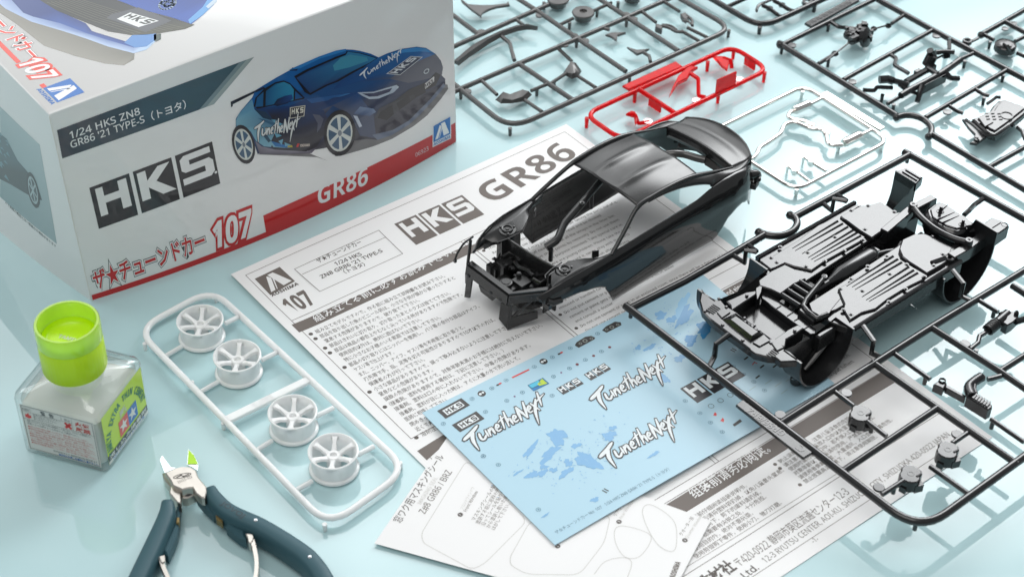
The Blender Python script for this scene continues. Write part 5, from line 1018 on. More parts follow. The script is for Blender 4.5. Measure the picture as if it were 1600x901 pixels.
# --- upper right sprue
gd = thing('subframe_sprue', (219.8,827.3,0), 'black sprue with suspension subframe, gearbox and oil pan, in the upper right', 'parts sprue', 'sprues of kit parts around the car body')
m = MB(); r0 = 1.75
m.tube([(148.4,851.4,5), (205.3,781.8,5)], r0, 12); sphere(m, (149.3,849.4,5), 2.4)
arc = crv([Vector(q) for q in [(204.9,780.2,5),(209,782.2,5),(213.8,782.3,5),(218.2,780,5),(221.2,775.7,5),(222.2,770.5,5),(221,765.6,5),(219.4,763.1,5)]], 5); m.tube(arc, r0, 12); sphere(m, arc[0], 2.1); sphere(m, arc[-1], 2.1)
m.tube([(221.2,765.6,5), (286.8,688.8,5)], r0, 12); m.tube([(150.7,849.5,5), (242.5,928.5,5)], 1.5, 12)
rails(m, [[(180.9,815.2,5),(239.4,868.6,5)], [(220.6,780.6,5),(275.2,829.7,5)], [(246.8,737.4,5),(301.8,782.5,5)]], 1.4, 12); m.tube([(188.5,928.5,5), (239.1,868.6,5), (274.6,828.4,5), (310.1,788.8,5)], r0, 12)
rails(m, [[(168.9,830.7,5),(179.6,841.5,5)], [(201.9,792.8,5),(209.1,799.3,5)], [(250.5,839.1,5),(258.2,844.7,5)], [(216.3,874.3,5),(224.8,883.5,5)], [(252.8,808.6,5),(256.3,804.1,5),(259.3,802.8,5)], [(235.6,791.9,5),(239.1,787.4,5),(241.8,785.6,5)], [(268.7,773.7,5),(270.6,770.1,5),(270.7,762.9,5)]], 1.15)
step_gate(m, [(210.9,841.5,5),(213.5,838,5),(211.6,830.9,5),(218.2,823,5)]); step_gate(m, [(190.3,805.7,5),(196.5,805.3,5),(198.7,808.8,5),(207.1,808.6,5)]); step_gate(m, [(180.2,876.1,5),(185.1,869.4,5),(190.4,868.7,5)]); step_gate(m, [(247.3,860,5), (244.9,850.6,9), (243.3,841.3,9)])
pins(m, [(150.2,847.5,5),(179.7,872.3,5),(175.2,835.4,5),(205.5,792.6,5),(252.2,837.2,5),(271.2,823.8,5),(200.6,801.6,5),(256.3,801.3,5)], 5); tabs(m, [(156.2,849.1,5),(185.6,813.5,5),(233.4,786.5,5),(240.3,862.5,5)], 5); m.build('runner', 'runner_plastic', gd)
m = MB(); m.prism([(165.8,872.4,5.4),(167,874.1,5.4),(194.2,899.4,5.4),(198.4,903,5.4),(200.9,898.7,5.4),(169.2,868.5,5.4)], 4, 5.6, .3)
for k in range(22):
    f = k/22; q_ = Vector((168.7,871.8,5.7))*(1-f)+Vector((196.5,897.5,5.7))*f; m.box(q_, (.5, 2.4, .3), 36+25*((k*7) % 3-1))
m.build('tag_plate', 'runner_plastic', gd)
m = MB()
for k in range(26):
    q_ = Vector((195,858.9,7))+Vector((random.gauss(0, 5), random.gauss(0, 4), random.uniform(-1.5, 2.5))); m.box(q_, (random.uniform(1.5, 4.5), random.uniform(1.5, 4), random.uniform(1.5, 4)), random.choice((40, 40, 85, 15)))
c_ = Vector((198.5,854.4,8)); m.lathe([(1, 1.4), (3.6, 1.2), (5.6, .4), (6, -1.4), (3, -2)], (0, 0, 0), 20, M4=Matrix.Translation(c_) @ Matrix.Rotation(R(-35), 4, 'Z') @ Matrix.Rotation(R(70), 4, 'Y'))
m.tube([(188.8,856,8),(192.8,860.4,8),(196.6,863.7,8),(201.1,862.8,8)], 1.4, 8); m.tube([(189.3,850.6,7.5),(193.7,853.9,7.5)], 2.4, 10); sphere(m, (188.9,858.1,7), 3); m.build('gearbox', 'black_plastic', gd)
m = MB(); m.tube([(173.4,833.4,5), (179.1,839.7,6), (190.2,852.5,7)], .55, 6); m.lathe([(1.6, 1), (2.2, 0), (1.6, -1)], (179.3,840.5,5.5), 10); m.tube([(203.2,864.3,7), (211,869.8,6), (216.3,873.5,5)], .55, 6); m.lathe([(1.4, 1), (2, 0), (1.4, -1)], (204.8,866.7,6), 10); m.lathe([(1.4, 1), (2, 0), (1.4, -1)], (213.8,871,5.5), 10); m.build('drive_shaft', 'black_plastic', gd)
m = MB()
m.tube([(199,808.6,10),(203.7,809.3,10),(206.7,807.5,10)], 2.3, 8); m.tube([(206.2,809.9,9),(211.3,807.7,9),(214.8,805.4,9)], 1.6, 8); m.tube([(214,809.8,8),(226.8,821.5,8),(231.1,824.2,8)], 1.8, 8)
m.tube([(209.2,796.6,8),(216.2,803.1,8),(224.3,809.7,8),(235.3,819.4,8),(239.3,823.5,8),(248.3,833.4,8)], 1.9, 10)
a_, b_ = Vector((223.5,805.8,9)), Vector((237.6,817.5,9)); m.add([a_, b_, b_-Vector((0, 0, 6)), a_-Vector((0, 0, 6)), a_+Vector((.8, .9, 0)), b_+Vector((.8, .9, 0)), b_+Vector((.8, .9, -6)), a_+Vector((.8, .9, -6))], [(3, 2, 1, 0), (4, 5, 6, 7), (0, 1, 5, 4), (1, 2, 6, 5), (3, 0, 4, 7)])
m.tube([(222.3,804.3,10), (220.6,801.4,6), (219.2,798.1,3)], [1.9, 1.6, 1.5], 8); m.tube([(214.8,801.1,8), (220.5,802.9,5)], 1.1, 8); m.tube([(236.9,817,9), (240.4,816.2,7), (245,817.4,6)], [2.4, 1.5, 1.5], 8); m.tube([(210.4,807.7,8), (214.2,803.5,7)], 1.5, 8)
m.tube([(227.9,822.6,9),(231.2,818.7,9),(232.5,816.8,9)], 1.6, 8); m.box((229.8,823.6,9), (5, 4, 3), 40); m.box((221.7,818.4,9), (4, 2, 3), 40); m.build('rear_subframe', 'black_plastic', gd)
m = MB(); m.tube([(228.8,827.1,8), (230.7,828,14)], 3.3, 14); m.tube([(230.3,829,14), (228.9,828.4,17)], 2.0, 10); m.tube([(233.3,832.2,13),(238,833.7,13),(244,833.3,13)], [1.6, 1.2, 1.4], 8); m.box((239.9,833,11), (4, 2, 3), 20); m.tube([(234,829.7,11),(237.5,832.4,11)], .7, 6); m.build('strut_tower', 'black_plastic', gd, smooth=50)
m = MB(); m.prism([(244,774.9,10),(249.5,778.8,10),(255,782.7,10),(257.6,787.4,10),(261.2,792.3,10),(265.1,794.1,10),(270,790.7,10),(274.8,787.6,10),(276.1,783.5,10),(262.3,768.3,10),(253.8,759.8,10),(250.9,761.1,10),(249.3,763.7,10),(246.6,769,10)], 5.5, 9.2, .8)
m.prism(inset([(q[0], q[1]) for q in [(246.6,769,10),(249.3,763.7,10),(253.8,759.8,10),(262.3,768.3,10),(276.1,783.5,10),(274.8,787.6,10),(270,790.7,10),(265.1,794.1,10),(261.2,792.3,10),(257.6,787.4,10),(255,782.7,10),(249.5,778.8,10),(244,774.9,10)]], 2.2), 9.0, 10.2, .4)
m.build('oil_pan', 'black_plastic', gd)
m = MB(); m.prism([(239.9,778.4,6.6),(241.7,770.4,6.6),(244.1,764.6,6.6),(242.4,758.7,6.6),(240,756.7,6.6),(243.5,755.9,6.6),(247.7,760.3,6.6),(250.7,763.4,6.6),(247,770.6,6.6),(242.1,777.3,6.6)], 5, 6.6, .3); m.lathe([(.6, .6), (1.4, .5), (1.5, -.5)], (244.1,759.2,6.8), 10); m.tube([(239.6,771.8,10.4),(243,767,10.4),(245.2,762.1,10.4),(248.5,757.3,10.4),(252.8,757.9,10.4),(261.9,766.8,10.4)], .9, 8); m.tube([(254.2,787.2,10.4),(256.8,789.7,10.4),(260.3,793.6,10.4),(262.5,793.6,10.4)], .9, 8)
for k in range(9): m.box(Vector((252,778.3,10.4))+Vector(((k % 3)*3.4, (k//3)*-2.6, 0)), (1.8, .4, .5), 10)
m.prism([(247.3,771.8,10.3),(254.1,769.8,10.3),(248.8,765.5,10.3)], 9.8, 10.8, .2); m.lathe([(2.9, .4), (3.4, .35), (3.5, -.3)], (262.6,776.7,10.2), 20); m.build('oil_pan_flange', 'black_plastic', gd)

# --- far right sprue
ge = thing('engine_sprue', (283.8,869.4,0), 'black sprue at the top right edge with a round ring tab and a pump', 'parts sprue', 'sprues of kit parts around the car body')
m = MB(); m.tube([(265.9,864.3,5), (344.3,935.2,5)], 1.6, 12); m.tube([(282.9,879.3,5), (320.6,833.5,5)], 1.5, 12); rails(m, [[(267.6,865.3,5),(272.7,859.1,5)], [(284.6,858.3,5),(292.5,864.7,5)], [(283.3,846.3,5),(287.8,841.9,5)]], 1.2); sphere(m, (266.3,864.3,5), 2.2); pins(m, [(270.4,857.7,5)], 5); tabs(m, [(281.4,871.7,5),(287.7,877.5,5)], 5, 2.0)
m.prism([(259.7,858.7,5.4),(264,862.2,5.4),(264.6,860.5,5.4),(260.1,856.7,5.4)], 4.4, 5.6, .2); u = (257,857.1,5.5); m.lathe([(1.6, .3), (1.7, .6), (2.6, .6), (2.8, .2), (2.8, -1.6), (1.6, -1.6), (1.6, .3)], u, 18); m.build('runner', 'runner_plastic', ge)
m = MB(); u = (277.6,851.8,6); m.lathe([(0.01, 2.2), (3.0, 2.2), (5.4, 1.6), (6.2, .8), (6.2, -2.6), (4, -4), (0.01, -4)], u, 22); m.prism([(275,849.7,8.6),(278.2,851.8,8.6),(281.3,849.2,8.6),(281.6,845.3,8.6),(278.5,842.5,8.6)], 7.8, 9.6, .5); m.prism([(277,847.2,10),(280,847.7,10),(279.1,845,10),(278,845,10)], 9.4, 10.2, .2); m.build('oil_pump', 'black_plastic', ge)

# --- red clear sprue
gr = thing('tail_lamp_sprue', (86,809.4,0), 'small transparent red sprue of tail lamp lenses, behind the car body', 'parts sprue', 'sprues of kit parts around the car body')
m = MB(); m.tube(fillet([(36.9,774.3,6.5), (121.2,844.2,6.5), (139.8,821.6,6.5), (55.8,751.8,6.5)], 9, 7), 1.35, 12, closed=True)
rails(m, [[(66.4,799.7,6.5),(85.3,777.5,6.5)]], 1.4, 10); step_gate(m, [(95.8,816.3,6.5), (100.1,810.8,6.5), (99.9,799.9,2.5), (103.7,798.7,2.5)], 1.2); step_gate(m, [(60.2,777.7,5), (64.1,777.2,5), (65.7,773.5,2), (71.9,775.1,2)], 1.1); step_gate(m, [(115.4,832.2,6.5), (119.6,829.5,6.5), (120.1,826.8,3)], 1.1)
pins(m, [(38,771.4,6.5),(122.2,841.3,6.5),(106.6,828.2,6.5),(64.7,796.2,6.5),(137.5,818.7,6.5),(110.3,797.3,6.5)], 6.5, 1.2); tabs(m, [(98.4,795.7,2.5),(123.8,817,2.5),(71.1,775,2.5)], 2.5, 2.6); m.build('runner', 'red_plastic', gr)
comp(gr, 'red_plastic', 'tag_plate', ([(58,802.1,6.5),(88.4,827.1,6.5),(92.3,821.9,6.5),(61.3,798.5,6.5)], 5.6, 7.2))
comp(gr, 'red_plastic', 'lens', ([(83,793.2,6.5),(85.4,801.8,6.5),(89.3,813.2,6.5),(95.4,822.7,6.5),(100.6,822.2,6.5),(96.7,818.1,6.5),(93.8,810.3,6.5),(88.8,806.1,6.5)], 5.2, 7.2)); comp(gr, 'red_plastic', 'lens', ([(109.8,833.5,6.5),(114.7,833.7,6.5),(119.3,831.4,6.5),(116.8,820,6.5),(114.3,823.5,6.5)], 5.4, 7.0)); comp(gr, 'red_plastic', 'lens', ([(59.2,779.1,4),(62,781.9,4),(64.3,781.3,4),(65.6,774.7,4),(63.9,769.3,4),(63.4,777.3,4)], 3, 4.6))
def upright(par, mt, name, a, b, z0, z1, th=1.0):
    a, b = Vector(a), Vector(b); d_ = (b-a); d_.z = 0; d_.normalize(); n_ = Vector((-d_.y, d_.x, 0))*th/2; m = MB()
    m.prism([a-n_, b-n_, b+n_, a+n_], z0, z1, .2); m.build(name, mt, par, smooth=0)
upright(gr, 'red_plastic', 'index_plate', (108.5,796.1,6.5), (119.6,804.8,6.5), 6, 16); upright(gr, 'red_plastic', 'index_plate', (72.4,793,6.5), (78.4,786,6.5), .6, 6.8); upright(gr, 'red_plastic', 'index_plate', (128.2,835.7,6.5), (133.3,829.3,6.5), .6, 6.8)

# --- plated exhaust sprue
gx = thing('exhaust_sprue', (159,767,0), 'silver plated sprue with a bent exhaust pipe and two silencers, behind the car tail', 'parts sprue', 'sprues of kit parts around the car body')
m = MB(); m.tube(fillet([(101.7,761.4,5), (158.2,808.4,5), (198,758.7,5), (143.3,713.3,5)], 9, 7), 1.2, 12, closed=True)
rails(m, [[(159.7,790.9,5),(166.8,796.9,5)], [(183.3,763,5),(190.2,768.5,5)], [(161.1,730.4,5),(156.1,736,5)], [(151.7,721.1,5),(146.6,728.1,5)], [(123.2,739.5,5),(125,741.8,5)]], .95)
pins(m, [(156.9,803.6,5),(144.2,715.1,5),(170.7,754.2,5),(193.9,756.3,5)], 5, 1.2); m.build('runner', 'chrome_plating', gx, smooth=60)
comp(gx, 'chrome_plating', 'tag_plate', ([(165.9,799.6,5),(170.2,803.1,5),(197.3,770.1,5),(194.1,767.2,5)], 4.4, 5.8))
m = MB(); m.tube(fillet([(124.3,740.6,5),(126.6,744.1,5),(128.1,749.8,5),(132.5,753.7,5),(140.9,762.9,5),(143.4,771.2,5),(148.9,774.1,5),(153.3,770.9,5),(157.7,767.4,5),(163.2,767.6,5),(165,763.2,5),(164.9,755.2,5),(166.8,753,5),(172.3,753.7,5)], 3, 3, False), 1.25, 10); m.tube(fillet([(159.2,768.8,5),(156.5,774.6,5),(148.4,776.1,5),(146.2,778.3,5),(147.3,782,5),(150.3,784.5,5)], 3, 3, False), 1.15, 10); m.tube([(155.4,771.9,5.2),(159.4,770.3,5.2)], 1.7, 10); m.tube([(164,763.5,5.2),(166.5,761.9,5.2)], 1.7, 10); m.build('exhaust_pipe', 'chrome_plating', gx, smooth=60)
for a_, b_ in (((149.9,783.9,5.4), (159.5,790.9,5.4)), ((173.1,754.9,5.4), (183.3,763.1,5.4))):
    m = MB(); a_, b_ = Vector(a_), Vector(b_); n_ = 14; m.tube([a_+(b_-a_)*(k/n_) for k in range(n_+1)], [2.0 if k in (0, n_) else 2.5-.18*(k % 2) for k in range(n_+1)], 16); m.build('silencer', 'chrome_plating', gx, smooth=60)
for a_, b_ in (((150.9,742.9,4.5), (156.2,736.7,4.5)), ((141.7,734.5,4.5), (146.7,728.8,4.5))):
    m = MB(); a_, b_ = Vector(a_), Vector(b_); m.tube([a_, b_], .8, 8); m.lathe([(0.01, 1.6), (1.9, 1.4), (2.1, -.6), (1.4, -2.2)], a_*.35+b_*.65, 12); m.tube([a_, a_-Vector((0, 0, 4))], .7, 8); m.build('tail_pipe', 'chrome_plating', gx, smooth=50)

# ------------------------------------------------------------------ the car body shell
cb_ = thing('car_body', (43.5, 660.5, 0), 'bare glossy black model car body shell without bonnet, standing on the instruction sheet', 'car body')
YC = -1.2
def cw(x, y, z): return Vector((43.5-.729*x+.684*y, 660.5-.684*x-.729*y, z))
def lerp(T, x):
    """piecewise linear table lookup, smoothed"""
    if x >= T[0][0]: return T[0][1]
    for (a, p_), (b, q_) in zip(T, T[1:]):
        if x >= b:
            t = (x-a)/(b-a); return p_+(q_-p_)*t
    return T[-1][1]
WT = [(63, 23.5), (58, 26.0), (50, 28.2), (40, 29.2), (20, 29.3), (-30, 29.4), (-45, 29.8), (-60, 31.0), (-70, 29.8), (-77, 26.5), (-82, 22.5)]
ZB = [(63, 24.0), (60, 22.0), (55, 22.6), (50, 23.2), (44, 23.0), (38, 21.6), (32, 19.6), (26.8, 16.8), (26.4, 15.0), (19.6, 3.4), (-48.5, 4.0), (-50.5, 6.5), (-53, 11), (-56, 15.5), (-61, 18.6), (-66, 19.3), (-71, 17.5), (-75, 13.5), (-77.5, 9.7), (-82, 11)]
ZT = [(63, 25.5), (60, 27.2), (56, 29.2), (50, 30.8), (40, 31.8), (25, 32.2), (10, 32.6), (-10, 33.3), (-30, 33.7), (-38, 34.0), (-46, 35.6), (-55, 36.6), (-64, 36.4), (-72, 35.0), (-78, 32.4), (-82, 29.5)]
XS = [63, 61.5, 60, 57.5, 55, 52, 49, 46, 43, 40, 37, 34, 31, 29, 26.8, 26.4, 24, 22, 19.6, 17, 12, 6, 0, -6, -12, -18, -24, -30, -36, -40, -44, -48.5, -50.5, -53, -56, -58.5, -61, -63.5, -66, -68.5, -71, -73, -75, -77.5, -79, -80.5, -82]
def side_y(x, t):
    wv = lerp(WT, x); hau = max(0, 1-abs((x+60)/26))
    pr_ = [(1.0, -2.6-2.2*hau), (.93, -1.2-1.2*hau), (.82, -.25-.3*hau), (.70, .1), (.66, .25), (.62, -.05), (.45, 0), (.25, .05), (.12, -.5), (0, -1.7)]
    return wv+lerp(pr_, t)
def side_pt(s, x, t):
    zb, zt = lerp(ZB, x), lerp(ZT, x); z = zb+(zt-zb)*t; tt = max(0, min(1, (z-3.4)/(zt-3.4)))
    return cw(x, YC+s*side_y(x, tt), z)
def solid(o, th, off=-1):
    m = o.modifiers.new('solid', 'SOLIDIFY'); m.thickness = th*S; m.offset = off
    return o
NT = 14
for s in (1, -1):
    m = MB(); V = [side_pt(s, x, j/NT) for x in XS for j in range(NT+1)]; F = []
    for i in range(len(XS)-1):
        for j in range(NT):
            f = (i*(NT+1)+j, (i+1)*(NT+1)+j, (i+1)*(NT+1)+j+1, i*(NT+1)+j+1); F.append(f if s < 0 else f[::-1])
    m.add(V, F); o = solid(m.build('side_panel', 'shell_gloss', cb_, smooth=60), .9, -1 if s > 0 else -1)
# roof
def roof_pt(u, v):
    y = (v*2-1); x = 1.6*(1-y*y)-40.5*u-(.6*(1-y*y))*u
    z = 46.2+2.6*(1-abs(y)**2.4)+1.6*math.sin(math.pi*min(1, u*1.05))-1.3*u
    rid = math.exp(-((abs(y)-.36)/.10)**2)*.9-math.exp(-(y/.26)**2)*.5
    z += rid*min(1, u*3.5)*min(1, (1-u)*3.2+.25)
    return cw(x, YC+.4+y*21.4, z)
m = MB(); m.grid(roof_pt, 26, 40); solid(m.build('roof', 'shell_plastic', cb_, smooth=60), .9, 1)
def boot_loc(u, v):
    y = v*2-1; xe = -87.5+7.0*abs(y)**2.6; x = -66.0-1.5*(1-y*y)+(xe+66.0+1.5*(1-y*y))*u
    z = 36.2+1.5*(1-y*y)-1.6*u+2.0*max(0, u-.72)**2*12*(1-.4*abs(y))-.9*math.exp(-((u-.62)/.15)**2)*(1-y*y)
    return (x, y*22.4, z)
RAIL = {}
for s in (1, -1):
    yc = YC+.2
    rail = crv([Vector(q) for q in ((21.5, 27.2, 31.8), (11, 24.8, 39.2), (.5, 22.2, 46.0), (-10, 22.2, 47.2), (-22, 22.3, 47.2), (-33, 22.3, 46.0), (-42, 22.3, 43.7), (-54, 22.3, 39.8), (-66, 22.4, 36.4))], 6)
    m = MB(); n_ = len(rail); m.tube([cw(q.x, yc+s*q.y, q.z) for q in rail], [1.05 if q.x > 2 else 1.2 if q.x > -40 else max(.5, 1.2+(q.x+40)*.03) for q in rail], 10)
    m.build('roof_pillar', 'shell_plastic', cb_, smooth=60)
    def bxyz(u): q = boot_loc(u, 1.0); return Vector((q[0], q[1]-.2, q[2]))
    upA = [q for q in rail if -46 <= q.x <= -6]; upB = [q for q in rail if q.x < -46]+[bxyz(k/8) for k in range(1, 9)]
    loA = crv([Vector(q) for q in ((-6, 23.0, 45.6), (-16, 23.3, 45.3), (-27, 23.9, 43.8), (-36, 24.8, 41.6), (-43, 25.8, 39.2), (-46.4, 26.4, 37.4))], 5)
    def top_loc(x): return Vector((x, side_y(x, 1.0), lerp(ZT, x)))
    loB = [Vector((-46.4, 26.4, 37.4)), Vector((-46.6, 26.8, 36.4))]+[top_loc(x)+Vector((0, -.05, .05)) for x in (-48, -52, -56, -60, -64, -68, -72, -76, -79, -82)]
    m = MB()
    def samp(L, t):
        f = t*(len(L)-1); i = min(int(f), len(L)-2); return L[i].lerp(L[i+1], f-i)
    NV = 5; V = []; F = []
    rows = [(samp(upA, i/24), samp(loA, i/24)) for i in range(25)]+[(samp(upB, i/24), samp(loB, i/24)) for i in range(1, 25)]
    for i, (a_, b_) in enumerate(rows):
        for j in range(NV+1):
            q = a_.lerp(b_, j/NV); bu = math.sin(math.pi*j/NV)*.8; V.append(cw(q.x, yc+s*(q.y+bu), q.z+bu*.35))
        if i:
            for j in range(NV):
                f = ((i-1)*(NV+1)+j, (i-1)*(NV+1)+j+1, i*(NV+1)+j+1, i*(NV+1)+j); F.append(f if s > 0 else f[::-1])
    m.add(V, F); solid(m.build('quarter_pillar', 'shell_plastic', cb_, smooth=70), .9, -1)
    # window sill bead and door seams
    m = MB()
    for xx, t0, t1 in ((19.0, 0.02, .99), (-40.5, .12, .9)):
        m.tube([side_pt(s, xx-(3.5*(1-t)**2 if xx < 0 else 0)*0-(6*(.5-t)**2 if xx < 0 else 0), t)+(cw(0, s*.02, 0)-cw(0, 0, 0)) for t in [t0+(t1-t0)*k/16 for k in range(17)]], .13, 5)
    m.tube([side_pt(s, x, .965)+(cw(0, s*.05, 0)-cw(0, 0, 0)) for x in range(24, -41, -4)], .16, 5)
    m.build('door_seam', 'dark_steel', cb_)
    m = MB(); q = side_pt(s, -29, .60); m.lathe([(.01, .35), (1.1, .3), (1.5, .1), (1.6, -.3)], (0, 0, 0), 14, M4=Matrix.Translation(q) @ Matrix.Rotation(math.atan2(-.729*s, .684*s), 4, 'Z') @ Matrix.Rotation(R(90), 4, 'Y')); m.tube([q+cw(1.8, s*.6, .5)-cw(0, 0, 0), q+cw(-2.6, s*.6, .9)-cw(0, 0, 0)], .5, 6); m.build('door_handle', 'shell_plastic', cb_)
# boot lid and tail
def boot(u, v):
    q = boot_loc(u, v); return cw(q[0], YC+q[1], q[2])
m = MB(); m.grid(boot, 16, 28); solid(m.build('boot_lid', 'shell_plastic', cb_, smooth=60), .9, 1)
def tail(u, v):
    y = v*2-1; x = -87.5+7.0*abs(y)**2.6-1.0*math.sin(u*3.14); b = boot(1, v); return cw(x+3.5*u, YC+y*(22.4+1.0*math.sin(u*2)), b.z-u*19)
m = MB(); m.grid(tail, 10, 28); solid(m.build('tail_panel', 'shell_plastic', cb_, smooth=60), .9, 1)
m = MB()
for s in (1, -1):
    P_ = [cw(-66+2*k, YC+s*(22.4-.2*k), 36.2+.06*k) for k in range(3)]
def shelf(u, v):
    y = v*2-1; return cw(-66.0-1.5*(1-y*y)-.4*u, YC+y*21.6, 37.0+1.3*(1-y*y)*.6-6.5*u)
m.grid(shelf, 3, 20); solid(m.build('window_ledge', 'shell_plastic', cb_, smooth=60), .8, 0)
m = MB(); m.tube(crv([cw(-53, -13, 31), cw(-57, -9, 32), cw(-61, -6, 31.4), cw(-64, 0, 31), cw(-66, 4, 31)], 5), 2.0, 10); m.prism([cw(-67, 3, 0), cw(-70, 3, 0), cw(-70, 14, 0), cw(-67, 16, 0)], 27, 31.5, .4); m.build('rear_bracket', 'grey_plastic', cb_, smooth=50)
m = MB(); m.tube(crv([cw(-77, 24.5, 28), cw(-80.5, 25.5, 27.5), cw(-82.5, 25, 24.5), cw(-81.5, 24, 21)], 4), [2.0, 2.2, 2.3, 2.2, 2.1, 2.0, 1.9, 1.8, 1.7, 1.6, 1.5, 1.4, 1.3][:13], 10); m.prism([cw(-76, 24, 0), cw(-82, 23, 0), cw(-83, 26, 0), cw(-78, 28, 0)], 20, 23, .6); m.lathe([(.01, 1), (1.4, .8), (1.8, -1)], cw(-80, 27, 26), 12); m.build('tail_lamp_housing', 'shell_plastic', cb_, smooth=50)
# header and cowl, inner wings, strut towers
def wing(s, name):
    m = MB()
    out_ = [(62, lerp(WT, 62)-2.2), (56, lerp(WT, 56)-2.4), (48, lerp(WT, 48)-2.5), (38, lerp(WT, 38)-2.6), (28, lerp(WT, 28)-2.6), (20, lerp(WT, 20)-2.7), (14, lerp(WT, 14)-2.7)]
    in_ = [(56, 23.0), (53, 20), (49.5, 16.5), (38, 15.5), (31, 19.5), (25.5, 24.0), (17, 25.0)]
    V = []
    for (xo, yo), (xi, yi) in zip(out_, in_):
        zt = lerp(ZT, xo); V += [cw(xo, YC+s*yo, zt-.1), cw(xo*.6+xi*.4, YC+s*(yo*.6+yi*.4), zt-1.1), cw(xi, YC+s*yi, zt-2.2), cw(xi, YC+s*(yi-.2), zt-4)]
    F = []
    for i in range(len(in_)-1):
        for j in range(3):
            f = (4*i+j, 4*i+4+j, 4*i+5+j, 4*i+1+j); F.append(f if s > 0 else f[::-1])
    m.add(V, F); solid(m.build('inner_wing', 'shell_plastic', cb_, smooth=40), .7, -1)
    m = MB(); c_ = cw(44, YC+s*19.6, 29.6)
    m.lathe([(.01, 1.3), (.9, 1.3), (1.0, .9), (2.0, .9), (2.1, 1.5), (2.7, 1.6), (2.9, .6), (4.0, .5), (4.4, .1), (4.7, -.8), (4.9, -9)], c_, 24)
    for k in range(3): m.lathe([(.01, .8), (.6, .7), (.7, 0)], (c_.x+3.6*math.cos(k*2.1+.6), c_.y+3.6*math.sin(k*2.1+.6), c_.z+.5), 8)
    m.build('strut_tower', 'shell_plastic', cb_, smooth=40)
    m = MB(); m.tube([cw(54, YC+s*17.5, 29.4), cw(53, YC+s*16, 29.5), cw(48, YC+s*14.8, 29.6), cw(41, YC+s*14.4, 29.6)], .35, 6); m.prism([cw(26.5, YC+s*19.5, 0), cw(24, YC+s*21, 0), cw(24, YC+s*21.6, 0), cw(26.5, YC+s*20.2, 0)], 28, 32, .1); m.build('wing_bead', 'shell_plastic', cb_)
    m = MB(); m.add([cw(51, YC+s*16.2, 28.8), cw(40, YC+s*15.2, 28.8), cw(40, YC+s*14.0, 5), cw(52, YC+s*14.5, 5)], [(0, 1, 2, 3)]); solid(m.build('bay_wall', 'shell_plastic', cb_, smooth=0), .8, 0)
wing(1, 'near'); wing(-1, 'far')
m = MB(); fw_ = [(47.5, -23.5, 28.6), (47, -14, 28.2), (46, -4, 27.6), (45, 5, 27.4), (44, 14, 28.0)]
V = [cw(*q) for q in fw_]+[cw(q[0]+.5, q[1], 2.5) for q in fw_]; m.add(V, [(i, i+1, 6+i, 5+i) for i in range(4)]); solid(m.build('bulkhead', 'shell_plastic', cb_, smooth=0), 1.0, 0)
m = MB(); m.tube([cw(q[0], q[1], q[2]) for q in fw_], .7, 6); m.build('bulkhead_lip', 'shell_plastic', cb_)
# nose frame
m = MB()
def slab(P_, thick):
    a, b, c, d = P_; n_ = (b-a).cross(d-a).normalized()*thick; m.add([a, b, c, d, a-n_, b-n_, c-n_, d-n_], [(0, 1, 2, 3), (7, 6, 5, 4), (0, 4, 5, 1), (1, 5, 6, 2), (2, 6, 7, 3), (3, 7, 4, 0)])
A_, B_, C_ = cw(67, -22.8, 20), cw(67.4, 6.4, 20), cw(49.5, 21.0, 22.5)
dn = Vector((0, 0, -1)); fx = cw(1, 0, 0)-cw(0, 0, 0)
slab([A_, B_, B_+fx*.8+dn*5, A_+fx*.8+dn*5], 1.0); slab([A_-fx*2.6, B_-fx*2.6, B_, A_], 1.0)
dg = (C_-B_).normalized(); slab([B_, C_, C_+dn*4.0, B_+dn*4.6], 1.0); slab([B_-fx*2.6, C_+cw(-1, -2.4, 0)-cw(0, 0, 0), C_, B_], 1.0)
slab([cw(67.4, 6.6, 13.5), cw(68.2, 1.6, 13), cw(69.2, 1.6, 3.5), cw(69, 7, .9)], .9); slab([cw(67.6, 6.6, 15), cw(66, 7.6, 15), cw(67.4, 7.4, .9), cw(69, 7, .9)], .9); slab([cw(68.3, 6.8, 7.5), cw(56, 13.5, 9), cw(56, 13.8, 5), cw(69, 7, .9)], .9); slab([cw(58, 12.4, 17.5), cw(56, 13.6, 18), cw(66, 8, 7), cw(68, 7, 7)], .8)
slab([cw(67.0, -22.6, 15), cw(67.2, -18.6, 15), cw(68.8, -18.8, 3.2), cw(68.8, -22.2, 1.6)], .9); slab([cw(67.0, -22.6, 12), cw(66, -26, 12), cw(66, -26, 6), cw(67, -22.6, 6)], .8)
slab([cw(67.3, -14, 13.5), cw(67.4, -2, 13.5), cw(67.6, -4, 10.5), cw(67.6, -12, 10.8)], .8)
m.build('bumper_beam', 'shell_plastic', cb_, smooth=0)
m = MB(); m.tube([cw(66.5, -23.5, 19), cw(62.5, -26, 30.5)], .8, 6); m.tube(crv([cw(60, -27.0, 30.5), cw(66, -26.6, 30), cw(70.5, -26, 27), cw(72.5, -25.4, 24.8)], 5), .55, 6); m.build('wing_stay', 'shell_plastic', cb_); m = MB(); m.box(cw(72.8, -25.2, 24), (1.2, 1.2, 1.6), 43); m.tube([cw(49.5, 21, 21), cw(53, 25, 25)], 1.0, 6); m.build('wing_stay', 'shell_plastic', cb_)
m = MB(); m.tube([cw(60.5, 24.6, 24.6), cw(58.5, 26.2, 23.4), cw(54, 27.4, 23.4)], [1.5, 1.6, 1.2], 8); m.box(cw(60.2, 24.2, 21.8), (2.2, 4.2, 2.6), 43); m.box(cw(58.2, 21.5, 23.4), (3.0, 3.6, 1.2), 43); m.build('lamp_mount', 'shell_plastic', cb_)
m = MB()
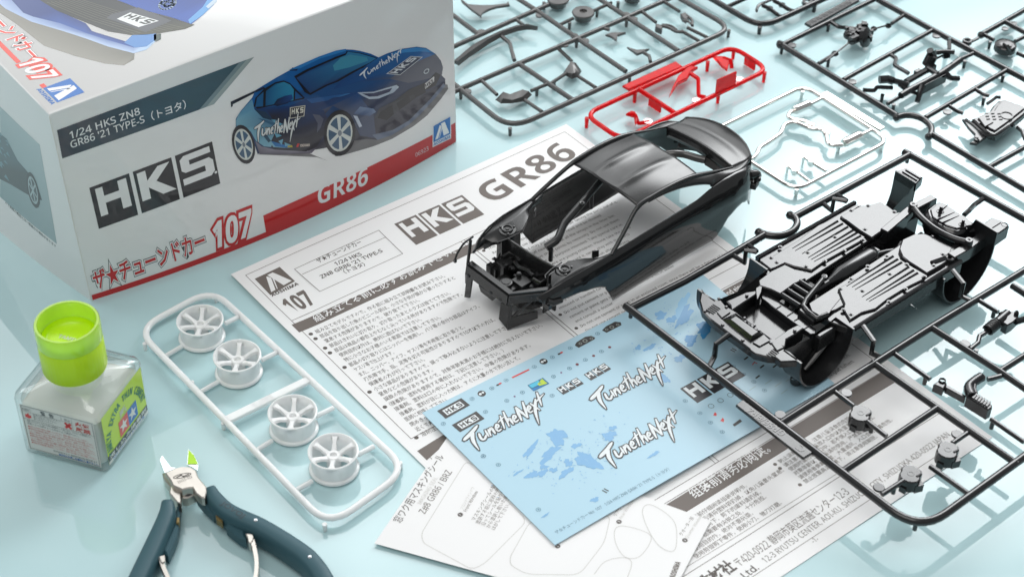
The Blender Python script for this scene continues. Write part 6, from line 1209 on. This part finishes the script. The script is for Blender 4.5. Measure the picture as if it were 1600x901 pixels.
for y_, w_ in ((-21, 2.6), (-3, 2.6)):
    m.box(cw(66.6, y_, 20.2)-fx*.6, (w_*.4, w_, .5), 43)
for y_ in (-20.5, -4.5, 2): m.box(cw(68.6, y_, 15.6), (1.4, 1.6, 1.0), 43)
for q in (cw(60, 12.4, 19.4), cw(53.5, 17.8, 20.4)): m.lathe([(.3, .3), (.9, .3), (1.0, -.5)], (0, 0, 0), 10, M4=Matrix.Translation(q+Vector((.35, -.5, 0))) @ Matrix.Rotation(R(-43), 4, 'Z') @ Matrix.Rotation(R(90), 4, 'X'))
m.build('beam_detail', 'dark_steel', cb_)
# engine
m = MB(); m.prism([cw(59, -19, 0), cw(59, 4, 0), cw(55, 9, 0), cw(48, 11, 0), cw(48, -20, 0)], 6, 9, .5); m.build('engine_tray', 'shell_plastic', cb_)
m = MB()
def ebox(k, px_, sz, ang=43): m.box(Vector(px_)-Vector((0, 0, sz[2]/2)), sz, ang)
for q, sz in (((4.5,622.1,19), (6.5, 7, 12)), ((-3.7,634,20), (7, 6, 13)), ((-8.3,634.3,17), (4, 5, 9)), ((6.1,630.3,19), (5, 10, 3)), ((12.4,623.4,19), (7, 6, 3)), ((15.1,626.7,18), (5, 4, 4)), ((-0.1,620.2,17), (4, 5, 8)), ((9.9,619.7,16), (4, 5, 8)), ((-4.8,627.5,15), (7, 4, 8)), ((1,638.6,18), (6, 4, 3)), ((9.8,630.8,17), (4, 4, 5)), ((7,635,19.5), (4, 3, 2)), ((-10.3,634.1,18), (3, 3, 8))): m.box(Vector(q)-Vector((0, 0, sz[2]/2)), sz, 43)
m.build('engine_block', 'shell_plastic', cb_)
m = MB()
for q, r_, h in (((6.4,622.3,18), 1.6, 10), ((0.9,641.9,20.5), .5, 3), ((-4,636.6,20), 1.8, 4), ((-1.1,638.3,20), 1.6, 4), ((-2.8,620.8,19), 3.0, 2), ((3.1,624.8,21), 1.2, 2), ((9.2,619.3,18), 1.2, 8), ((12.4,631.6,19), 1.5, 6)):
    m.lathe([(.01, .3), (r_*.7, .3), (r_*.75, 0), (r_, -.1), (r_, -h)], q, 14)
m.tube([(-5,635.9,21),(-1.8,639.1,21),(1.6,637.2,21),(3.7,633.1,21)], 1.3, 8); m.tube([(7,635.8,20.5),(11,632.9,20.5),(14.4,629.9,20.5)], 1.5, 8); m.tube([(9.7,621.5,20.5),(13,618.6,20.5),(16.3,621.7,20.5)], .8, 6); m.tube([(1,633,21),(3.1,628.9,21),(7.1,627,21),(9.7,623,21)], 1.0, 6); m.tube([(-7.7,635,19),(-5.8,640.4,19),(-2.5,642.6,19)], .8, 6); m.tube([(11,623.5,21),(15.7,624.7,21),(17.6,623.2,21)], .6, 6)
random.seed(11)
for k in range(46):
    q = Vector((-5.7,634.4,19.6))*(1-(k % 23)/23)+Vector((15.7,624.8,19.6))*((k % 23)/23)
    m.box(q+Vector((random.gauss(0, 2.2), random.gauss(0, 2.0), random.uniform(-2, 1.2))), (random.uniform(.6, 2), random.uniform(.6, 2.4), random.uniform(.5, 1.6)), random.choice((43, 43, 88, 20)))
m.build('engine_detail', 'shell_plastic', cb_, smooth=40)
# the gate bar across the windscreen opening
m = MB(); m.tube(fillet([(40.9,671.1,40), (33.3,659,38), (23.6,644.6,35), (20.6,634.8,33), (15.4,631.8,31)], 2, 3, False), [1.7]*2+[1.9]*(len(fillet([(40.9,671.1,40), (33.3,659,38), (23.6,644.6,35), (20.6,634.8,33), (15.4,631.8,31)], 2, 3, False))-2), 12)
a_ = Vector((36.8,663.5,38)); m.tube([a_, a_-Vector((0, 0, 8))], 1.2, 8); a_ = Vector((17.7,630.8,31)); m.tube([a_, a_-Vector((0, 0, 7))], 1.1, 8)
q = Vector((32.2,655.1,39.3)); m.lathe([(.5, .4), (1.2, .5), (1.4, -.3)], q, 12); m.build('gate_bar', 'shell_plastic', cb_, smooth=50)

# ------------------------------------------------------------------ the glue bottle
BA = Vector(((-169.9,511.3,0)[0], (-169.9,511.3,0)[1], 0)); fa, fb = R(-17.5), R(71.5)
u1 = Vector((math.cos(fa), math.sin(fa), 0)); u2 = Vector((math.cos(fb), math.sin(fb), 0)); BWd = 40.0; BDp = 39.0
def gb_(x, y, z): return BA-u1*x+u2*y+Vector((0, 0, z))      # x: away from the near corner along the front, y: along the right side
gl = thing('glue_bottle', tuple(gb_(BWd/2, BDp/2, 0)), 'square glass bottle of clear plastic cement with a lime green cap', 'bottle')
def rsq(x0, y0, x1, y1, rad, n=5):
    out = []
    for cx_0, cy_0, a0 in ((x1-rad, y1-rad, 0), (x0+rad, y1-rad, 90), (x0+rad, y0+rad, 180), (x1-rad, y0+rad, 270)):
        for k in range(n+1):
            a = R(a0+90*k/n); out.append((cx_0+rad*math.cos(a), cy_0+rad*math.sin(a)))
    return out
def rings(m, L, close_top=False, close_bot=True, flip=False):
    n_ = len(L[0]); V = [v for rg in L for v in rg]; F = []
    for i in range(len(L)-1):
        for k in range(n_):
            f = (i*n_+k, i*n_+(k+1) % n_, (i+1)*n_+(k+1) % n_, (i+1)*n_+k); F.append(f[::-1] if flip else f)
    if close_bot: f = tuple(range(n_)); F.append(f if flip else f[::-1])
    if close_top: f = tuple((len(L)-1)*n_+k for k in range(n_)); F.append(f[::-1] if flip else f)
    m.add(V, F)
cxm, cym = BWd/2, BDp/2
def ring(ins, z, rad): return [gb_(x, y, z) for x, y in rsq(ins, ins, BWd-ins, BDp-ins, rad)]
def blend(ins, z, rad, f, rr):
    out = []
    for x, y in rsq(ins, ins, BWd-ins, BDp-ins, rad):
        d = Vector((x-cxm, y-cym)); e = d.normalized()*rr; q = d.lerp(e, f); out.append(gb_(cxm+q.x, cym+q.y, z))
    return out
m = MB()
outer_ = [ring(2.4, .35, 3), ring(.6, .7, 3), ring(0, 1.8, 2.8), ring(0, 31.6, 2.8), ring(.5, 33.8, 3.2), blend(2.2, 35.4, 5, .15, 10.5), blend(6, 37.4, 6, .6, 10.5), blend(8, 38.2, 6, 1, 10.2), blend(8, 45, 6, 1, 10.0)]
inner_ = [blend(8, 45, 6, 1, 8.6), blend(8, 37.2, 6, 1, 8.6), blend(6, 36.0, 6, .6, 9.0), blend(3.6, 34.0, 5, .15, 9.5), ring(2.2, 32.2, 3.6), ring(1.7, 30.5, 3), ring(1.7, 4.0, 3), ring(2.6, 2.8, 3), ring(5, 2.5, 3)]
rings(m, outer_+inner_, close_top=True, flip=True)
m.build('bottle_glass', 'glass', gl, smooth=60)
m = MB(); rings(m, [ring(5, 2.45, 3), ring(2.55, 2.75, 3), ring(1.65, 4.0, 3), ring(1.65, 27.2, 3), ring(1.9, 27.0, 3)], close_top=True, flip=True)
m.build('cement_liquid', 'cement', gl, smooth=60)
def gf(x, y, l): return gb_(-x, 0, y)-u2*(l)          # x measured along u1 from the near corner (negative), y up
def gs(x, y, l): return gb_(0, x, y)+u1*(l)
p1, p2 = Print(gf, .012, .08), Print(gs, .012, .08)
def gfp(u, v): return (-BWd+3.2+u*(BWd-5.4), 3.6+v*26.6)
def gsp(u, v): return (2.6+u*(BDp-5.2), 3.2+v*27.4)
for pr_, fn_, nm, colr in ((p1, gf, 'front_label', None), (p2, gs, 'side_label', None)): pass
LBL = srgb(226, 226, 220); RD2 = srgb(206, 70, 62); DKT = srgb(84, 92, 96); LIME = srgb(196, 228, 22); GRN = srgb(10, 120, 84)
m = MB(); m.add([gf(*gfp(0, 0), .02), gf(*gfp(1, 0), .02), gf(*gfp(1, 1), .02), gf(*gfp(0, 1), .02)], [(0, 1, 2, 3)], LBL); m.build('front_label', 'ink_on_carton', gl, smooth=0)
m = MB(); m.add([gs(*gsp(0, 0), .02), gs(*gsp(1, 0), .02), gs(*gsp(1, 1), .02), gs(*gsp(0, 1), .02)], [(0, 1, 2, 3)], LIME); m.build('side_label', 'ink_on_carton', gl, smooth=0)
q = gfp
p1.line([q(.02, .98), q(.98, .98), q(.98, .02), q(.02, .02)], .22, DKT, 1, closed=True); p1.line([q(.02, .70), q(.98, .70)], .15, DKT, 1); p1.line([q(.70, .96), q(.70, .70)], .12, DKT, 1)
p1.line([q(.14, .96), q(.14, .86)], .1, DKT, 1); p1.line([q(.56, .96), q(.56, .86)], .1, DKT, 1); p1.line([q(.02, .86), q(.70, .86)], .1, DKT, 1)
p1.text('警  告', q(.28, .88), q(.46, .88), size=2.4, c=DKT, layer=2, off=.02); p1.text('危険物', q(.03, .885), q(.12, .885), size=1.5, c=DKT, layer=2); p1.text('禁止', q(.60, .885), q(.68, .885), size=1.5, c=DKT, layer=2)
p1.poly([q(.05, .74), q(.10, .72), q(.14, .75), q(.13, .80), q(.115, .79), q(.10, .845), q(.08, .80), q(.06, .81)], srgb(222, 40, 36), 2)
for a_, b_ in (((.60, .73), (.68, .84)), ((.60, .84), (.68, .73))): p1.line([q(*a_), q(*b_)], 1.3, srgb(222, 40, 36), 2)
p1.text('火気', q(.74, .84), q(.94, .84), size=2.7, c=RD2, layer=2, off=.02); p1.text('厳禁', q(.74, .725), q(.94, .725), size=2.7, c=RD2, layer=2, off=.02)
for i, s_ in enumerate(['火気に近づけないで下さい。', '吸い込まないで下さい。', '目に入れないで下さい。']): p1.text(s_, q(.17, .82-.045*i), q(.54-.05*i, .82-.045*i), size=1.1, c=DKT, layer=2)
for i, s_ in enumerate(['用途 プラスチックモデル用の接着剤として使います。スチロール樹脂用です。', '取扱い上の注意をよくお読みの上ご使用下さい。']): p1.text(s_, q(.06, .645-.055*i), q(.94-.18*i, .645-.055*i), size=1.2, c=DKT, layer=2)
for i in range(8): 
    p1.text(['●火気のある所では絶対に使用しないで下さい。蒸気を吸わないようにして下さい。', '●使用中及び使用後は換気をよくして下さい。子供の手の届かない所に保管して下さい。', 'に入った場合はすぐに水で洗い医師の診断を受けて下さい。皮膚についた時は洗うこと。'][i % 3], q(.06, .52-.052*i), q(.95 if i % 3 else .88, .52-.052*i), size=1.15, c=RD2, layer=2)
p1.text('株式会社タミヤ 静岡市駿河区恩田原 3-7', q(.35, .085), q(.95, .085), size=1.2, c=DKT, layer=2, off=.03); p1.text('●火気に注意し冷暗所に保管すること。', q(.42, .03), q(.97, .03), size=1.3, c=srgb(30, 110, 180), layer=2, off=.03)
p1.take('label_print', 'ink_on_carton', gl)
q = gsp
p2.poly([q(0, .02), q(1, .02), q(1, .18), q(0, .18)], srgb(38, 44, 48), 1); p2.poly([q(0, 0), q(1, 0), q(1, .06), q(0, .06)], LBL, 1.5)
for i, chx in enumerate('TAMIYA EXTRA THIN CEMENT'):
    if chx == ' ': continue
    t = R(203-(i+.5)*206/24); c0 = (.50, .36); rx_, ry_ = .38, .44; px_ = (c0[0]+rx_*math.cos(t), c0[1]+ry_*math.sin(t))
    V_, F_ = glyphs(chx, 1, .05); w_ = max(v[0] for v in V_); ax_ = math.atan2(-ry_*math.cos(t)*27.4, rx_*math.sin(t)*31.8) if False else t-R(90)
    cA, sA = math.cos(ax_), math.sin(ax_); o_ = q(*px_); sz = 5.2
    p2.mb.add([p2.fn(o_[0]+((v[0]-w_/2)*cA*.62-v[1]*sA)*sz, o_[1]+((v[0]-w_/2)*sA*.62+v[1]*cA)*sz*.86, p2.z(3)) for v in V_], F_, GRN)
def star(pr_, cx_0, cy_0, rad, c, l):
    pr_.poly([(cx_0+(rad if k % 2 == 0 else rad*.4)*math.sin(k*math.pi/5), cy_0+(rad if k % 2 == 0 else rad*.4)*math.cos(k*math.pi/5)) for k in range(10)], c, l)
a_ = q(.33, .22); p2.poly([a_, (a_[0]+7.6, a_[1]), (a_[0]+7.6, a_[1]+8.6), (a_[0], a_[1]+8.6)], srgb(222, 76, 66), 3); star(p2, a_[0]+3.8, a_[1]+4.2, 3.5, LBL, 4)
b_ = (a_[0]+7.6, a_[1]); p2.poly([b_, (b_[0]+7.6, b_[1]), (b_[0]+7.6, b_[1]+8.6), (b_[0], b_[1]+8.6)], srgb(24, 106, 190), 3); star(p2, b_[0]+3.8, b_[1]+4.2, 3.5, LBL, 4)
p2.text('速乾', (a_[0]+2.0, a_[1]+9.4), (a_[0]+7.6, a_[1]+9.4), size=4.6, c=srgb(206, 212, 190), layer=3, off=.06); p2.text('流し込み接着剤', q(.03, .085), q(.97, .085), size=2.4, c=LBL, layer=2, off=.02); p2.text('NET 40ml プラスチック用', q(.1, .012), q(.9, .012), size=1.6, c=srgb(40, 120, 190), layer=3, off=.02)
p2.take('label_print', 'ink_on_carton', gl)
cc = gb_(cxm, cym, 0)
m = MB(); N_ = 48
def ribbed(rad, z0, z1, zin, rin, floor, mi_name):
    m = MB(); prof = [(rad-.5, z0), (rad, z0+.8), (rad, z1-.9), (rad-.35, z1), (rin+.45, z1), (rin, z1-.5), (rin-.25, zin), (rin-1.6, zin-.4), (0.01, zin-.4)] 
    V = []; F = []; seg = 144
    for i, (rr_, z_) in enumerate(prof):
        for k in range(seg):
            g = .16*(k % 3 == 0) if i in (1, 2) else 0; a = 2*math.pi*k/seg; V.append((cc.x+(rr_-g)*math.cos(a), cc.y+(rr_-g)*math.sin(a), z_))
    for i in range(len(prof)-1):
        for k in range(seg): F.append((i*seg+k, i*seg+(k+1) % seg, (i+1)*seg+(k+1) % seg, (i+1)*seg+k))
    m.add(V, F); return m
m = ribbed(13.5, 40, 55.6, 54.9, 11.4, 0, 0); m.build('cap', 'lime_cap', gl, smooth=40)
m = MB(); m.lathe([(13.5, 56.0), (13.5, 64.2), (13.1, 64.9), (12.2, 64.9), (11.8, 64.4), (11.4, 55.4)], (cc.x, cc.y, 0), 72); m.build('cap_collar', 'lime_collar', gl, smooth=40)
m = MB(); m.lathe([(0.01, 55.0), (9.6, 55.0), (10.6, 55.8), (11.3, 57.6)], (cc.x, cc.y, 0), 48); m.build('cap_disc', 'lime_cap', gl, smooth=40)
V_, F_ = glyphs('TAMIYA', 1, .04); m = MB(); w_ = max(v[0] for v in V_)
for v in V_: pass
m.add([(cc.x+u1.x*(v[0]-w_/2)*2.7+u2.x*(v[1]-.3)*2.7, cc.y+u1.y*(v[0]-w_/2)*2.7+u2.y*(v[1]-.3)*2.7, 55.2) for v in V_], F_); m.build('raised_letter', 'white_plastic', gl, smooth=0)

# ------------------------------------------------------------------ the nippers
np_ = thing('nippers', (-133.6,491,0), 'open side cutting nippers with grey blue rubber grips and steel head', 'nippers')
m = MB(); m.prism([(-142.8,502,12),(-138.5,504.9,12),(-136.2,505.9,12),(-132.4,505.7,12),(-129.9,503.7,12),(-128.4,499.9,12),(-126.1,497,12),(-124.2,494.5,12),(-123.7,492.5,12),(-124.2,488.3,12),(-125.5,488.5,12),(-128,490.7,12),(-130,493.9,12),(-131.8,493.6,12),(-134.1,492.6,12),(-138.2,494.8,12),(-139.5,497.3,12)], 7.5, 12.2, .5); m.build('joint', 'steel', np_, smooth=30)
m = MB(); m.add([*[Vector(q) for q in [(-146.1,509.7,11.5),(-145.6,512.3,11.5),(-140.9,505.7,11.5),(-138.7,505.4,11.5),(-142.9,502.5,11.5)]], *[Vector(q) for q in [(-147.1,512.3,6),(-146.8,516.2,6),(-142.1,509.4,6),(-139.9,509.5,6),(-144.1,505.9,6)]]], [(0, 1, 2, 3, 4), (9, 8, 7, 6, 5), (0, 5, 6, 1), (1, 6, 7, 2), (2, 7, 8, 3), (3, 8, 9, 4), (4, 9, 5, 0)]); m.build('jaw', 'bright_steel', np_, smooth=0)
m = MB(); m.add([*[Vector(q) for q in [(-134.7,508.8,10),(-135.6,517.7,10),(-132.7,514.5,10),(-130.1,509.2,10),(-129.8,505.6,10),(-132.3,507.6,10)]], *[Vector(q) for q in [(-135.6,511.8,5),(-136.6,520.7,5),(-133.7,517.6,5),(-131.1,512.1,5),(-130.7,508.5,5),(-133.2,510.6,5)]]], [(0, 1, 2, 3, 4, 5), (11, 10, 9, 8, 7, 6), (0, 6, 7, 1), (1, 7, 8, 2), (2, 8, 9, 3), (3, 9, 10, 4), (4, 10, 11, 5), (5, 11, 6, 0)]); m.build('jaw', 'bright_steel', np_, smooth=0)
m = MB(); m.prism([(-134.5,508.9,10.15),(-135.4,517.2,10.15),(-132.6,514.1,10.15),(-130.2,509.1,10.15)], 9.9, 10.25, 0); m.build('jaw_reflection', 'blade_reflection', np_, smooth=0)  # thin plate on the jaw, its green reflection put into the colour
m = MB(); m.prism([(-144.6,504.8,9),(-143.2,504.8,9),(-140.3,500,9),(-138.9,497.3,9),(-140.5,497.7,9),(-143.3,501.4,9)], 4, 9, .4); m.prism([(-135.1,496.2,8),(-130.3,497.6,8),(-128.9,494.3,8),(-132,492,8),(-134.4,491.9,8)], 3, 8, .4); m.prism([(-139.8,496.8,9),(-135.3,496,9),(-133.9,487,9),(-135.5,487.6,9),(-139.5,492.7,9)], 4.5, 10, .4); m.build('lower_lever', 'steel', np_, smooth=30)
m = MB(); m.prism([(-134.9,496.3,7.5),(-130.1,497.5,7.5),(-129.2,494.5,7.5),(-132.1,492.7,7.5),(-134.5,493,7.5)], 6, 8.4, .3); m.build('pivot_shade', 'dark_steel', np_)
def etch(s_, a_, b_, h, z):
    V_, F_ = glyphs(s_, 1, .0); A, B = Vector(a_), Vector(b_); d_ = (B-A).normalized(); n_ = Vector((-d_.y, d_.x, 0)); k_ = (B-A).length/max(v[0] for v in V_)
    return [A+d_*v[0]*k_+n_*v[1]*h for v in V_], F_
m = MB(); m.add(*etch('NC-5-GX', (-136.2,496,12.28), (-130.8,499.5,12.28), 2.0, 0)) if False else m.add(*etch('MINI-NIP', (-136.2,496,12.28), (-130.7,499.4,12.28), 2.0, 0)) if False else m.add(*etch('IIIII-III', (-136.2,496,12.28), (-130.7,499.4,12.28), 1.8, 0))
pp_ = Print(lambda x, y, l: Vector((x, y, 12.25+l)), .01, .03)
el = [(-135.2,500.3,12.25)[0], (-135.2,500.3,12.25)[1]]
pp_.line([(el[0]+3.6*math.cos(k*.3491)*math.cos(.35)-1.1*math.sin(k*.3491)*math.sin(.35), el[1]+3.6*math.cos(k*.3491)*math.sin(.35)+1.1*math.sin(k*.3491)*math.cos(.35)) for k in range(18)], .35, srgb(90, 84, 76), 0, closed=True)
pp_.line([(el[0]-2, el[1]-.9), (el[0]-.5, el[1]+.3), (el[0]+.6, el[1]-.3), (el[0]+2.4, el[1]+.9)], .6, srgb(90, 84, 76), 0)
m.C = [srgb(96, 90, 82)]*len(m.F); m.mb = None
m.build('etched_mark', 'ink_on_carton', np_, smooth=0); pp_.take('etched_mark', 'ink_on_carton', np_)
def grip(P, wL, wR, z0, z1, name='grip'):
    """moulded sleeve along P with a rounded section"""
    m = MB(); Q = crv([Vector(q) for q in P], 8); n_ = len(Q); V = []; K = 16
    for i in range(n_):
        d_ = (Q[min(i+1, n_-1)]-Q[max(i-1, 0)]); d_.z = 0; d_.normalize(); o_ = Vector((-d_.y, d_.x, 0)); t = i/(n_-1)
        f = t*(len(wL)-1); k = min(int(f), len(wL)-2); hl = wL[k]*(1-f+k)+wL[k+1]*(f-k); zc0 = (z0+z1)/2; hz = (z1-z0)/2
        e = 1.0 if 0 < i < n_-1 else .7
        for j in range(K):
            a = 2*math.pi*j/K; ca_, sa_ = math.cos(a), math.sin(a); sx_0 = math.copysign(abs(ca_)**.55, ca_); sz_0 = math.copysign(abs(sa_)**.55, sa_)
            V.append(Vector((Q[i].x, Q[i].y, zc0))+o_*hl*sx_0*e+Vector((0, 0, hz*sz_0*e)))
    F = [(i*K+j, i*K+(j+1) % K, (i+1)*K+(j+1) % K, (i+1)*K+j) for i in range(n_-1) for j in range(K)]+[tuple(range(K))[::-1], tuple((n_-1)*K+j for j in range(K))]
    m.add(V, F); return m.build(name, 'rubber_grip', np_, smooth=60)
g1 = [(-139.4,487.8,12), (-138.7,480.1,12), (-140.5,468,12), (-143,454.6,12), (-145.1,443.1,12), (-148.3,425.4,12)]
grip(g1, [2.6, 3.7, 4.0, 4.1, 4.2, 4.2], 0, 1, 12.5)
g2 = [(-123.2,495.5,11), (-119.5,488.9,11), (-113.1,482.5,11), (-101.9,476.5,11), (-94.4,471.6,11), (-86.4,465.7,11), (-79.3,459.7,11), (-74.1,453.1,11), (-69.8,445.6,11)]
grip(g2, [2.4, 3.6, 3.9, 4.0, 4.1, 4.2, 4.3, 4.2, 4.0], 0, 1, 12.5)
m = MB(); m.prism([(-136.1,489.7,6),(-134.7,488.9,6),(-133.7,478.3,6),(-133.6,471.8,6),(-135.3,461.5,6),(-138.4,463.8,6),(-135.9,476.6,6)], 2, 7.5, 1.0); m.build('grip_flange', 'rubber_grip', np_, smooth=30)
m = MB(); m.prism([(-129.7,496.1,6),(-124.7,491.7,6),(-121.7,488.4,6),(-120.1,485.6,6),(-120.1,483.6,6),(-125.5,489.2,6),(-128.6,493.2,6)], 2, 7.5, 1.0); m.prism([(-115.7,482.6,6.5),(-106.3,477,6.5),(-105.2,470.6,6.5),(-108.2,472,6.5),(-114.3,477.4,6.5)], 2, 8, 1.2); m.build('grip_flange', 'rubber_grip', np_, smooth=30)
m = MB(); m.prism([(-136.3,489.7,6),(-135,490.4,6),(-134.3,485.6,6),(-135.4,484.7,6)], 3, 7, .4); m.prism([(-125.8,492.9,6),(-122.9,490.1,6),(-121.7,488.4,6),(-123.7,489.2,6)], 3, 8, .4); m.build('handle_steel', 'dark_steel', np_)
m = MB(); m.prism([(-134.8,481.1,7.8),(-133.7,481.1,7.8),(-133.5,478.3,7.8),(-134.6,477.9,7.8)], 5, 8.2, .2); m.prism([(-119.2,482.6,8),(-115.9,481.1,8),(-115.7,478.2,8),(-118.5,480.2,8)], 5, 8.4, .2); m.build('brass_liner', 'brass', np_)
def flat_wire(P, wd, th, name):
    m = MB(); Q = crv([Vector(q) for q in P], 6); V = []; n_ = len(Q)
    for i in range(n_):
        d_ = (Q[min(i+1, n_-1)]-Q[max(i-1, 0)]); d_.z = 0; d_.normalize(); o_ = Vector((-d_.y, d_.x, 0))*wd/2
        for s_, z_ in ((-1, -th), (1, -th), (1, 0), (-1, 0)): V.append(Q[i]+o_*s_+Vector((0, 0, z_)))
    F = [(4*i+j, 4*i+(j+1) % 4, 4*i+4+(j+1) % 4, 4*i+4+j) for i in range(n_-1) for j in range(4)]+[(3, 2, 1, 0), tuple(4*(n_-1)+k for k in range(4))]
    m.add(V, F); m.build(name, 'steel', np_, smooth=40)
flat_wire([(-137.9,459.6,9), (-135.8,454.3,9), (-132.8,448.3,9), (-129.2,440.8,9)], 1.6, 5, 'return_spring')
flat_wire([(-103.3,471.8,9), (-101.1,465.2,9), (-99.3,458.1,9), (-98.7,449.9,9), (-99.2,442.4,9)], 1.6, 5, 'return_spring')
m = MB(); m.prism([(-105.5,472.1,9),(-102.4,471.9,9),(-101.8,470,9),(-102.6,466.4,9),(-103.7,467.6,9),(-104.4,470,9)], 5, 9.5, .3); m.build('spring_clip', 'steel', np_); m = MB(); m.prism([(-138.4,458.9,9),(-136.2,460.1,9),(-135.3,456.6,9),(-136.6,455.4,9)], 5, 9.5, .3); m.build('spring_clip', 'steel', np_)
pp_ = Print(lambda x, y, l: Vector((x, y, 12.52+l)), .01, .02)
a_, b_ = (-117.1,484.7,12.5), (-107.3,477.5,12.5)
m = MB(); m.add(*etch('XURON', (a_[0], a_[1], 12.56), (b_[0], b_[1], 12.56), 3.0, 0)) if False else m.add(*etch('GODHAND', (b_[0], b_[1], 12.56), (a_[0], a_[1], 12.56), 3.0, 0)) if False else m.add(*etch('SUJOY', (a_[0], a_[1], 12.56), (b_[0], b_[1], 12.56), 3.4, 0)) if False else m.add(*etch('JOVOJ', (a_[0], a_[1], 12.56), (b_[0], b_[1], 12.56), 3.2, 0))
m.build('moulded_mark', 'dark_steel', np_, smooth=0)
for u in ((-101.7,476.6,12.5), (-77.9,458,12.5)): 
    m = MB(); m.lathe([(0.01, .25), (.7, .15), (.9, -.2)], u, 10); m.build('moulded_dot', 'bright_steel', np_)

clean()
